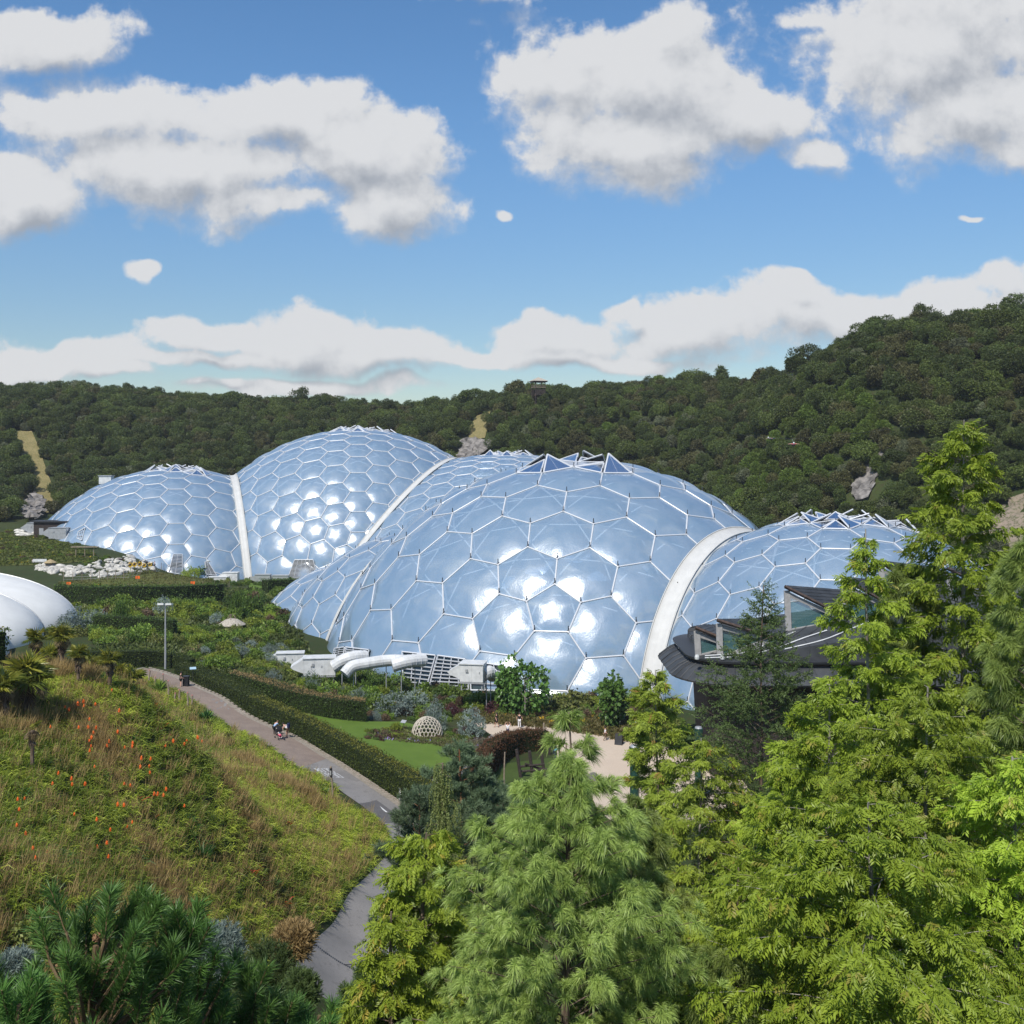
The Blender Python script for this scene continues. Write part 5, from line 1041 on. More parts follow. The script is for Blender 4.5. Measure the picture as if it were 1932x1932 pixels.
# ---------------------------------------------------------------- conifers and trees in front
def spray_tpl(n=6, L=.34, seed=0):
    r_ = np.random.default_rng(seed); V, T = [], []
    for i in range(n):
        for s_ in (-1, 1):
            o = np.array([0, -.02 * i, L * (i + .5) / n]); a = R(r_.uniform(38, 62)); d = np.array([s_ * math.sin(a), -r_.uniform(.1, .6), math.cos(a)]); ll = L * r_.uniform(.38, .56) * (1 - .35 * i / n); ww = np.array([math.cos(a), 0, -s_ * math.sin(a)]) * ll * .2
            k = len(V); V += [o, o + d * ll * .5 + ww, o + d * ll + np.array([0, -ll * .2, 0]), o + d * ll * .5 - ww]; T += [[k, k + 1, k + 2], [k, k + 2, k + 3]]
    return np.array(V), np.array(T)
def conifer(name, h, prof, nbr, spb, mat, tmat, seed, spray=.34, up=.35, r0=.16, trunk_top=.0, zmin=0.0, dens_pow=.7, droop=.35, bare=None, species='redwood', width=.26):
    """branching conifer; prof = [(height fraction, radius m)]; foliage on every branch as sprays"""
    r_ = np.random.default_rng(seed); root = empty(name); g = Geo(); n = 9; z = np.linspace(-1, h + trunk_top, n); wx = np.cumsum(r_.normal(size=n) * .05); wx -= wx[0]; wy = np.cumsum(r_.normal(size=n) * .05); wy -= wy[0]
    g.tube(np.stack([wx, wy, z], 1), np.linspace(r0, .02, n), 7); BP, BD, BV = [], [], []
    for i in range(nbr):
        f = zmin + (1 - zmin) * (1 - (1 - (i + r_.random()) / nbr) ** 1.0); zz = h * f; rad = np.interp(f, [p[0] for p in prof], [p[1] for p in prof]) * r_.uniform(.62, 1.15)
        if bare and bare(f): continue
        az = i * 2.4 + r_.normal() * .3; st = np.array([np.interp(zz, z, wx), np.interp(zz, z, wy), zz]); hd = np.array([math.cos(az), math.sin(az), 0]); rise = up * rad
        t = np.linspace(0, 1, 6)[:, None]; C = st + hd * rad * t + np.array([0, 0, 1.]) * (rise * (t - droop * t * t * 1.6)); g.tube(C, np.linspace(max(.010, r0 * .15 * (1 - f * .6)), .004, 6), 4, cap=False)
        k = max(4, int(spb * (rad / max(p[1] for p in prof)) ** dens_pow)); tt = r_.uniform(.18, 1.02, k) ** .75
        Pp = np.stack([np.interp(tt, t[:, 0], C[:, j]) for j in range(3)], 1); perp = np.array([-hd[1], hd[0], 0]); sdv = r_.choice([-1, 1], k)[:, None]; off = r_.uniform(0, 1, (k, 1)) ** .8 * rad * width * (1.15 - tt[:, None])
        Pp = Pp + perp * sdv * off + np.array([0, 0, -1.]) * off * .25 + r_.normal(size=(k, 3)) * .05; D = hd * r_.uniform(.5, 1.1, (k, 1)) + perp * sdv * r_.uniform(.1, .9, (k, 1)) + np.array([0, 0, 1.]) * r_.uniform(-.75, .1, (k, 1))
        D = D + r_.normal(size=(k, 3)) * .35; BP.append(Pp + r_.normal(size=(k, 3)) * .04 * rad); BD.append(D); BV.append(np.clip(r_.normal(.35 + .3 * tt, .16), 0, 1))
    g.build('trunk', tmat, root); BP, BD, BV = np.vstack(BP), np.vstack(BD), np.concatenate(BV); g = Geo(); k = len(BP)
    BD /= np.linalg.norm(BD, axis=1)[:, None]
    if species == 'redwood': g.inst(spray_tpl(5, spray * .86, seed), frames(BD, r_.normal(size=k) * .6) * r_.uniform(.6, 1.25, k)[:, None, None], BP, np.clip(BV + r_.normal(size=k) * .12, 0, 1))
    elif species == 'larch':
        m = 9; tt = np.tile(np.linspace(0, 1, m), k)[:, None]; b_ = np.repeat(BP, m, 0) + np.repeat(BD, m, 0) * tt * spray + np.array([0, 0, 1.]) * tt ** 2 * spray * .35
        g2 = 3; b2 = np.repeat(b_, g2, 0); d2 = r_.normal(size=(len(b2), 3)) * .8 + np.repeat(np.repeat(BD, m, 0), g2, 0) * .8; blades(g, b2, d2, spray * .24, spray * .05, 0, np.repeat(np.repeat(BV, m), g2))
    elif species == 'soft_pine':
        nn = 78; b2 = np.repeat(BP, nn, 0) + r_.normal(size=(k * nn, 3)) * .012; d2 = around(BD * .7 + np.array([0, 0, .75]), nn, 8, 78); blades(g, b2, d2, spray * r_.uniform(.85, 1.1, k * nn), spray * .034, .85, np.clip(np.repeat(BV + r_.normal(size=k) * .14, nn) + r_.normal(size=k * nn) * .12, 0, 1))
    elif species == 'stiff_pine':
        nn = 46; tt = r_.uniform(0, 1, (k * nn, 1)); Dd = BD * .6 + np.array([0, 0, .7]); Dd /= np.linalg.norm(Dd, axis=1)[:, None]; b2 = np.repeat(BP, nn, 0) + np.repeat(Dd, nn, 0) * tt * spray * 1.5; d2 = around(Dd, nn, 18, 65); blades(g, b2, d2, spray * r_.uniform(.8, 1.1, k * nn), spray * .07, .1, np.clip(np.repeat(BV, nn) + r_.normal(size=k * nn) * .12, 0, 1))
    elif species == 'weeping':
        m = 14; Ls = r_.uniform(.5, 1.3, k); tt = np.tile(np.linspace(0, 1, m), k)[:, None]; b_ = np.repeat(BP, m, 0) + np.array([0, 0, -1.]) * tt * np.repeat(Ls, m)[:, None] * spray * 2.2 + np.repeat(BD, m, 0) * .12 * np.sin(tt * 2.2)
        b2 = np.repeat(b_, 3, 0); blades(g, b2, r_.normal(size=(len(b2), 3)) + np.array([0, 0, -.8]), spray * .22, spray * .09, .2, np.repeat(np.repeat(BV, m), 3))
    g.build('foliage', mat, root); return root
def place(o, px, py_top, Yd, h, lbl, cat, sx=1.):
    x = (px - CX) / F * Yd; o.location = (x, Yd, H - (py_top - HY) / F * Yd - h); tag(o, lbl, cat); return o
def ground_h(px, py_top, Yd): x = (px - CX) / F * Yd; return H - (py_top - HY) / F * Yd - hgt(x, Yd)
# profiles are radii against height fraction (bottom to top)
def tree_at(px, py, Yd, prof_px, lbl, name='dawn_redwood', cat='tree', **kw):
    """prof_px = [(py, half width px)] as seen; turned into a profile in metres over the real height"""
    h = ground_h(px, py, Yd); m = Yd / F; zt = [(1 - ((a - py) * m) / h, b * m) for a, b in prof_px]; zt = sorted(zt); zt = [(0, zt[0][1])] + zt if zt[0][0] > 0 else zt
    o = conifer(name, h, zt, **kw); return place(o, px, py, Yd, h, lbl, cat)
RW = dict(mat=L_redwood, tmat=M_barkgrey)
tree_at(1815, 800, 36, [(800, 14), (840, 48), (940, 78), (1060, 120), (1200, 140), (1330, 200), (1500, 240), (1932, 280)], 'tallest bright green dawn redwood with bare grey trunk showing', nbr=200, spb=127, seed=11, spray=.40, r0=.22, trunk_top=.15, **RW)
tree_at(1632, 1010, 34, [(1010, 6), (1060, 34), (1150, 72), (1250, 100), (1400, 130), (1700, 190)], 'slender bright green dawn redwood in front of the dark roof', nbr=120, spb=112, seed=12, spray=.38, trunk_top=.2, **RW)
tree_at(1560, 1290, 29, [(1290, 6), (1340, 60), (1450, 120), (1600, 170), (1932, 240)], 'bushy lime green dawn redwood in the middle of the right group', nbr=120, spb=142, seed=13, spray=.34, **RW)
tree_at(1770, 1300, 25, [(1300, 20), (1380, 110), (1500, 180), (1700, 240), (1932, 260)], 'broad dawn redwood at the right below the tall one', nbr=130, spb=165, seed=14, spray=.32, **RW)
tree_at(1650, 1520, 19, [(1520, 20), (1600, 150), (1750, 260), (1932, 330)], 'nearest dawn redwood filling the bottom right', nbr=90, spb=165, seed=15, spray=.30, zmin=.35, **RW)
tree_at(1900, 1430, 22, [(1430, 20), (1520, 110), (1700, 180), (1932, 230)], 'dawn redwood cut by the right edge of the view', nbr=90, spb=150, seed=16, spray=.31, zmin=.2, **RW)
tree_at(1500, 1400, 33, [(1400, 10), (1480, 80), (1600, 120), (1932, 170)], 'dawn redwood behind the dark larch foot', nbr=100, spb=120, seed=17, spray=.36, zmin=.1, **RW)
YW = dict(mat=L_redwood2, tmat=M_bark)
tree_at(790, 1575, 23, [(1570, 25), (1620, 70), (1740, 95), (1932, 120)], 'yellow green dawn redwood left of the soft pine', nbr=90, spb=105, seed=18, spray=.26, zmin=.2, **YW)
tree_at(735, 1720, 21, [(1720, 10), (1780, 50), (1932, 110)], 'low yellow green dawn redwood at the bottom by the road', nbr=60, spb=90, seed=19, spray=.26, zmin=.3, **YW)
tree_at(1240, 1265, 56, [(1265, 6), (1300, 34), (1360, 58), (1450, 64), (1520, 60)], 'slim tree with pale stem left of the dark roof', nbr=90, spb=90, seed=21, spray=.50, mat=L_fine, tmat=M_barkgrey)
tree_at(1328, 1395, 40, [(1395, 6), (1440, 60), (1520, 90), (1650, 120), (1932, 140)], 'young tree with pale stem and small yellow leaves beside the green pillar', nbr=110, spb=105, seed=22, spray=.34, mat=L_fine, tmat=M_barkgrey)
tree_at(1245, 1480, 44, [(1480, 20), (1540, 60), (1700, 80)], 'small yellow leaved tree right of the soft pine top', nbr=70, spb=90, seed=23, spray=.38, mat=L_fine, tmat=M_bark)
tree_at(1400, 1640, 26, [(1640, 30), (1720, 100), (1932, 160)], 'leafy fine-leaved tree at the bottom between pine and redwoods', nbr=80, spb=120, seed=24, spray=.26, zmin=.2, mat=L_fine, tmat=M_bark)
tree_at(1440, 1105, 42, [(1105, 3), (1170, 22), (1240, 60), (1330, 105), (1420, 140), (1500, 150)], 'dark larch with upswept feathery branches before the dark roof', name='larch', nbr=190, spb=50, seed=25, spray=.46, mat=L_larch, tmat=M_bark, up=.55, droop=.1, species='larch', width=.30)
SP = dict(name='soft_needled_pine', mat=L_wpine, tmat=M_bark, species='soft_pine', up=.75, droop=.15)
tree_at(1062, 1440, 19.5, [(1440, 10), (1475, 48), (1522, 88), (1600, 135), (1657, 160), (1790, 222), (1932, 275)], 'big soft-needled pine in the middle foreground', nbr=160, spb=25, seed=31, spray=.26, r0=.2, zmin=.30, width=.22, dens_pow=.9, **SP)
tree_at(1078, 1345, 24, [(1345, 5), (1375, 16), (1430, 50), (1470, 60), (1500, 60)], 'thin top shoot of a soft-needled pine standing against the pale plaza', nbr=22, spb=8, seed=32, spray=.34, r0=.07, zmin=.66, width=.2, **SP)
tree_at(1190, 1510, 22, [(1510, 5), (1560, 40), (1660, 90), (1932, 150)], 'slender soft-needled pine right of the big one', nbr=70, spb=20, seed=33, spray=.29, zmin=.35, width=.22, **SP)
tree_at(1700, 1070, 37, [(1070, 5), (1120, 40), (1200, 60), (1300, 70)], 'pine with long green needles between the two tall redwoods', nbr=70, spb=20, seed=34, spray=.5, zmin=.3, width=.22, **SP)
tree_at(1925, 1020, 30, [(1020, 10), (1100, 40), (1200, 70), (1400, 90), (1700, 100)], 'pine with hanging needles at the right edge', nbr=90, spb=22, seed=35, spray=.42, zmin=.2, width=.22, **SP)
tree_at(1370, 1800, 20, [(1800, 10), (1860, 70), (1932, 110)], 'low soft-needled pine at the bottom right of the big one', nbr=60, spb=22, seed=36, spray=.27, zmin=.4, width=.22, **SP)
SC = dict(name='scots_pine', mat=L_spine, tmat=M_barkred, species='stiff_pine', up=.5, droop=.2)
tree_at(872, 1415, 33, [(1415, 8), (1450, 40), (1520, 85), (1600, 110), (1700, 120), (1800, 100)], 'blue-green Scots pine with reddish trunk behind the soft pine', nbr=130, spb=60, seed=41, spray=.17, r0=.14, width=.3, **SC)
tree_at(800, 1500, 31, [(1500, 8), (1550, 60), (1620, 100), (1680, 80)], 'left part-hidden Scots pine with a branch over the road', nbr=80, spb=60, seed=42, spray=.17, r0=.10, width=.3, **SC)
tree_at(955, 1500, 38, [(1500, 8), (1530, 50), (1600, 70), (1700, 70)], 'dark Scots pine between the soft pine and the copper hedge', nbr=80, spb=60, seed=43, spray=.18, r0=.10, width=.3, **SC)
tree_at(828, 1440, 28, [(1432, 6), (1500, 24), (1580, 42), (1680, 75), (1780, 90), (1932, 100)], 'weeping conifer with hanging pale green strands', name='weeping_conifer', nbr=170, spb=34, seed=44, spray=.22, mat=L_weep, tmat=M_bark, up=.3, droop=.6, species='weeping', r0=.08, width=.15)

# dark pine at bottom left with cones
def black_pine(px, py, Yd, n, wpx, hpx, seed, lbl, cones=5, needle=.27, shoot=.6, mat=L_bpine):
    r_ = np.random.default_rng(seed); m = Yd / F; x = (px - CX) * m; zt = H - (py - HY) * m; zg = hgt(x, Yd); root = empty('dark_pine', (x, Yd, zg)); hh = zt - zg
    tips = []; tw = Geo(); tw.tube([(0, 0, -.5), (0, 0, hh * .6), (.1, 0, hh - hpx * m * .3)], [.14, .10, .03], 7)
    for i in range(n):
        a = r_.uniform(0, 6.28); rr = math.sqrt(r_.random()) * wpx / 2 * m; top = hh - (rr / (wpx / 2 * m)) ** 2 * hpx * m * .35 - r_.random() ** 1.5 * hpx * m * .9; tip = np.array([rr * math.cos(a), rr * math.sin(a) * .8, top])
        d = np.array([math.cos(a) * .45, math.sin(a) * .45, 1.]) + r_.normal(size=3) * .12; d /= np.linalg.norm(d); b = tip - d * shoot; tips.append((b, tip, d)); j = np.array([b[0] * .3, b[1] * .3, b[2] - shoot * .9]); tw.tube([j, b, tip], [.022, .018, .010], 5)
    tw.build('trunk', M_twig, root); B0_ = np.array([t[0] for t in tips]); D_ = np.array([t[2] for t in tips]); nn = 260; k = len(tips); tt = r_.uniform(0, 1, (k * nn, 1)) ** .8
    g = Geo(); b2 = np.repeat(B0_, nn, 0) + np.repeat(D_, nn, 0) * tt * shoot; d2 = around(D_, nn, 22, 62) ; blades(g, b2, d2, needle * r_.uniform(.75, 1.1, k * nn), .0105, .12, np.clip(np.repeat(r_.normal(.5, .2, k), nn) + .25 * (tt[:, 0] - .5) + r_.normal(size=k * nn) * .1, 0, 1)); g.build('needles', mat, root)
    for i in r_.choice(k, min(cones, k), replace=False):
        b, tip, d = tips[i]; a = r_.uniform(0, 6.28); cd = np.array([math.cos(a), -abs(math.sin(a)), .1]); cd /= np.linalg.norm(cd); g = Geo(); s_ = .055
        pts = [b + d * shoot * .1 + cd * (.03 + q * .15) for q in np.linspace(0, 1, 7)]; g.tube(pts, [.015, .04, .052, .055, .046, .03, .01], 8)
        for q in np.linspace(.1, .9, 9):
            c = b + d * shoot * .1 + cd * (.03 + q * .15); rr = float(np.interp(q, [0, .3, .6, 1], [.03, .055, .052, .015])); Fm = frames(cd[None], q * 7)[0]; an = np.arange(7) * 6.283 / 7
            bb = c + (Fm[:, 0][None] * np.cos(an)[:, None] + Fm[:, 1][None] * np.sin(an)[:, None]) * rr * .8; dd = (bb - c) * 20 + cd * .6; blades(g, bb, dd, .03, .03, 0, .5)
        g.build('pine_cone', M_coneb, root)
    tag(root, lbl, 'pine'); return root
black_pine(165, 1655, 13.5, 70, 400, 430, 51, 'dark pine with upright shoots and brown cones at the bottom left', 7)
black_pine(340, 1690, 14.5, 46, 240, 400, 52, 'dark pine with cones right of the leftmost one', 4)
black_pine(470, 1800, 15.5, 26, 190, 220, 53, 'low dark pine at the bottom beside the road', 1)
black_pine(20, 1830, 12.5, 22, 200, 220, 54, 'dark pine shoots in the bottom left corner', 1)
black_pine(590, 1880, 16, 16, 130, 120, 55, 'dark pine tips at the bottom edge right of the dwarf spruces', 0)
def dwarf(px, py_top, Yd, wpx, hpx, mat, lbl, seed, n=900, nm='dwarf_conifer', L=.10, stiff=True):
    m = Yd / F; x = (px - CX) * m; zt = H - (py_top - HY) * m; zg = hgt(x, Yd); rz_ = hpx * m / 2; r_ = np.random.default_rng(seed); root = empty(nm, (x, Yd, zg)); hh = zt - zg
    g = Geo(); g.tube([(0, 0, -.3), (0, 0, hh - rz_)], [.09, .04], 6); g.build('trunk', M_bark, root); Pp, D = lumpy(n, wpx * m / 2, wpx * m / 2, rz_, seed, 10, -.9); g = Geo(); nn = 16; k = len(Pp); D = D + np.array([0, 0, .8]); D /= np.linalg.norm(D, axis=1)[:, None]
    tt = r_.uniform(-.5, .8, (k * nn, 1)); b2 = np.repeat(Pp, nn, 0) + np.repeat(D, nn, 0) * tt * L * 1.6 + np.array([0, 0, hh - rz_]); blades(g, b2, around(D, nn, 20, 60), L, L * .12, 0, np.clip(np.repeat(r_.normal(.5, .2, k), nn), 0, 1)); g.build('foliage', mat, root); tag(root, lbl, 'conifer'); return root
dwarf(412, 1742, 19, 92, 110, L_blue, 'round blue-grey dwarf spruce right of the dark pine', 61)
dwarf(500, 1760, 23, 130, 170, L_larch, 'dark green bushy juniper beside the shaded road', 62, 1500); dwarf(560, 1830, 21, 80, 120, L_larch, 'low dark juniper at the road corner', 63)
dwarf(555, 1745, 30, 70, 70, L_brown, 'tan feathery grass bush at the road edge', 64, 700, 'grass_bush', .2)
dwarf(690, 1800, 24, 44, 170, L_larch, 'narrow dark spiky conifer by the road edge', 65, 900); dwarf(655, 1845, 23, 50, 130, L_larch, 'small dark spiky conifer at the bottom by the road', 66, 700); dwarf(720, 1835, 22, 50, 130, L_larch, 'dark conifer next to the yellow green redwood foot', 67, 700)
dwarf(20, 1800, 17, 90, 80, L_blue, 'blue-grey conifer behind the bottom left pine', 68)
# broad-leaved undergrowth on the near slope so no bare soil shows between the trees
UND = []
for i in range(260):
    Yd = rng.uniform(18, 62); px = rng.uniform(700, 2050); x = (px - CX) / F * Yd
    if x < -3.6 and Yd > 44: continue
    if Yd > 50 and px < 1180: continue
    zg = hgt(x, Yd); r_ = rng.uniform(.8, 1.5); k_ = ['deep', 'olive', 'deep2', 'green', 'fine', 'green2'][rng.integers(6)]; UND.append((SK.index(k_), (x, Yd, zg), (r_, r_, r_ * rng.uniform(.9, 1.5)), rng.uniform(0, 6)))
for i in range(260):
    Yd = rng.uniform(12, 46); px = rng.uniform(-100, 560); x = (px - CX) / F * Yd; zg = hgt(x, Yd)
    if HY - F * (zg - H) / Yd < 1760: continue
    k_ = ['deep', 'deep2', 'olive', 'green'][rng.integers(4)]; r_ = rng.uniform(.4, .8); UND.append((SK.index(k_), (x, Yd, zg), (r_, r_, r_), rng.uniform(0, 6)))
scatter('undergrowth', UND, [SH[k][0] for k in SK], 'leafy undergrowth below the foreground trees', 'undergrowth')
scatter('mixed_planting', MASS, [SH[k][0] for k in SK], 'dense mixed garden planting between the paths and the domes', 'garden planting')
for k, a in (('green', 0), ('lime', 1), ('olive', 2)): pass
cover('garden_cover', ((180, 1250), (170, 1130), (560, 1110), (560, 1180), (600, 1270), (900, 1300), (1280, 1318), (1230, 1362), (905, 1352), (640, 1340), (480, 1290), (380, 1262)), 7000, leafmat('cover_leaves', (.05, .085, .018), (.13, .15, .04), .25), 6, .75, .26, .9, 'low green ground cover filling the garden beds', 70, .4)
for k in SK:
    if not SH[k][1]:
        p = Gd(880 + 12 * SK.index(k), 1348, 60); o = SH[k][0]; o.location = p; SH[k][1] = True; tag(o, '%s shrub at the back of the plaza border' % names[k], 'shrub')
# ---------------------------------------------------------------- air handling units and ducts
def vec(*a): return np.array(a, float)
def air_unit(p, L_, W_, Hh, rz, lbl, parts_=True, hood=True, legs=.8, mat=M_white):
    root = empty('air_unit', p, rz, lbl, 'air unit'); g = Geo()
    nb = max(2, int(L_ / 1.1)); g.box((0, 0, legs + Hh / 2), (L_, W_, Hh))
    for i in range(nb + 1): g.box((-L_ / 2 + L_ * i / nb, 0, legs + Hh / 2), (.05, W_ + .05, Hh - .04))
    g.build('housing', mat, root); g = Geo(); g.box((0, 0, legs + Hh + .06), (L_ + .25, W_ + .25, .10)); g.build('lid', mat, root)
    if hood:
        g = Geo(); x0 = -L_ / 2 - .02; d = Hh * .75; V = [(x0, -W_ / 2, legs + Hh), (x0, W_ / 2, legs + Hh), (x0, W_ / 2, legs + Hh * .15), (x0, -W_ / 2, legs + Hh * .15), (x0 - d, -W_ / 2 * .96, legs + Hh * .52), (x0 - d, W_ / 2 * .96, legs + Hh * .52), (x0 - d * .8, W_ / 2 * .96, legs + Hh * .38), (x0 - d * .8, -W_ / 2 * .96, legs + Hh * .38)]
        g.add(V, [[0, 1, 5, 4], [4, 5, 6, 7], [7, 6, 2, 3]]); g.add(V, [[0, 4, 7], [0, 7, 3], [1, 6, 5], [1, 2, 6]]); g.build('intake_hood', mat, root)
    g = Geo(); g.box((0, 0, legs * .85), (L_ + .1, W_ + .1, .18)); g.build('base_frame', M_grey, root)
    for i in (-1, 1):
        for j in (-1, 1): g = Geo(); g.box((i * L_ * .45, j * W_ * .4, legs * .3), (.12, .12, legs * 1.2)); g.build('leg', M_grey, root)
    g = Geo()
    for i in range(nb): g.box((-L_ / 2 + L_ * (i + .5) / nb + .3, -W_ / 2 - .04, legs + Hh * .55), (.10, .05, .22))
    g.box((-L_ / 2 + L_ * .3, -W_ / 2 - .08, legs + Hh * .65), (.25, .12, .35)); g.build('door_handles', M_grey, root); return root
def duct(pts, r, parent_or_lbl, rings=True, posts=True):
    C = spline(pts, 22); g = Geo(); g.tube(C, r, 14); root = empty('air_duct', (0, 0, 0), 0, parent_or_lbl, 'duct')
    g.build('pipe', M_white, root, False); g = Geo()
    for i in range(2, 21, 3): d = C[i + 1] - C[i - 1]; d /= np.linalg.norm(d); g.tube([C[i] - d * .04, C[i] + d * .04], r * 1.05, 14)
    g.build('pipe_bands', M_frame, root)
    for i in (6, 15):
        g = Geo(); b = C[i]; g.tube([(b[0], b[1], hgt(b[0], b[1]) - .2), (b[0], b[1], b[2] - r * .8)], .06, 6); g.build('support_post', M_grey, root)
    return root
def at(px, py, Yd, base=None): return P(px, py, Yd)
u1 = P(603, 1283, 134); u1[2] = hgt(u1[0], u1[1]) ; top = H - (1240 - HY) / F * 134
air_unit((u1[0], u1[1], top - 2.1 - .9), 3.9, 2.2, 2.1, R(8), 'largest white air unit with angled hood beside the near dome', legs=.9)
p_ = P(548, 1250, 146); air_unit((p_[0], p_[1], H - (1230 - HY) / F * 146 - 1.7 - .9), 3.6, 1.8, 1.7, R(8), 'white air unit behind the largest one, mostly hidden by shrubs')
p_ = P(893, 1290, 124); air_unit((p_[0], p_[1], H - (1249 - HY) / F * 124 - 2.0 - .9), 2.7, 2.3, 2.0, R(-10), 'white air unit with hood near the broad big-leaved tree')
p_ = P(478, 1205, 165); air_unit((p_[0], p_[1], H - (1193 - HY) / F * 165 - 1.4 - .6), 4.0, 1.8, 1.4, R(5), 'white flat roofed unit above the low flower border', legs=.6)
p_ = P(468, 1216, 158); air_unit((p_[0], p_[1], H - (1209 - HY) / F * 158 - 1.2 - .5), 2.6, 1.6, 1.2, R(5), 'small white unit just below another flat roofed unit', legs=.5)
p_ = P(519, 1192, 172); air_unit((p_[0], p_[1], H - (1184 - HY) / F * 172 - 1.2 - .5), 2.4, 1.6, 1.2, R(5), 'small white unit touching the left edge of the near dome', legs=.5, hood=False)
p_ = P(113, 1020, 262); air_unit((p_[0], p_[1], hgt(p_[0], p_[1]) - .2), 4.4, 2.6, 2.6, R(-5), 'grey air unit with small boxes left of the leftmost dome', legs=.5, mat=M_grey)
p_ = P(70, 1006, 270); air_unit((p_[0], p_[1], hgt(p_[0], p_[1]) - .2), 4.0, 2.4, 2.4, R(-5), 'grey air unit at the far left before the dark boulder', legs=.5, mat=M_grey)
p_ = P(412, 1092, 248); air_unit((p_[0], p_[1], hgt(p_[0], p_[1])), 4.4, 2.0, 1.6, R(0), 'low white unit right of the big round bush at the far dome', legs=.3)
p_ = P(436, 1088, 250); air_unit((p_[0], p_[1], hgt(p_[0], p_[1])), 3.4, 2.0, 2.3, R(0), 'white unit touching the white gutter between the far domes', legs=.5)
p_ = P(497, 1100, 250); air_unit((p_[0], p_[1], hgt(p_[0], p_[1])), 3.4, 1.8, 1.8, R(0), 'grey unit at the foot of the tallest dome by its louvres', legs=.4, mat=M_grey)
p_ = P(530, 1098, 250); air_unit((p_[0], p_[1], hgt(p_[0], p_[1])), 3.6, 1.6, 1.6, R(0), 'grey low unit before the small louvres of the tallest dome', legs=.3, mat=M_grey, hood=False)
duct([P(630, 1258, 133), P(648, 1246, 133), P(668, 1240, 133.5), P(690, 1239, 134.5)], .80, 'upper white round duct from the largest air unit')
duct([P(650, 1272, 129), P(664, 1258, 129.5), P(690, 1252, 130), P(735, 1246, 131), P(775, 1247, 131.5)], .72, 'long white round duct running right behind the bushes')
duct([P(740, 1256, 130), P(770, 1248, 130.5), P(800, 1245, 132)], .80, 'short white round duct entering the dome louvres')
duct([P(912, 1272, 124), P(922, 1268, 124.5), P(930, 1275, 126)], .75, 'curved white duct behind the hooded unit by the big-leaved tree')
# plant room beside the leftmost dome
p_ = P(100, 1018, 266); g0 = hgt(p_[0], p_[1]); root = empty('plant_room', (p_[0], p_[1], g0 - .3), R(-3), 'dark low plant room left of the leftmost dome', 'shed')
g = Geo(); g.box((0, 2, 1.9), (10, 4, 3.8)); g.build('wall', M_darkwood, root); g = Geo(); g.box((.6, 2, 3.95), (13, 5, .3)); g.build('roof', M_dark, root)
for x in (-3, 0.5): g = Geo(); g.box((x, -.03, 1.2), (1.1, .08, 2.2)); g.build('door', M_grey, root)
p_ = P(201, 905, 298); root = empty('rooftop_cabin', (p_[0], p_[1], p_[2] - 1), 0, 'small white cabin on the slope above the leftmost dome', 'cabin'); g = Geo(); g.box((0, 0, .9), (3.4, 2.4, 2.2)); g.build('wall', M_white, root); g = Geo(); g.box((0, 0, 2.1), (3.8, 2.8, .2)); g.build('roof', M_grey, root)
# ---------------------------------------------------------------- white tent roof at the left
root = empty('tent_roof', (0, 0, 0), 0, 'large white ribbed membrane roof at the left edge', 'tent'); bays = [(120, 129), (129, 138), (138, 148.5), (148.5, 160)]
for (y0, y1) in bays:
    g = Geo(); nu, nv = 40, 12; V = []
    for j in range(nv + 1):
        t = j / nv; y = y0 + (y1 - y0) * t; lob = 1 + .075 * (4 * t * (1 - t)); fr = (y - 120) / 40.
        a, hh = 20 * lob, (7.6 + fr * .3) * lob
        for i in range(nu + 1): th = math.pi * (i / nu) * 1.16 - .25; V.append((-85.5 + a * math.cos(th), y, 5.0 + hh * math.sin(th)))
    g.add(V, [[j * (nu + 1) + i, j * (nu + 1) + i + 1, (j + 1) * (nu + 1) + i + 1, (j + 1) * (nu + 1) + i] for j in range(nv) for i in range(nu)]); g.build('membrane_bay', M_tent, root, True)
for k, y in enumerate((120, 129, 138, 148.5, 160)):
    fr = (y - 120) / 40.; g = Geo(); g.tube([(-85.5 + 20.03 * math.cos(t), y, 5.0 + (7.63 + fr * .3) * math.sin(t)) for t in np.linspace(-.25, 3.39, 50)], .10, 6); g.build('seam_rib', M_grey, root)
# ---------------------------------------------------------------- dark roofed building at the right
M_roof = plain('standing_seam_copper', (.06, .064, .068), .6, .4, .2, var=.3, scale=.5); M_copper = plain('aged_copper_edge', (.13, .09, .07), .6, .4, .4, var=.35, scale=2)
M_sill = plain('grey_timber_frame', (.36, .35, .34), .7, .3, var=.12, scale=3)
root = empty('visitor_building', (0, 0, 0), 0, 'dark standing-seam roofed building with glazed triangular dormers', 'building')
def rrect(off, n=10, x0=14.8, x1=88, y0=94, y1=113, r=6.0):
    x0, x1, y0, y1 = x0 + off, x1 - off, y0 + off, y1 - off; r = max(r - off, .5); pts = []
    for cx_, cy_, a0 in ((x1 - r, y0 + r, -90), (x1 - r, y1 - r, 0), (x0 + r, y1 - r, 90), (x0 + r, y0 + r, 180)):
        for i in range(n + 1): a = R(a0 + 90 * i / n); pts.append((cx_ + r * math.cos(a), cy_ + r * math.sin(a)))
    out = []
    for i in range(len(pts)):   # densify straight runs
        a, b = np.array(pts[i]), np.array(pts[(i + 1) % len(pts)]); k = max(1, int(np.linalg.norm(b - a) / 1.6))
        for j in range(k): out.append(a + (b - a) * j / k)
    return np.array(out)
base_ = rrect(0); cen = np.array([51, 103.5])
def ring_at(off, z):
    q = rrect(off); q = q[np.round(np.linspace(0, len(q) - 1, 150)).astype(int)]; zz = np.full(150, z) if np.isscalar(z) else z(q); return np.c_[q, zz]
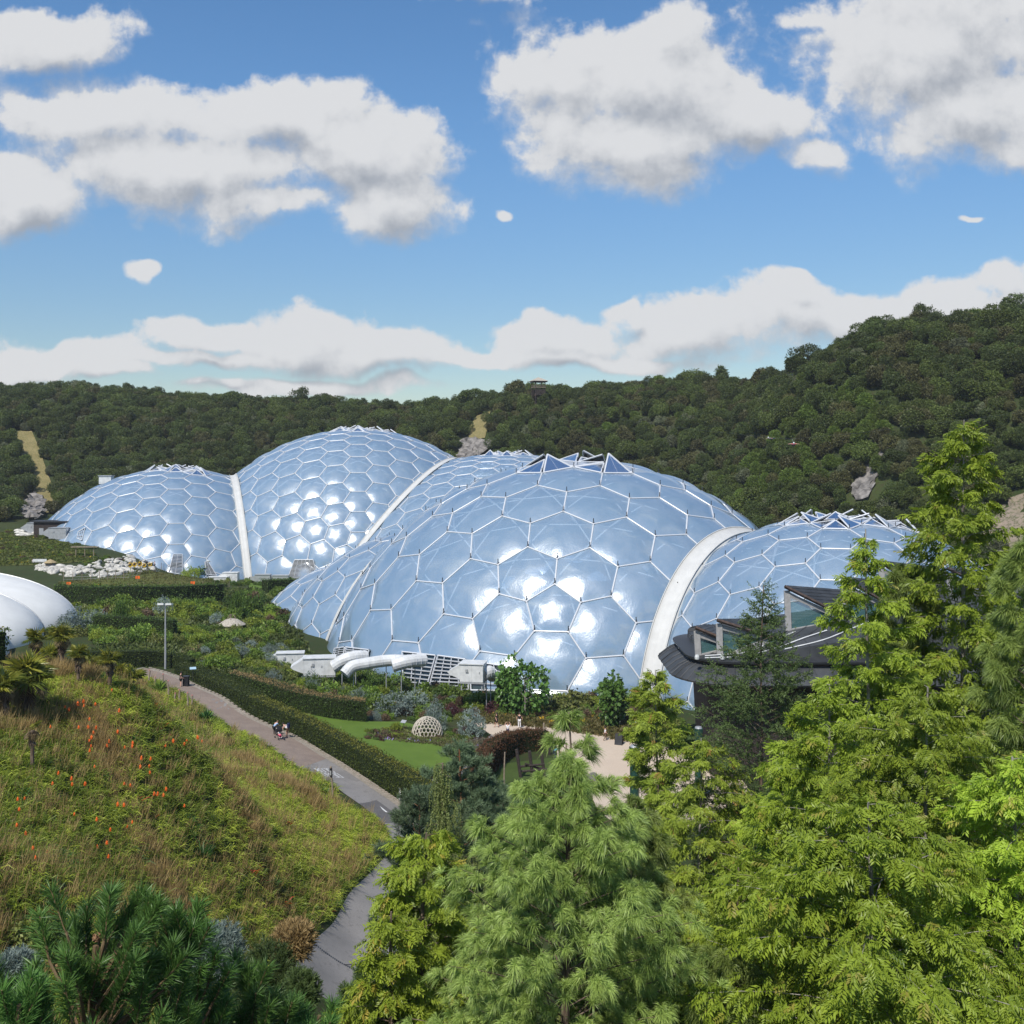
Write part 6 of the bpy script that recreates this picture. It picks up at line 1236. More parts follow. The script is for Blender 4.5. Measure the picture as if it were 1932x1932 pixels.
def loft(name, rings, mat, seams=0, smooth=False, cap=False):
    g = Geo(); m = len(rings[0]); V = np.vstack(rings); g.add(V, [[k * m + i, k * m + (i + 1) % m, (k + 1) * m + (i + 1) % m, (k + 1) * m + i] for k in range(len(rings) - 1) for i in range(m)])
    if cap: g.add(rings[-1], [[0, i, i + 1] for i in range(1, m - 1)])
    if seams:
        for k in range(len(rings) - 1):
            g.segs(rings[k][::seams] + vec(0, 0, .03), rings[k + 1][::seams] + vec(0, 0, .03), .05, 4)
    return g.build(name, mat, root, smooth)
def rise(q): return 11.6 + np.clip((q[:, 0] - 21) / 30, 0, 1) * 4.6 + np.clip((q[:, 1] - 98) / 12, 0, 1) * .9
loft('wall', [ring_at(4.0, -2.), ring_at(3.4, 9.6)], M_darkwood); loft('lower_canopy', [ring_at(3.6, 9.3), ring_at(.1, 9.45), ring_at(0, 9.62), ring_at(.9, 10.35), ring_at(2.0, 10.9)], M_roof, 1)
loft('copper_trim', [ring_at(2.0, 10.9), ring_at(1.95, 11.05)], M_copper); loft('upper_fascia', [ring_at(2.6, 10.95), ring_at(1.5, 11.2), ring_at(1.45, 11.4), ring_at(3.0, 11.6)], M_dark)
loft('main_roof', [ring_at(3.0, 11.6), ring_at(3.02, lambda q: rise(q)), ring_at(5, lambda q: rise(q) + .3), ring_at(8.3, lambda q: rise(q) + .5)], M_roof, 1, cap=True)
for k, (a, b, c) in enumerate((((1330, 1238, 97), (1420, 1215, 98), (1500, 1180, 101)), ((1330, 1262, 96), (1430, 1240, 97), (1560, 1196, 100)), ((1480, 1228, 97), (1560, 1212, 98), (1650, 1185, 101)))):
    g = Geo(); C = spline([P(*a), P(*b), P(*c)], 14); 
    for i in range(14): 
        C[i][2] = rise(C[i][None])[0] + np.interp(min(C[i][0] - 17.2, C[i][1] - 97), [0, 2, 5.3], [.0, .3, .5]) + .1
    g.tube(C, .07, 5); g.build('gutter_line', M_white, root)
def dormer(A, B, C, back, drop=1.0):
    A, B, C, back = map(np.array, (A, B, C, back)); fr = empty('dormer', (0, 0, 0)); fr.parent = root; nrm = np.cross(B - A, C - A); nrm = nrm / np.linalg.norm(nrm); nrm *= -np.sign(nrm[1]) * -1 if nrm[1] > 0 else 1
    n_ = vec(0, -1, 0)
    g = Geo(); g.add([A + (C - A) * .03, B, C], [[0, 1, 2]]); g.build('glass', M_clear, fr)
    def bar(p, q, w, nm, mt):
        g = Geo(); d = q - p; L_ = np.linalg.norm(d); d = d / L_; s_ = np.cross(d, n_); s_ /= np.linalg.norm(s_); V = []
        for e in (p, q):
            for i, j in ((-1, -1), (1, -1), (1, 1), (-1, 1)): V.append(e + s_ * i * w + n_ * (.12 + j * .12))
        g.add(V, [[0, 1, 2, 3], [4, 7, 6, 5], [0, 4, 5, 1], [1, 5, 6, 2], [2, 6, 7, 3], [3, 7, 4, 0]]); g.build(nm, mt, fr)
    bar(A, B, .28, 'corner_post', M_sill); bar(B, C, .26, 'bottom_rail', M_sill); bar(A + vec(0, 0, -.3), C, .2, 'top_rail', M_sill)
    # roof slab
    e = (C - A); A2 = A - e * .05 + n_ * .5 + vec(0, 0, .15); C2 = C + e * .06 + n_ * .5 + vec(0, 0, .15); up = vec(0, 0, .28); g = Geo(); q = [A2, C2, C2 + back, A2 + back * .9]
    g.add([*q, *[x + up for x in q]], [[0, 3, 2, 1], [4, 5, 6, 7], [0, 1, 5, 4], [1, 2, 6, 5], [2, 3, 7, 6], [3, 0, 4, 7]])
    for t in np.linspace(0.08, .95, 9): g.segs([q[0] + (q[1] - q[0]) * t + up], [q[3] + (q[2] - q[3]) * t + up], .05, 4)
    g.build('roof_slab', M_roof, fr); g = Geo(); g.segs([A2 + up * .5], [C2 + up * .5], .17, 4); g.build('copper_edge', M_copper, fr)
dormer(P(1314, 1190, 98.5), P(1317, 1240, 98.5), P(1392, 1222, 99), (2.5, 8, -1.0)); dormer(P(1356, 1176, 97.5), P(1358, 1244, 97.5), P(1452, 1206, 99), (5, 8, -1.2))
dormer(P(1484, 1114, 102), P(1487, 1192, 102), P(1600, 1172, 103), (9, 8, -1.5)); dormer(P(1592, 1098, 103), P(1595, 1180, 103), P(1700, 1160, 104), (9, 8, -1.5))
dormer(P(1662, 1068, 105), P(1665, 1160, 105), P(1790, 1150, 106), (9, 7, -1.5)); dormer(P(1790, 1080, 106), P(1793, 1160, 106), P(1930, 1150, 107), (9, 7, -1.5))
for px in (1314, 1362, 1425):
    q = P(px, 1242, 96.5); o = Geo(); o.lathe([(.0, .42), (.16, .38), (.22, .2), (.2, 0)], (q[0], q[1] - .3, 11.55), 8); o.build('roof_lamp', M_white, root)
# ---------------------------------------------------------------- lamp posts, posts, signs
def street_lamp(px, pyb, pyt, Yd, lbl, heads=2, r=.10):
    b = P(px, pyb, Yd); zt = H - (pyt - HY) / F * Yd; zg = hgt(b[0], b[1]); root = empty('street_lamp', (b[0], b[1], zg), 0, lbl, 'street lamp'); hh = zt - zg; g = Geo(); g.tube([(0, 0, -.3), (0, 0, hh * .45), (0, 0, hh)], [r * 1.3, r, r * .7], 10); g.build('pole', M_grey, root)
    g = Geo(); g.box((0, 0, hh + .03), (1.2, .08, .08)); g.build('crossbar', M_grey, root)
    for i in range(heads):
        x = (i - (heads - 1) / 2) * .95; g = Geo(); g.box((x, -.12, hh + .20), (.72, .55, .22), M=Matrix.Rotation(R(-12), 3, 'X')); g.build('lamp_head', M_white, root)
street_lamp(312, 1256, 1143, 128, 'tall grey street lamp with two white heads above the hedge'); street_lamp(393, 1088, 1060, 243, 'thin lamp post in front of the leftmost far dome', 1, .07)
def post(px, pyt, pyb, lbl, r=.09, mat=M_wood, grp=None, name='wooden_post', y0=40, cap=None, base=None):
    b = Gd(px, pyb, y0) if base is None else np.array(base); hh = max((pyb - pyt) / F * b[1], .4); g = Geo(); g.tube([(0, 0, -.3), (rng.normal() * .03, 0, hh * .5), (rng.normal() * .06, 0, hh)], [r, r * .95, r * .85], 8)
    root = empty(name, b, 0, lbl, 'post', grp); g.build('shaft', mat, root)
    if cap: g = Geo(); g.tube([(0, 0, hh), (0, 0, hh + .12)], [r * .8, r * .5], 8); g.build('tip', cap, root)
    return root
M_tip = plain('painted_tip', (.45, .18, .16), .6, .3)
for a in [(1127, 810, 905, 'leftmost carved wooden post at the top of the road'), (1172, 862, 920, 'short second carved post at the top of the road'), (1231, 840, 955, 'thick dark carved post left of the grass clump'), (1271, 890, 1010, 'carved post behind the dark green grass clump'),
          (1322, 985, 1040, 'small low carved post in the post row'), (1352, 958, 1050, 'forked carved post in the post row'), (1416, 980, 1098, 'pale carved post, second from the right of the row'), (1450, 1000, 1092, 'rightmost carved post of the row by the road')]:
    post(a[0] * .25, 1062.6 + a[1] * .25, 1062.6 + a[2] * .25, a[3], .10, M_wood, None, cap=M_tip, y0=85)
b = Gd(628, 1512, 50); root = empty('marker_post', b, 0, 'weathered marker post with black reflector beside the road words', 'post'); hh = 62 / F * b[1]; g = Geo(); g.tube([(0, 0, -.3), (-.04, 0, hh * .5), (-.14, 0, hh)], .07, 8); g.build('shaft', M_wood, root)
g = Geo(); g.tube([(-.12, -.03, hh * .76), (-.15, -.03, hh * 1.02)], .105, 8); g.build('reflector_sleeve', M_black, root); g = Geo(); g.box((-.135, -.14, hh * .88), (.05, .02, hh * .14)); g.build('reflector', M_white, root)
g = Geo(); g.tube([(-.15, -.03, hh * 1.02), (-.15, -.03, hh * 1.07)], .08, 8); g.build('tip', M_wood, root)
post(951, 1419, 1482, 'slim pale pole standing in front of the copper hedge', .07, M_wood); post(1026, 1364, 1414, 'grey pole at the plaza end of the copper hedge', .10, M_wood)
post(1037, 1397, 1424, 'dark stump post beside the pole at the hedge end', .13, M_darkwood); post(1056, 1404, 1440, 'short dark post at the plaza edge behind the pine shoot', .10, M_darkwood); post(1070, 1402, 1438, 'pale leaning post right behind the pine shoot', .10, M_wood)
root = empty('play_frame', Gd(995, 1468, 70), 0, 'dark rough timber climbing frame beside the copper hedge', 'play frame')
for a, b_ in (((-.6, 0, 0), (-1.0, .2, 2.6)), ((.5, .3, 0), (.2, .3, 2.4)), ((1.6, .2, 0), (1.3, .5, 2.2))): g = Geo(); g.tube([a, b_], .15, 8); g.build('upright', M_darkwood, root)
for a, b_ in (((-.9, .1, 1.0), (1.6, .3, 1.2)), ((-.8, .3, .5), (1.8, .1, .8)), ((-.2, .0, 1.3), (1.3, .9, .6))): g = Geo(); g.tube([a, b_], .10, 8); g.build('rail', M_darkwood, root)
# rocks at the plaza edge
def boulder(p, s_, lbl, seed, mat=M_rock):
    bm = bmesh.new(); bmesh.ops.create_icosphere(bm, subdivisions=3, radius=1); r_ = np.random.default_rng(seed); K_ = r_.normal(size=(7, 3)); ph = r_.uniform(0, 6, 7)
    for v in bm.verts: c = np.array(v.co); f = 1 + .09 * sum(math.sin(c @ K_[i] * 1.6 + ph[i]) for i in range(7)) ; v.co = Vector(c * f * s_)
    me = bpy.data.meshes.new('boulder'); bm.to_mesh(me); bm.free(); me.materials.append(mat); o = link('boulder', me); o.location = p; tag(o, lbl, 'boulder'); return o
b = Gd(1118, 1490, 60); boulder(b + vec(0, 0, .3), vec(.7, .8, 1.1), 'tall grey boulder at the plaza edge behind the pine', 1); b = Gd(1095, 1478, 60); boulder(b, vec(1.3, 1.0, .8), 'long low brown boulder beside the tall one', 2, M_wood)
# white notice board and black menu board
def aboard(px, pyb, wpx, hpx, lbl, face, rz, y0=60):
    b = Gd(px, pyb, y0); w_, h_ = wpx / F * b[1], hpx / F * b[1]; root = empty('board_sign', b, rz, lbl, 'sign')
    for s_ in (-1, 1):
        g = Geo(); g.box((0, s_ * .22, h_ / 2), (w_, .035, h_), M=Matrix.Rotation(R(12 * s_), 3, 'X')); g.build('panel', face, root)
        g = Geo(); fr = [(-w_ / 2, .0, 0), (w_ / 2, 0, 0), (w_ / 2, 0, h_), (-w_ / 2, 0, h_)]; m3 = np.array(Matrix.Rotation(R(12 * s_), 3, 'X')); q = [m3 @ (np.array(f) - vec(0, 0, h_ / 2)) + vec(0, s_ * .23, h_ / 2) for f in fr]; g.segs(q, q[1:] + q[:1], .025, 4); g.build('rim', M_white if face is M_white else M_darkwood, root)
aboard(763, 1513, 17, 26, 'white folding board sign at the end of the yew hedge', M_white, R(-15)); aboard(1168, 1405, 14, 21, 'black menu board standing on the plaza', M_dark, R(-20))
b = Gd(762, 1378, 60); root = empty('info_plate', b, R(-30), 'small slanted dark information plate in the curved bed', 'sign'); g = Geo(); g.tube([(0, 0, 0), (0, 0, .9)], .03, 6); g.build('stand', M_dark, root); g = Geo(); g.box((0, -.05, .95), (.6, .4, .03), M=Matrix.Rotation(R(35), 3, 'X')); g.build('plate', M_grey, root)
# green round pillars
def pillar(px, pyt, pyb, Yd, r, lbl):
    x = (px - CX) / F * Yd; zg = hgt(x, Yd); zt = H - (pyt - HY) / F * Yd; root = empty('round_pillar', (x, Yd, zg), 0, lbl, 'pillar'); hh = zt - zg; g = Geo(); g.tube([(0, 0, -.3), (0, 0, hh - .15)], r, 20); g.build('shaft', M_green, root, False)
    g = Geo()
    for i in range(16): a = i * 6.283 / 16; g.tube([(r * math.cos(a), r * math.sin(a), hh - .5), (r * 1.02 * math.cos(a), r * 1.02 * math.sin(a), hh - .12)], .05, 5)
    g.build('collar', M_green, root); g = Geo(); g.tube([(0, 0, hh - .15), (0, 0, hh)], [r * 1.0, r * .8], 20); g.build('cap', M_grey, root)
M_green = plain('dark_green_paint', (.018, .06, .045), .35, .5, var=.2, scale=3); pillar(1197, 1406, 1520, 88, .38, 'thick dark green pillar at the right side of the plaza'); pillar(1318, 1371, 1440, 92, .33, 'dark green pillar half hidden by the young pale-stemmed tree')
# wicker shelter
b = Gd(806, 1386, 70); root = empty('wicker_shelter', b, 0, 'pale woven dome shelter beside the slim blue-green tree', 'shelter'); g = Geo(); rr_ = 29 / F * b[1]; Pw, Tw, _ = icof(5); Fw = np.array([Pw[list(t)].sum(0) for t in Tw]); Fw /= np.linalg.norm(Fw, axis=1)[:, None]
rg = {}
for i, t in enumerate(Tw):
    for k in range(3): rg.setdefault(tuple(sorted((t[k], t[(k + 1) % 3]))), []).append(i)
S = [(Fw[a], Fw[b2]) for a, b2 in rg.values() if Fw[a][2] > -.02 and Fw[b2][2] > -.02]; sc3 = np.array([rr_, rr_ * .9, rr_ * 1.15]); g.segs([a * sc3 for a, _ in S], [b2 * sc3 for _, b2 in S], .055, 6); g.build('woven_cells', M_wicker, root)
g = Geo()
for i in range(9): a = R(100 + i * 18); q = [np.array([math.cos(a) * math.sin(t), math.sin(a) * math.sin(t), math.cos(t)]) * sc3 * 1.01 for t in np.linspace(.05, 1.57, 12)]; g.tube(q, .05, 6)
g.build('arched_ribs', M_wicker, root)
# far garden: rocks, fence, thatched roofs, pergola, parasol
def thatch(px, pyb, wpx, hpx, y0, lbl, mat, peak=.45, legs=4, name='thatched_shelter', cat='shelter'):
    b = Gd(px, pyb, y0); w_, h_ = wpx / F * b[1] / 2, hpx / F * b[1]; root = empty(name, b, 0, lbl, cat); g = Geo(); g.lathe([(.05, h_ * 1.0), (w_ * .45, h_ * .86), (w_, h_ * (1 - peak)), (w_ * .97, h_ * (1 - peak) - .12), (.05, h_ * .85)], (0, 0, 0), 14); g.build('roof', mat, root)
    for i in range(legs): a = i * 6.283 / legs + .6; g = Geo(); g.tube([(w_ * .7 * math.cos(a), w_ * .7 * math.sin(a), -.2), (w_ * .7 * math.cos(a), w_ * .7 * math.sin(a), h_ * (1.1 - peak))], .07, 6); g.build('post', M_wood, root)
    return root
M_thatch = plain('thatch', (.38, .30, .17), .9, .1, var=.3, scale=6, bmp=.5); M_thatchg = plain('grey_thatch', (.42, .38, .32), .9, .1, var=.3, scale=6, bmp=.5)
thatch(95, 1070, 23, 15, 200, 'brown thatched parasol shelter on the flowery slope', M_thatch, .4); thatch(293, 1184, 28, 20, 130, 'pale conical thatched roof left of the street lamp head', M_thatchg, .6); r_ = thatch(437, 1186, 52, 20, 120, 'grey thatched hut roof with crossed poles at its ridge', M_thatchg, .6)
g = Geo()
for i in range(9): a = rng.uniform(0, 6.28); g.tube([(.8 * math.cos(a), .8 * math.sin(a), 1.3), (.3 * math.cos(a), .3 * math.sin(a), 2.2)], .04, 5)
g.build('ridge_poles', M_wood, r_)
b = Gd(322, 1044, 200) if False else P(160, 1040, 238); b[2] = hgt(b[0], b[1]); root = empty('pergola', b, 0, 'small timber pergola on the bank before the leftmost dome', 'pergola')
for i in (-2, 0, 2): g = Geo(); g.tube([(i, 0, 0), (i, 0, 2.1)], .09, 6); g.build('post', M_wood, root)
g = Geo(); g.box((0, 0, 2.2), (6, .9, .14)); g.build('beam', M_wood, root)
b = Gd(74, 1064, 180); root = empty('garden_bench', b, 0, 'pale bench beside the seated visitor at the far left', 'bench'); g = Geo(); g.box((0, 0, .45), (3.0, .5, .08)); g.build('seat', M_white, root); g = Geo(); g.box((0, .25, .8), (3.0, .06, .5)); g.build('backrest', M_white, root)
for i in (-1.2, 1.2): g = Geo(); g.box((i, 0, .2), (.08, .45, .5)); g.build('leg', M_wood, root)
# pale rock wall: individual boulders
grp = 'pale boulders of the rock wall'; bo = []
for s_ in range(5): o = boulder((0, 0, 0), np.array([1, .8, .75]) * 1.0, 'pale boulder in the rock wall above the grass mound', 10 + s_, M_whiterock); o['group'] = grp; bo.append([o, False])
for i in range(210):
    px = rng.uniform(70, 300); lo = np.interp(px, [70, 120, 200, 270, 300], [1075, 1088, 1088, 1080, 1072]); hi = np.interp(px, [70, 120, 170, 230, 270, 300], [1066, 1070, 1066, 1050, 1052, 1062]); py = rng.uniform(hi, lo); b = Gd(px, py, 180); s_ = rng.uniform(.3, .95); k = rng.integers(5); o, us = bo[k]
    if us: o = o.copy(); sc.collection.objects.link(o)
    bo[k][1] = True; o.location = b + vec(0, 0, .1); o.rotation_euler = (rng.uniform(-.4, .4), rng.uniform(-.4, .4), rng.uniform(0, 6)); o.scale = (s_ * 1.2, s_, s_ * .8)
for i in range(16):
    px, py = rng.uniform(35, 100), rng.uniform(1001, 1012); b = Gd(px, py, 200); o = bo[0][0].copy(); sc.collection.objects.link(o); o.location = b; o.scale = (1.4, 1.2, .8); tag(o, 'pale boulder among the sheds at the far left', 'boulder', 'pale boulders by the sheds')
q0 = [Gd(a, b, 180) for a, b in ((120, 1098), (170, 1097), (215, 1094), (260, 1088), (300, 1080), (330, 1076))]; C = spline(q0, 30); C[:, 2] = hgt(C[:, 0], C[:, 1])
root = empty('wire_fence', (0, 0, 0), 0, 'thin wire fence below the pale rock wall', 'fence'); 
for i in range(0, 30, 2): g = Geo(); g.tube([C[i], C[i] + vec(0, 0, 1.9)], .06, 5); g.build('fence_post', M_wood, root)
g = Geo()
for hh in (.5, 1.0, 1.5): g.tube(C + vec(0, 0, hh), .02, 4)
for i in range(29): g.segs([C[i] + vec(0, 0, .3)], [C[i + 1] + vec(0, 0, 1.6)], .015, 3)
g.build('wires', M_grey, root)
sf = None
for i, (px, py) in enumerate(((246, 1076), (254, 1075), (264, 1074), (272, 1073), (283, 1071))):
    b = Gd(px, py + 10, 180)
    if sf is None:
        sf = empty('sunflower_ornament', b, 0); g = Geo(); g.tube([(0, 0, 0), (0, 0, 2.0)], .06, 5); g.build('stem', L_g1, sf); g = Geo()
        g.tube([(0, -.02, 2.2), (0, -.10, 2.2)], [.28, .25], 12); g.build('disc', M_darkwood, sf); g = Geo(); an = np.arange(18) * 6.283 / 18; blades(g, np.stack([.2 * np.cos(an), -.05 + 0 * an, 2.2 + .2 * np.sin(an)], 1), np.stack([np.cos(an), 0 * an - .1, np.sin(an)], 1), .45, .22, 0, .5); g.build('petals', M_yellow, sf); o = sf
    else: o = dup(sf, b, 0, rng.uniform(.8, 1.1))
    tag(o, 'painted sunflower ornament standing by the rock wall', 'ornament', 'sunflower ornaments by the rock wall')
for i, (px, py) in enumerate(((187, 1112), (260, 1096), (364, 1106), (130, 1108))):
    b = Gd(px, py + 3, 150); root = empty('butterfly_ornament', b, 0, 'small orange ornament on a stick on the grass mound', 'ornament', 'orange ornaments on the grass mound'); g = Geo(); g.tube([(0, 0, 0), (0, 0, .8)], .03, 5); g.build('stick', M_wood, root); g = Geo(); g.box((-.25, 0, 1.0), (.42, .05, .55), rz=.4); g.box((.22, 0, 1.0), (.42, .05, .55), rz=-.4); g.build('wings', M_poker, root)  # orange butterfly ornament: two wings on a stick
for i, (a, b_) in enumerate(((968, 155), (992, 165), (1085, 150), (1192, 145), (1232, 160), (1313, 160), (1356, 175), (1375, 150), (1398, 175), (1461, 165), (1530, 140), (1620, 140), (1690, 135), (1730, 140))):
    px, py = a * .25, 1062.6 + b_ * .25; Y0 = Gd(px, py + 10, 150); post(px, py, py + 11, 'thin bamboo stake on the grass mound in front of the far domes', .05, M_wood, 'bamboo stakes on the grass mound', 'bamboo_stake', base=Y0)
cover('dahlia_row', ((345, 1228), (395, 1218), (398, 1224), (348, 1236)), 60, leafmat('dahlia_mix', (.08, .12, .03), (.17, .14, .06), .3, c=(.75, .35, .28)), 10, .9, .2, .7, 'row of pink dahlias in the garden right of the street lamp', 100)
# ---------------------------------------------------------------- lookout tower on the ridge
b = P(1016, 768, 398); b[2] = 52.0; root = empty('lookout_tower', b, R(20), 'dark timber lookout tower with tiled roof on the skyline', 'tower'); root.scale = (.82, .82, .82); u = 2.3; hh = 7.6
for i in (-1, 1):
    for j in (-1, 1): g = Geo(); g.tube([(i * u, j * u, -8), (i * u, j * u, hh)], .2, 6); g.build('corner_post', M_darkwood, root)
g = Geo(); g.box((0, 0, 4.4), (5.4, 5.4, .25)); g.build('deck', M_wood, root); g = Geo()
for s_ in (-1, 1):
    for z in (4.9, 5.4): g.box((0, s_ * 2.6, z), (5.2, .08, .12)); g.box((s_ * 2.6, 0, z), (.08, 5.2, .12))
g.build('railing', M_wood, root); g = Geo()
for s_ in (-1, 1):
    for z0 in (-3.5, .5): g.segs([(-u, s_ * u, z0), (u, s_ * u, z0), (s_ * u, -u, z0), (s_ * u, u, z0)], [(u, s_ * u, z0 + 3.6), (-u, s_ * u, z0 + 3.6), (s_ * u, u, z0 + 3.6), (s_ * u, -u, z0 + 3.6)], .10, 5)
    g.box((0, s_ * u * .98, 2.2), (4.2, .1, 2.6))
g.build('bracing', M_darkwood, root)
g = Geo(); V = [(-3.6, -3.6, 7.3), (3.6, -3.6, 7.3), (3.6, 3.6, 7.3), (-3.6, 3.6, 7.3), (0, 0, 9.2), (0, 0, 7.4)]; g.add(V, [[0, 1, 4], [1, 2, 4], [2, 3, 4], [3, 0, 4], [1, 0, 5], [2, 1, 5], [3, 2, 5], [0, 3, 5]]); g.build('roof', M_thatchg, root)
g = Geo(); g.box((0, 0, 7.1), (6.4, 6.4, .5)); g.build('eaves', M_darkwood, root); g = Geo(); g.box((-1.6, -1.8, -9), (1.6, 1.6, 6)); g.box((1.8, -1.8, -9), (1.2, 1.6, 6)); g.build('stone_base', plain('brick_base', (.42, .28, .2), .9, .2, var=.3), root)
# ---------------------------------------------------------------- people
def skinmesh(verts, edges, rad, sub_=1):
    me = bpy.data.meshes.new('tmp'); me.from_pydata([tuple(v) for v in verts], edges, []); o = bpy.data.objects.new('tmp', me); sc.collection.objects.link(o); md = o.modifiers.new('s', 'SKIN')
    for i, r_ in enumerate(rad): sv = me.skin_vertices[0].data[i]; r2 = (r_, r_) if np.isscalar(r_) else r_; sv.radius = r2; sv.use_root = (i == 0)
    md.use_smooth_shade = True; m2 = o.modifiers.new('b', 'SUBSURF'); m2.levels = sub_; m2.render_levels = sub_; dg = bpy.context.evaluated_depsgraph_get(); me2 = bpy.data.meshes.new_from_object(o.evaluated_get(dg)); bpy.data.objects.remove(o); bpy.data.meshes.remove(me); return me2
def person(loc, rz, lbl, top, bottom, J=None, ht=1.7, hairm=None, long_=True, skirt=False, longhair=False, bag=None, cap=None, shoes=None, bare_legs=False, name='person'):
    """J overrides joints; figure faces -Y locally"""
    j = dict(pel=(0, 0, .93), wst=(0, 0, 1.10), chs=(0, 0, 1.32), nck=(0, 0, 1.47), hd0=(0, -.01, 1.56), hd1=(0, -.01, 1.70), shL=(.17, 0, 1.40), elL=(.23, .02, 1.14), haL=(.24, -.08, .90), shR=(-.17, 0, 1.40), elR=(-.23, .02, 1.14), haR=(-.24, -.08, .90),
             hpL=(.09, 0, .90), knL=(.10, -.02, .50), anL=(.11, .02, .09), toL=(.12, -.16, .04), hpR=(-.09, 0, .90), knR=(-.10, -.02, .50), anR=(-.11, .02, .09), toR=(-.12, -.16, .04), fiL=(.24, -.14, .80), fiR=(-.24, -.14, .80))
    if J:
        for k, v in J.items(): j[k] = v
        for s_ in 'LR':
            if 'fi' + s_ not in J and 'ha' + s_ in J: d = np.array(j['ha' + s_]) - np.array(j['el' + s_]); j['fi' + s_] = tuple(np.array(j['ha' + s_]) + d / np.linalg.norm(d) * .13)
    ks = list(j); ix = {k: i for i, k in enumerate(ks)}; rd = dict(pel=.12, wst=.115, chs=(.15, .12), nck=.055, hd0=.085, hd1=.095, shL=.062, elL=.042, haL=.034, shR=.062, elR=.042, haR=.034, hpL=.088, knL=.058, anL=.042, toL=.04, hpR=.088, knR=.058, anR=.042, toR=.04, fiL=.022, fiR=.022)
    E_ = [('pel', 'wst'), ('wst', 'chs'), ('chs', 'nck'), ('nck', 'hd0'), ('hd0', 'hd1'), ('chs', 'shL'), ('shL', 'elL'), ('elL', 'haL'), ('haL', 'fiL'), ('chs', 'shR'), ('shR', 'elR'), ('elR', 'haR'), ('haR', 'fiR'), ('pel', 'hpL'), ('hpL', 'knL'), ('knL', 'anL'), ('anL', 'toL'), ('pel', 'hpR'), ('hpR', 'knR'), ('knR', 'anR'), ('anR', 'toR')]
    root = empty(name, loc, rz, lbl, 'person'); s_ = ht / 1.78; root.scale = (s_, s_, s_)
    me = skinmesh([j[k] for k in ks], [(ix[a], ix[b]) for a, b in E_], [rd[k] for k in ks]); me.materials.clear(); me.materials.append(M_skin); link('body', me, root)
    def garment(nm, keys, mt, f, ed=None, rr=None):
        ii = {k: i for i, k in enumerate(keys)}; e = ed or [(a, b) for a, b in E_ if a in ii and b in ii]; vv = [j[k] if isinstance(k, str) else k for k in keys]
        rads = [(tuple(np.array(rd[k]) * f) if not np.isscalar(rd[k]) else rd[k] * f) for k in keys]
        me = skinmesh(vv, [(ii[a], ii[b]) for a, b in e], rads); me.materials.clear(); me.materials.append(mt); link(nm, me, root)
    def lerp(a, b, t): return tuple(np.array(j[a]) * (1 - t) + np.array(j[b]) * t)
    j2 = dict(j)
    for s2 in 'LR': j['sl' + s2] = lerp('sh' + s2, 'el' + s2, .6); rd['sl' + s2] = .052; j['sk' + s2] = lerp('hp' + s2, 'kn' + s2, .75); rd['sk' + s2] = .075
    garment('shirt', ['pel', 'wst', 'chs', 'shL', 'slL', 'shR', 'slR'], top, 1.14, [('pel', 'wst'), ('wst', 'chs'), ('chs', 'shL'), ('shL', 'slL'), ('chs', 'shR'), ('shR', 'slR')])
    if bare_legs: garment('shorts', ['pel', 'hpL', 'skL', 'hpR', 'skR'], bottom, 1.2, [('pel', 'hpL'), ('hpL', 'skL'), ('pel', 'hpR'), ('hpR', 'skR')])
    else: garment('trousers', ['pel', 'hpL', 'knL', 'anL', 'hpR', 'knR', 'anR'], bottom, 1.2)
    for s2 in 'LR': me = skinmesh([j['an' + s2], j['to' + s2]], [(0, 1)], [.055, .05]); me.materials.clear(); me.materials.append(shoes or M_black); link('shoe', me, root)
    hd = np.array(j['hd1']); h0 = np.array(j['hd0']); bm = bmesh.new(); bmesh.ops.create_icosphere(bm, subdivisions=2, radius=.112)
    for v in list(bm.verts): v.co.z *= 1.05
    bmesh.ops.translate(bm, verts=bm.verts, vec=Vector(hd + vec(0, .025, .025)) - Vector((0, 0, .02)))
    me = bpy.data.meshes.new('hair'); bm.to_mesh(me); bm.free(); me.materials.append(cap or hairm or M_darkwood); link('hat' if cap else 'hair', me, root)
    if longhair: me = skinmesh([tuple(hd + vec(0, .07, 0)), tuple(h0 + vec(0, .09, -.05)), tuple(h0 + vec(0, .10, -.25))], [(0, 1), (1, 2)], [.08, .09, .05]); me.materials.clear(); me.materials.append(hairm or M_darkwood); link('long_hair', me, root)
    if bag: g = Geo(); g.box((0, .2, 1.25), (.3, .18, .42)); g.build('backpack', bag, root)
    return root
M_paleb = plain('pale_blue_print', (.35, .5, .6), .5, .4)
M_hair = plain('dark_hair', (.03, .02, .015), .5, .4); M_wt = plain('white_cotton', (.75, .75, .76), .8, .2, var=.06); M_navy = plain('navy_cotton', (.03, .04, .09), .8, .2); M_cyan = plain('light_blue_cotton', (.15, .50, .62), .8, .2)
M_khaki = plain('brown_cotton', (.18, .12, .08), .8, .2); M_pinkf = plain('hot_pink_fabric', (.80, .10, .20), .7, .3); M_teal = plain('teal_fabric', (.05, .30, .32), .7, .3); M_red = plain('red_fabric', (.7, .07, .05), .7, .3); M_gold = plain('brown_hair', (.14, .08, .04), .5, .4)
def pp(px, py, y0=60): return Gd(px, py, y0)
walk = dict(knL=(.10, -.14, .52), anL=(.10, -.16, .10), toL=(.11, -.33, .05), knR=(-.10, .06, .50), anR=(-.10, .26, .14), toR=(-.10, .12, .04), haL=(.22, .12, .92), haR=(-.22, -.2, .98), elR=(-.23, -.02, 1.16))
person(pp(937, 1373), R(-120), 'woman in black top and skirt with long dark hair walking at the plaza corner', M_black, M_black, walk, 1.68, M_hair, longhair=True, bare_legs=True)
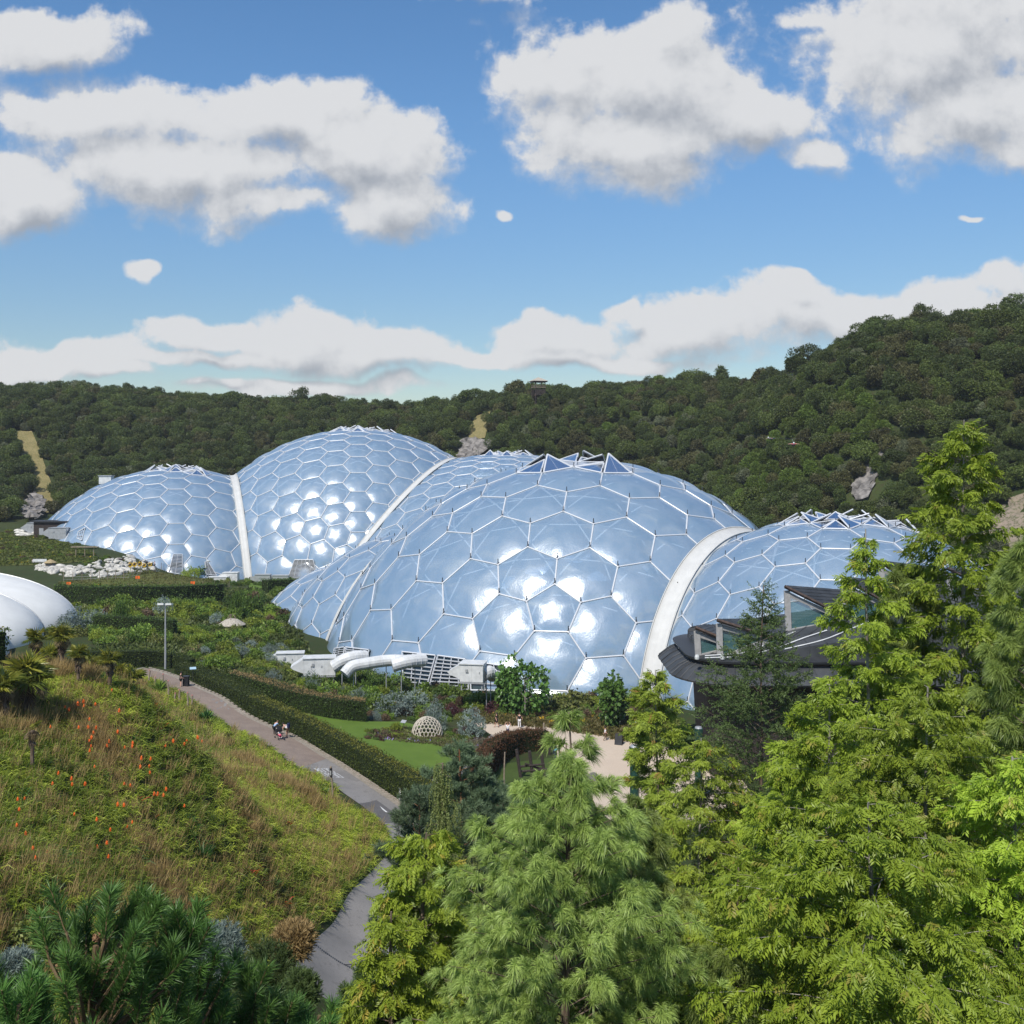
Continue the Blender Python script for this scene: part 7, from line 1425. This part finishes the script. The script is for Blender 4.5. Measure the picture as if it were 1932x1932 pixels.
person(pp(958, 1392), R(180), 'person in white top and navy shorts raising both hands to the head', M_wt, M_navy, dict(elL=(.34, .0, 1.48), haL=(.20, -.10, 1.66), elR=(-.34, 0, 1.48), haR=(-.20, -.10, 1.66)), 1.68, M_gold, bare_legs=True, shoes=M_wt)
person(pp(980, 1374), R(175), 'man in black T-shirt and white trousers walking away along the plaza', M_black, M_wt, dict(haL=(.34, -.06, .98), elL=(.30, .03, 1.17), haR=(-.34, -.06, .98), elR=(-.30, .03, 1.17)), 1.76, M_hair)
person(pp(1142, 1398), R(100), 'child in white T-shirt walking past the black menu board', M_wt, M_khaki, walk, 1.5, M_hair)
person(pp(1197 + 4, 1384), R(60), 'person in white shirt half hidden by leaves at the right of the plaza', M_wt, M_navy, None, 1.7, M_hair)
bend = dict(pel=(0, .12, .88), wst=(0, .02, 1.02), chs=(0, -.18, 1.18), nck=(0, -.30, 1.25), hd0=(0, -.38, 1.28), hd1=(0, -.46, 1.36), shL=(.17, -.20, 1.20), elL=(.22, -.38, 1.0), haL=(.14, -.52, .86), shR=(-.17, -.20, 1.20), elR=(-.22, -.38, 1.0), haR=(-.14, -.52, .86), hpL=(.09, .12, .85), hpR=(-.09, .12, .85), knL=(.10, 0, .48), knR=(-.10, 0, .48))
person(pp(1048, 1434), R(80), 'person in light blue shirt and grey cap bending by the dark stump post', M_cyan, M_navy, bend, 1.7, None, cap=M_grey)
mp = Gd(341, 1296, 90); person(mp, R(120), 'man in black with bare legs standing at the top of the road looking down', M_black, M_black, dict(hd0=(0, -.05, 1.55), hd1=(0, -.10, 1.66), haL=(.16, -.26, 1.02), elL=(.24, .0, 1.14), haR=(-.16, -.26, 1.02), elR=(-.24, 0, 1.14)), 1.72, M_hair, bare_legs=True)
b = Gd(351, 1295, 90); root = empty('litter_bin', b, 0, 'black litter bin beside the standing man at the hedge', 'bin'); g = Geo(); g.box((0, 0, .55), (.6, .6, 1.1)); g.build('body', M_black, root); g = Geo(); g.box((0, 0, 1.14), (.68, .68, .08)); g.build('lid', M_dark, root)
b = Gd(364, 1286, 90); root = empty('map_plate', b, R(20), 'pale blue slanted map plate on the hedge top by the bin', 'sign'); g = Geo(); g.tube([(0, 0, 0), (0, 0, 1.5)], .04, 6); g.build('stand', M_dark, root); g = Geo(); g.box((0, -.05, 1.55), (.7, .4, .04), M=Matrix.Rotation(R(30), 3, 'X')); g.build('plate', M_paleb, root)
M_x = None; mp = Gd(541, 1392, 80); person(mp, R(250), 'adult in white shirt with backpack bending over the pushchair', M_wt, M_khaki, bend, 1.7, M_hair, bare_legs=True, bag=M_navy)
mp2 = Gd(523, 1390, 80); person(mp2 + vec(-.35, .6, 0), R(150), 'person in light blue behind the pushchair', plain('pale_blue', (.35, .5, .7), .8, .2), M_black, bend, 1.6, M_gold)
b = Gd(527, 1395, 80); root = empty('pushchair', b, R(35), 'black pushchair on the road with a child in pink', 'pushchair')
g = Geo(); g.segs([(-.25, -.45, .12), (.25, -.45, .12), (-.27, .4, .12), (.27, .4, .12), (-.27, .35, 1.05)], [(-.25, .35, 1.0), (.25, .35, 1.0), (-.25, -.1, .6), (.25, -.1, .6), (.27, .35, 1.05)], .022, 6); g.build('frame', M_dark, root)
g = Geo(); g.add([(-.22, -.35, .42), (.22, -.35, .42), (.22, .05, .40), (-.22, .05, .40), (-.22, .28, .95), (.22, .28, .95)], [[0, 1, 2, 3], [3, 2, 5, 4]]); g.build('seat', M_black, root)
g = Geo()
an = np.linspace(0, 1.9, 9); V = [(s_ * .25, .22 - .34 * math.sin(a), .85 + .34 * math.cos(a) - .0) for a in an for s_ in (-1, 1)]; g.add(V, [[2 * i, 2 * i + 1, 2 * i + 3, 2 * i + 2] for i in range(8)]); g.build('hood', M_black, root)
for x in (-.27, .27):
    for y in (-.47, .42): g = Geo(); g.tube([(x - .025, y, .13), (x + .025, y, .13)], .13, 14); g.build('wheel', M_dark, root)
sit = dict(pel=(0, 0, .45), wst=(0, .04, .55), chs=(0, .10, .72), nck=(0, .12, .84), hd0=(0, .11, .92), hd1=(0, .09, 1.06), shL=(.14, .1, .78), elL=(.18, 0, .62), haL=(.12, -.14, .56), shR=(-.14, .1, .78), elR=(-.18, 0, .62), haR=(-.12, -.14, .56), hpL=(.08, -.02, .44), knL=(.10, -.34, .48), anL=(.11, -.44, .18), toL=(.11, -.58, .16), hpR=(-.08, -.02, .44), knR=(-.10, -.34, .48), anR=(-.11, -.44, .18), toR=(-.11, -.58, .16))
person(b + vec(0, 0, .12), R(35), 'small child in pink trousers sitting in the pushchair', M_wt, M_pinkf, sit, 1.2, M_gold, shoes=M_wt)
person(Gd(62, 1064, 180), R(90), 'visitor in white sitting on the far left of the pale bench', M_wt, M_navy, sit, 1.75, M_hair)
person(Gd(292, 1072, 180), R(90), 'visitor in pink near the sunflower ornaments', M_pink, M_navy, None, 1.7, M_gold)
person(P(1010, 741, 398) + vec(.0, 0, -2.0), 0, 'visitor in pale clothes on the lookout tower deck', M_wt, M_navy, None, 1.75, M_hair); person(P(1018, 741, 398) + vec(.5, -.5, -2.0), 0, 'visitor in blue on the lookout tower deck', M_cyan, M_navy, None, 1.75, M_hair); person(P(1023, 741, 398) + vec(.9, .3, -2.0), 0, 'visitor in red on the lookout tower deck', M_red, M_navy, None, 1.75, M_hair)
# zip wire riders
fly = dict(pel=(0, .0, .93), wst=(0, -.17, .95), chs=(0, -.39, .98), nck=(0, -.54, 1.02), hd0=(0, -.60, 1.06), hd1=(0, -.68, 1.14), shL=(.17, -.44, 1.0), elL=(.44, -.46, 1.02), haL=(.70, -.42, .98), shR=(-.17, -.44, 1.0), elR=(-.44, -.46, 1.02), haR=(-.70, -.42, .98), hpL=(.09, .03, .93), knL=(.10, .45, .92), anL=(.08, .85, .98), toL=(.08, 1.0, .96), hpR=(-.09, .03, .93), knR=(-.10, .45, .92), anR=(-.08, .85, .98), toR=(-.08, 1.0, .96))
p1, p2 = P(1497, 838, 150), P(1455, 827, 170)
person(p1 - vec(0, 0, .95), R(-10), 'zip wire rider in pink with arms spread and white helmet', M_pinkf, M_navy, fly, 1.75, None, cap=M_wt); person(p2 - vec(0, 0, .95), R(-60), 'zip wire rider in teal with white helmet behind the pink one', M_teal, M_navy, fly, 1.7, None, cap=M_wt)
root = empty('zip_wire', (0, 0, 0), 0, 'thin zip wire crossing in front of the right hillside', 'cable'); g = Geo(); q = [P(1060, 775, 330), P(1296, 809, 225), P(1446, 825, 172), P(1495, 828, 150), P(1620, 817, 135), P(1780, 797, 122), P(1990, 770, 108)]; g.tube(q, .012, 4); g.build('cable', M_dark, root)
g = Geo(); g.segs([P(1495, 828, 150), P(1450, 825.5, 171)], [p1 + vec(0, 0, .1), p2 + vec(0, 0, .1)], .02, 4); g.build('trolley_strap', M_grey, root)

# ---------------------------------------------------------------- summer haze
bm = bmesh.new(); bmesh.ops.create_cube(bm, size=1.0); me = bpy.data.meshes.new('haze'); bm.to_mesh(me); bm.free(); hz_ = link('haze', me); hz_.scale = (1124, 1104, 150); hz_.location = (0, 350, float(GZ.min()) - 1 + 75)
m, n = newmat('air'); v = n.new('ShaderNodeVolumePrincipled'); v.inputs['Density'].default_value = .00012; v.inputs['Color'].default_value = (.85, .9, 1, 1); v.inputs['Anisotropy'].default_value = 0
o_ = n.new('ShaderNodeOutputMaterial'); n.l.new(v.outputs[0], o_.inputs['Volume']); me.materials.append(m); tag(hz_, 'thin pale summer haze in the air', 'haze', kind='stuff')
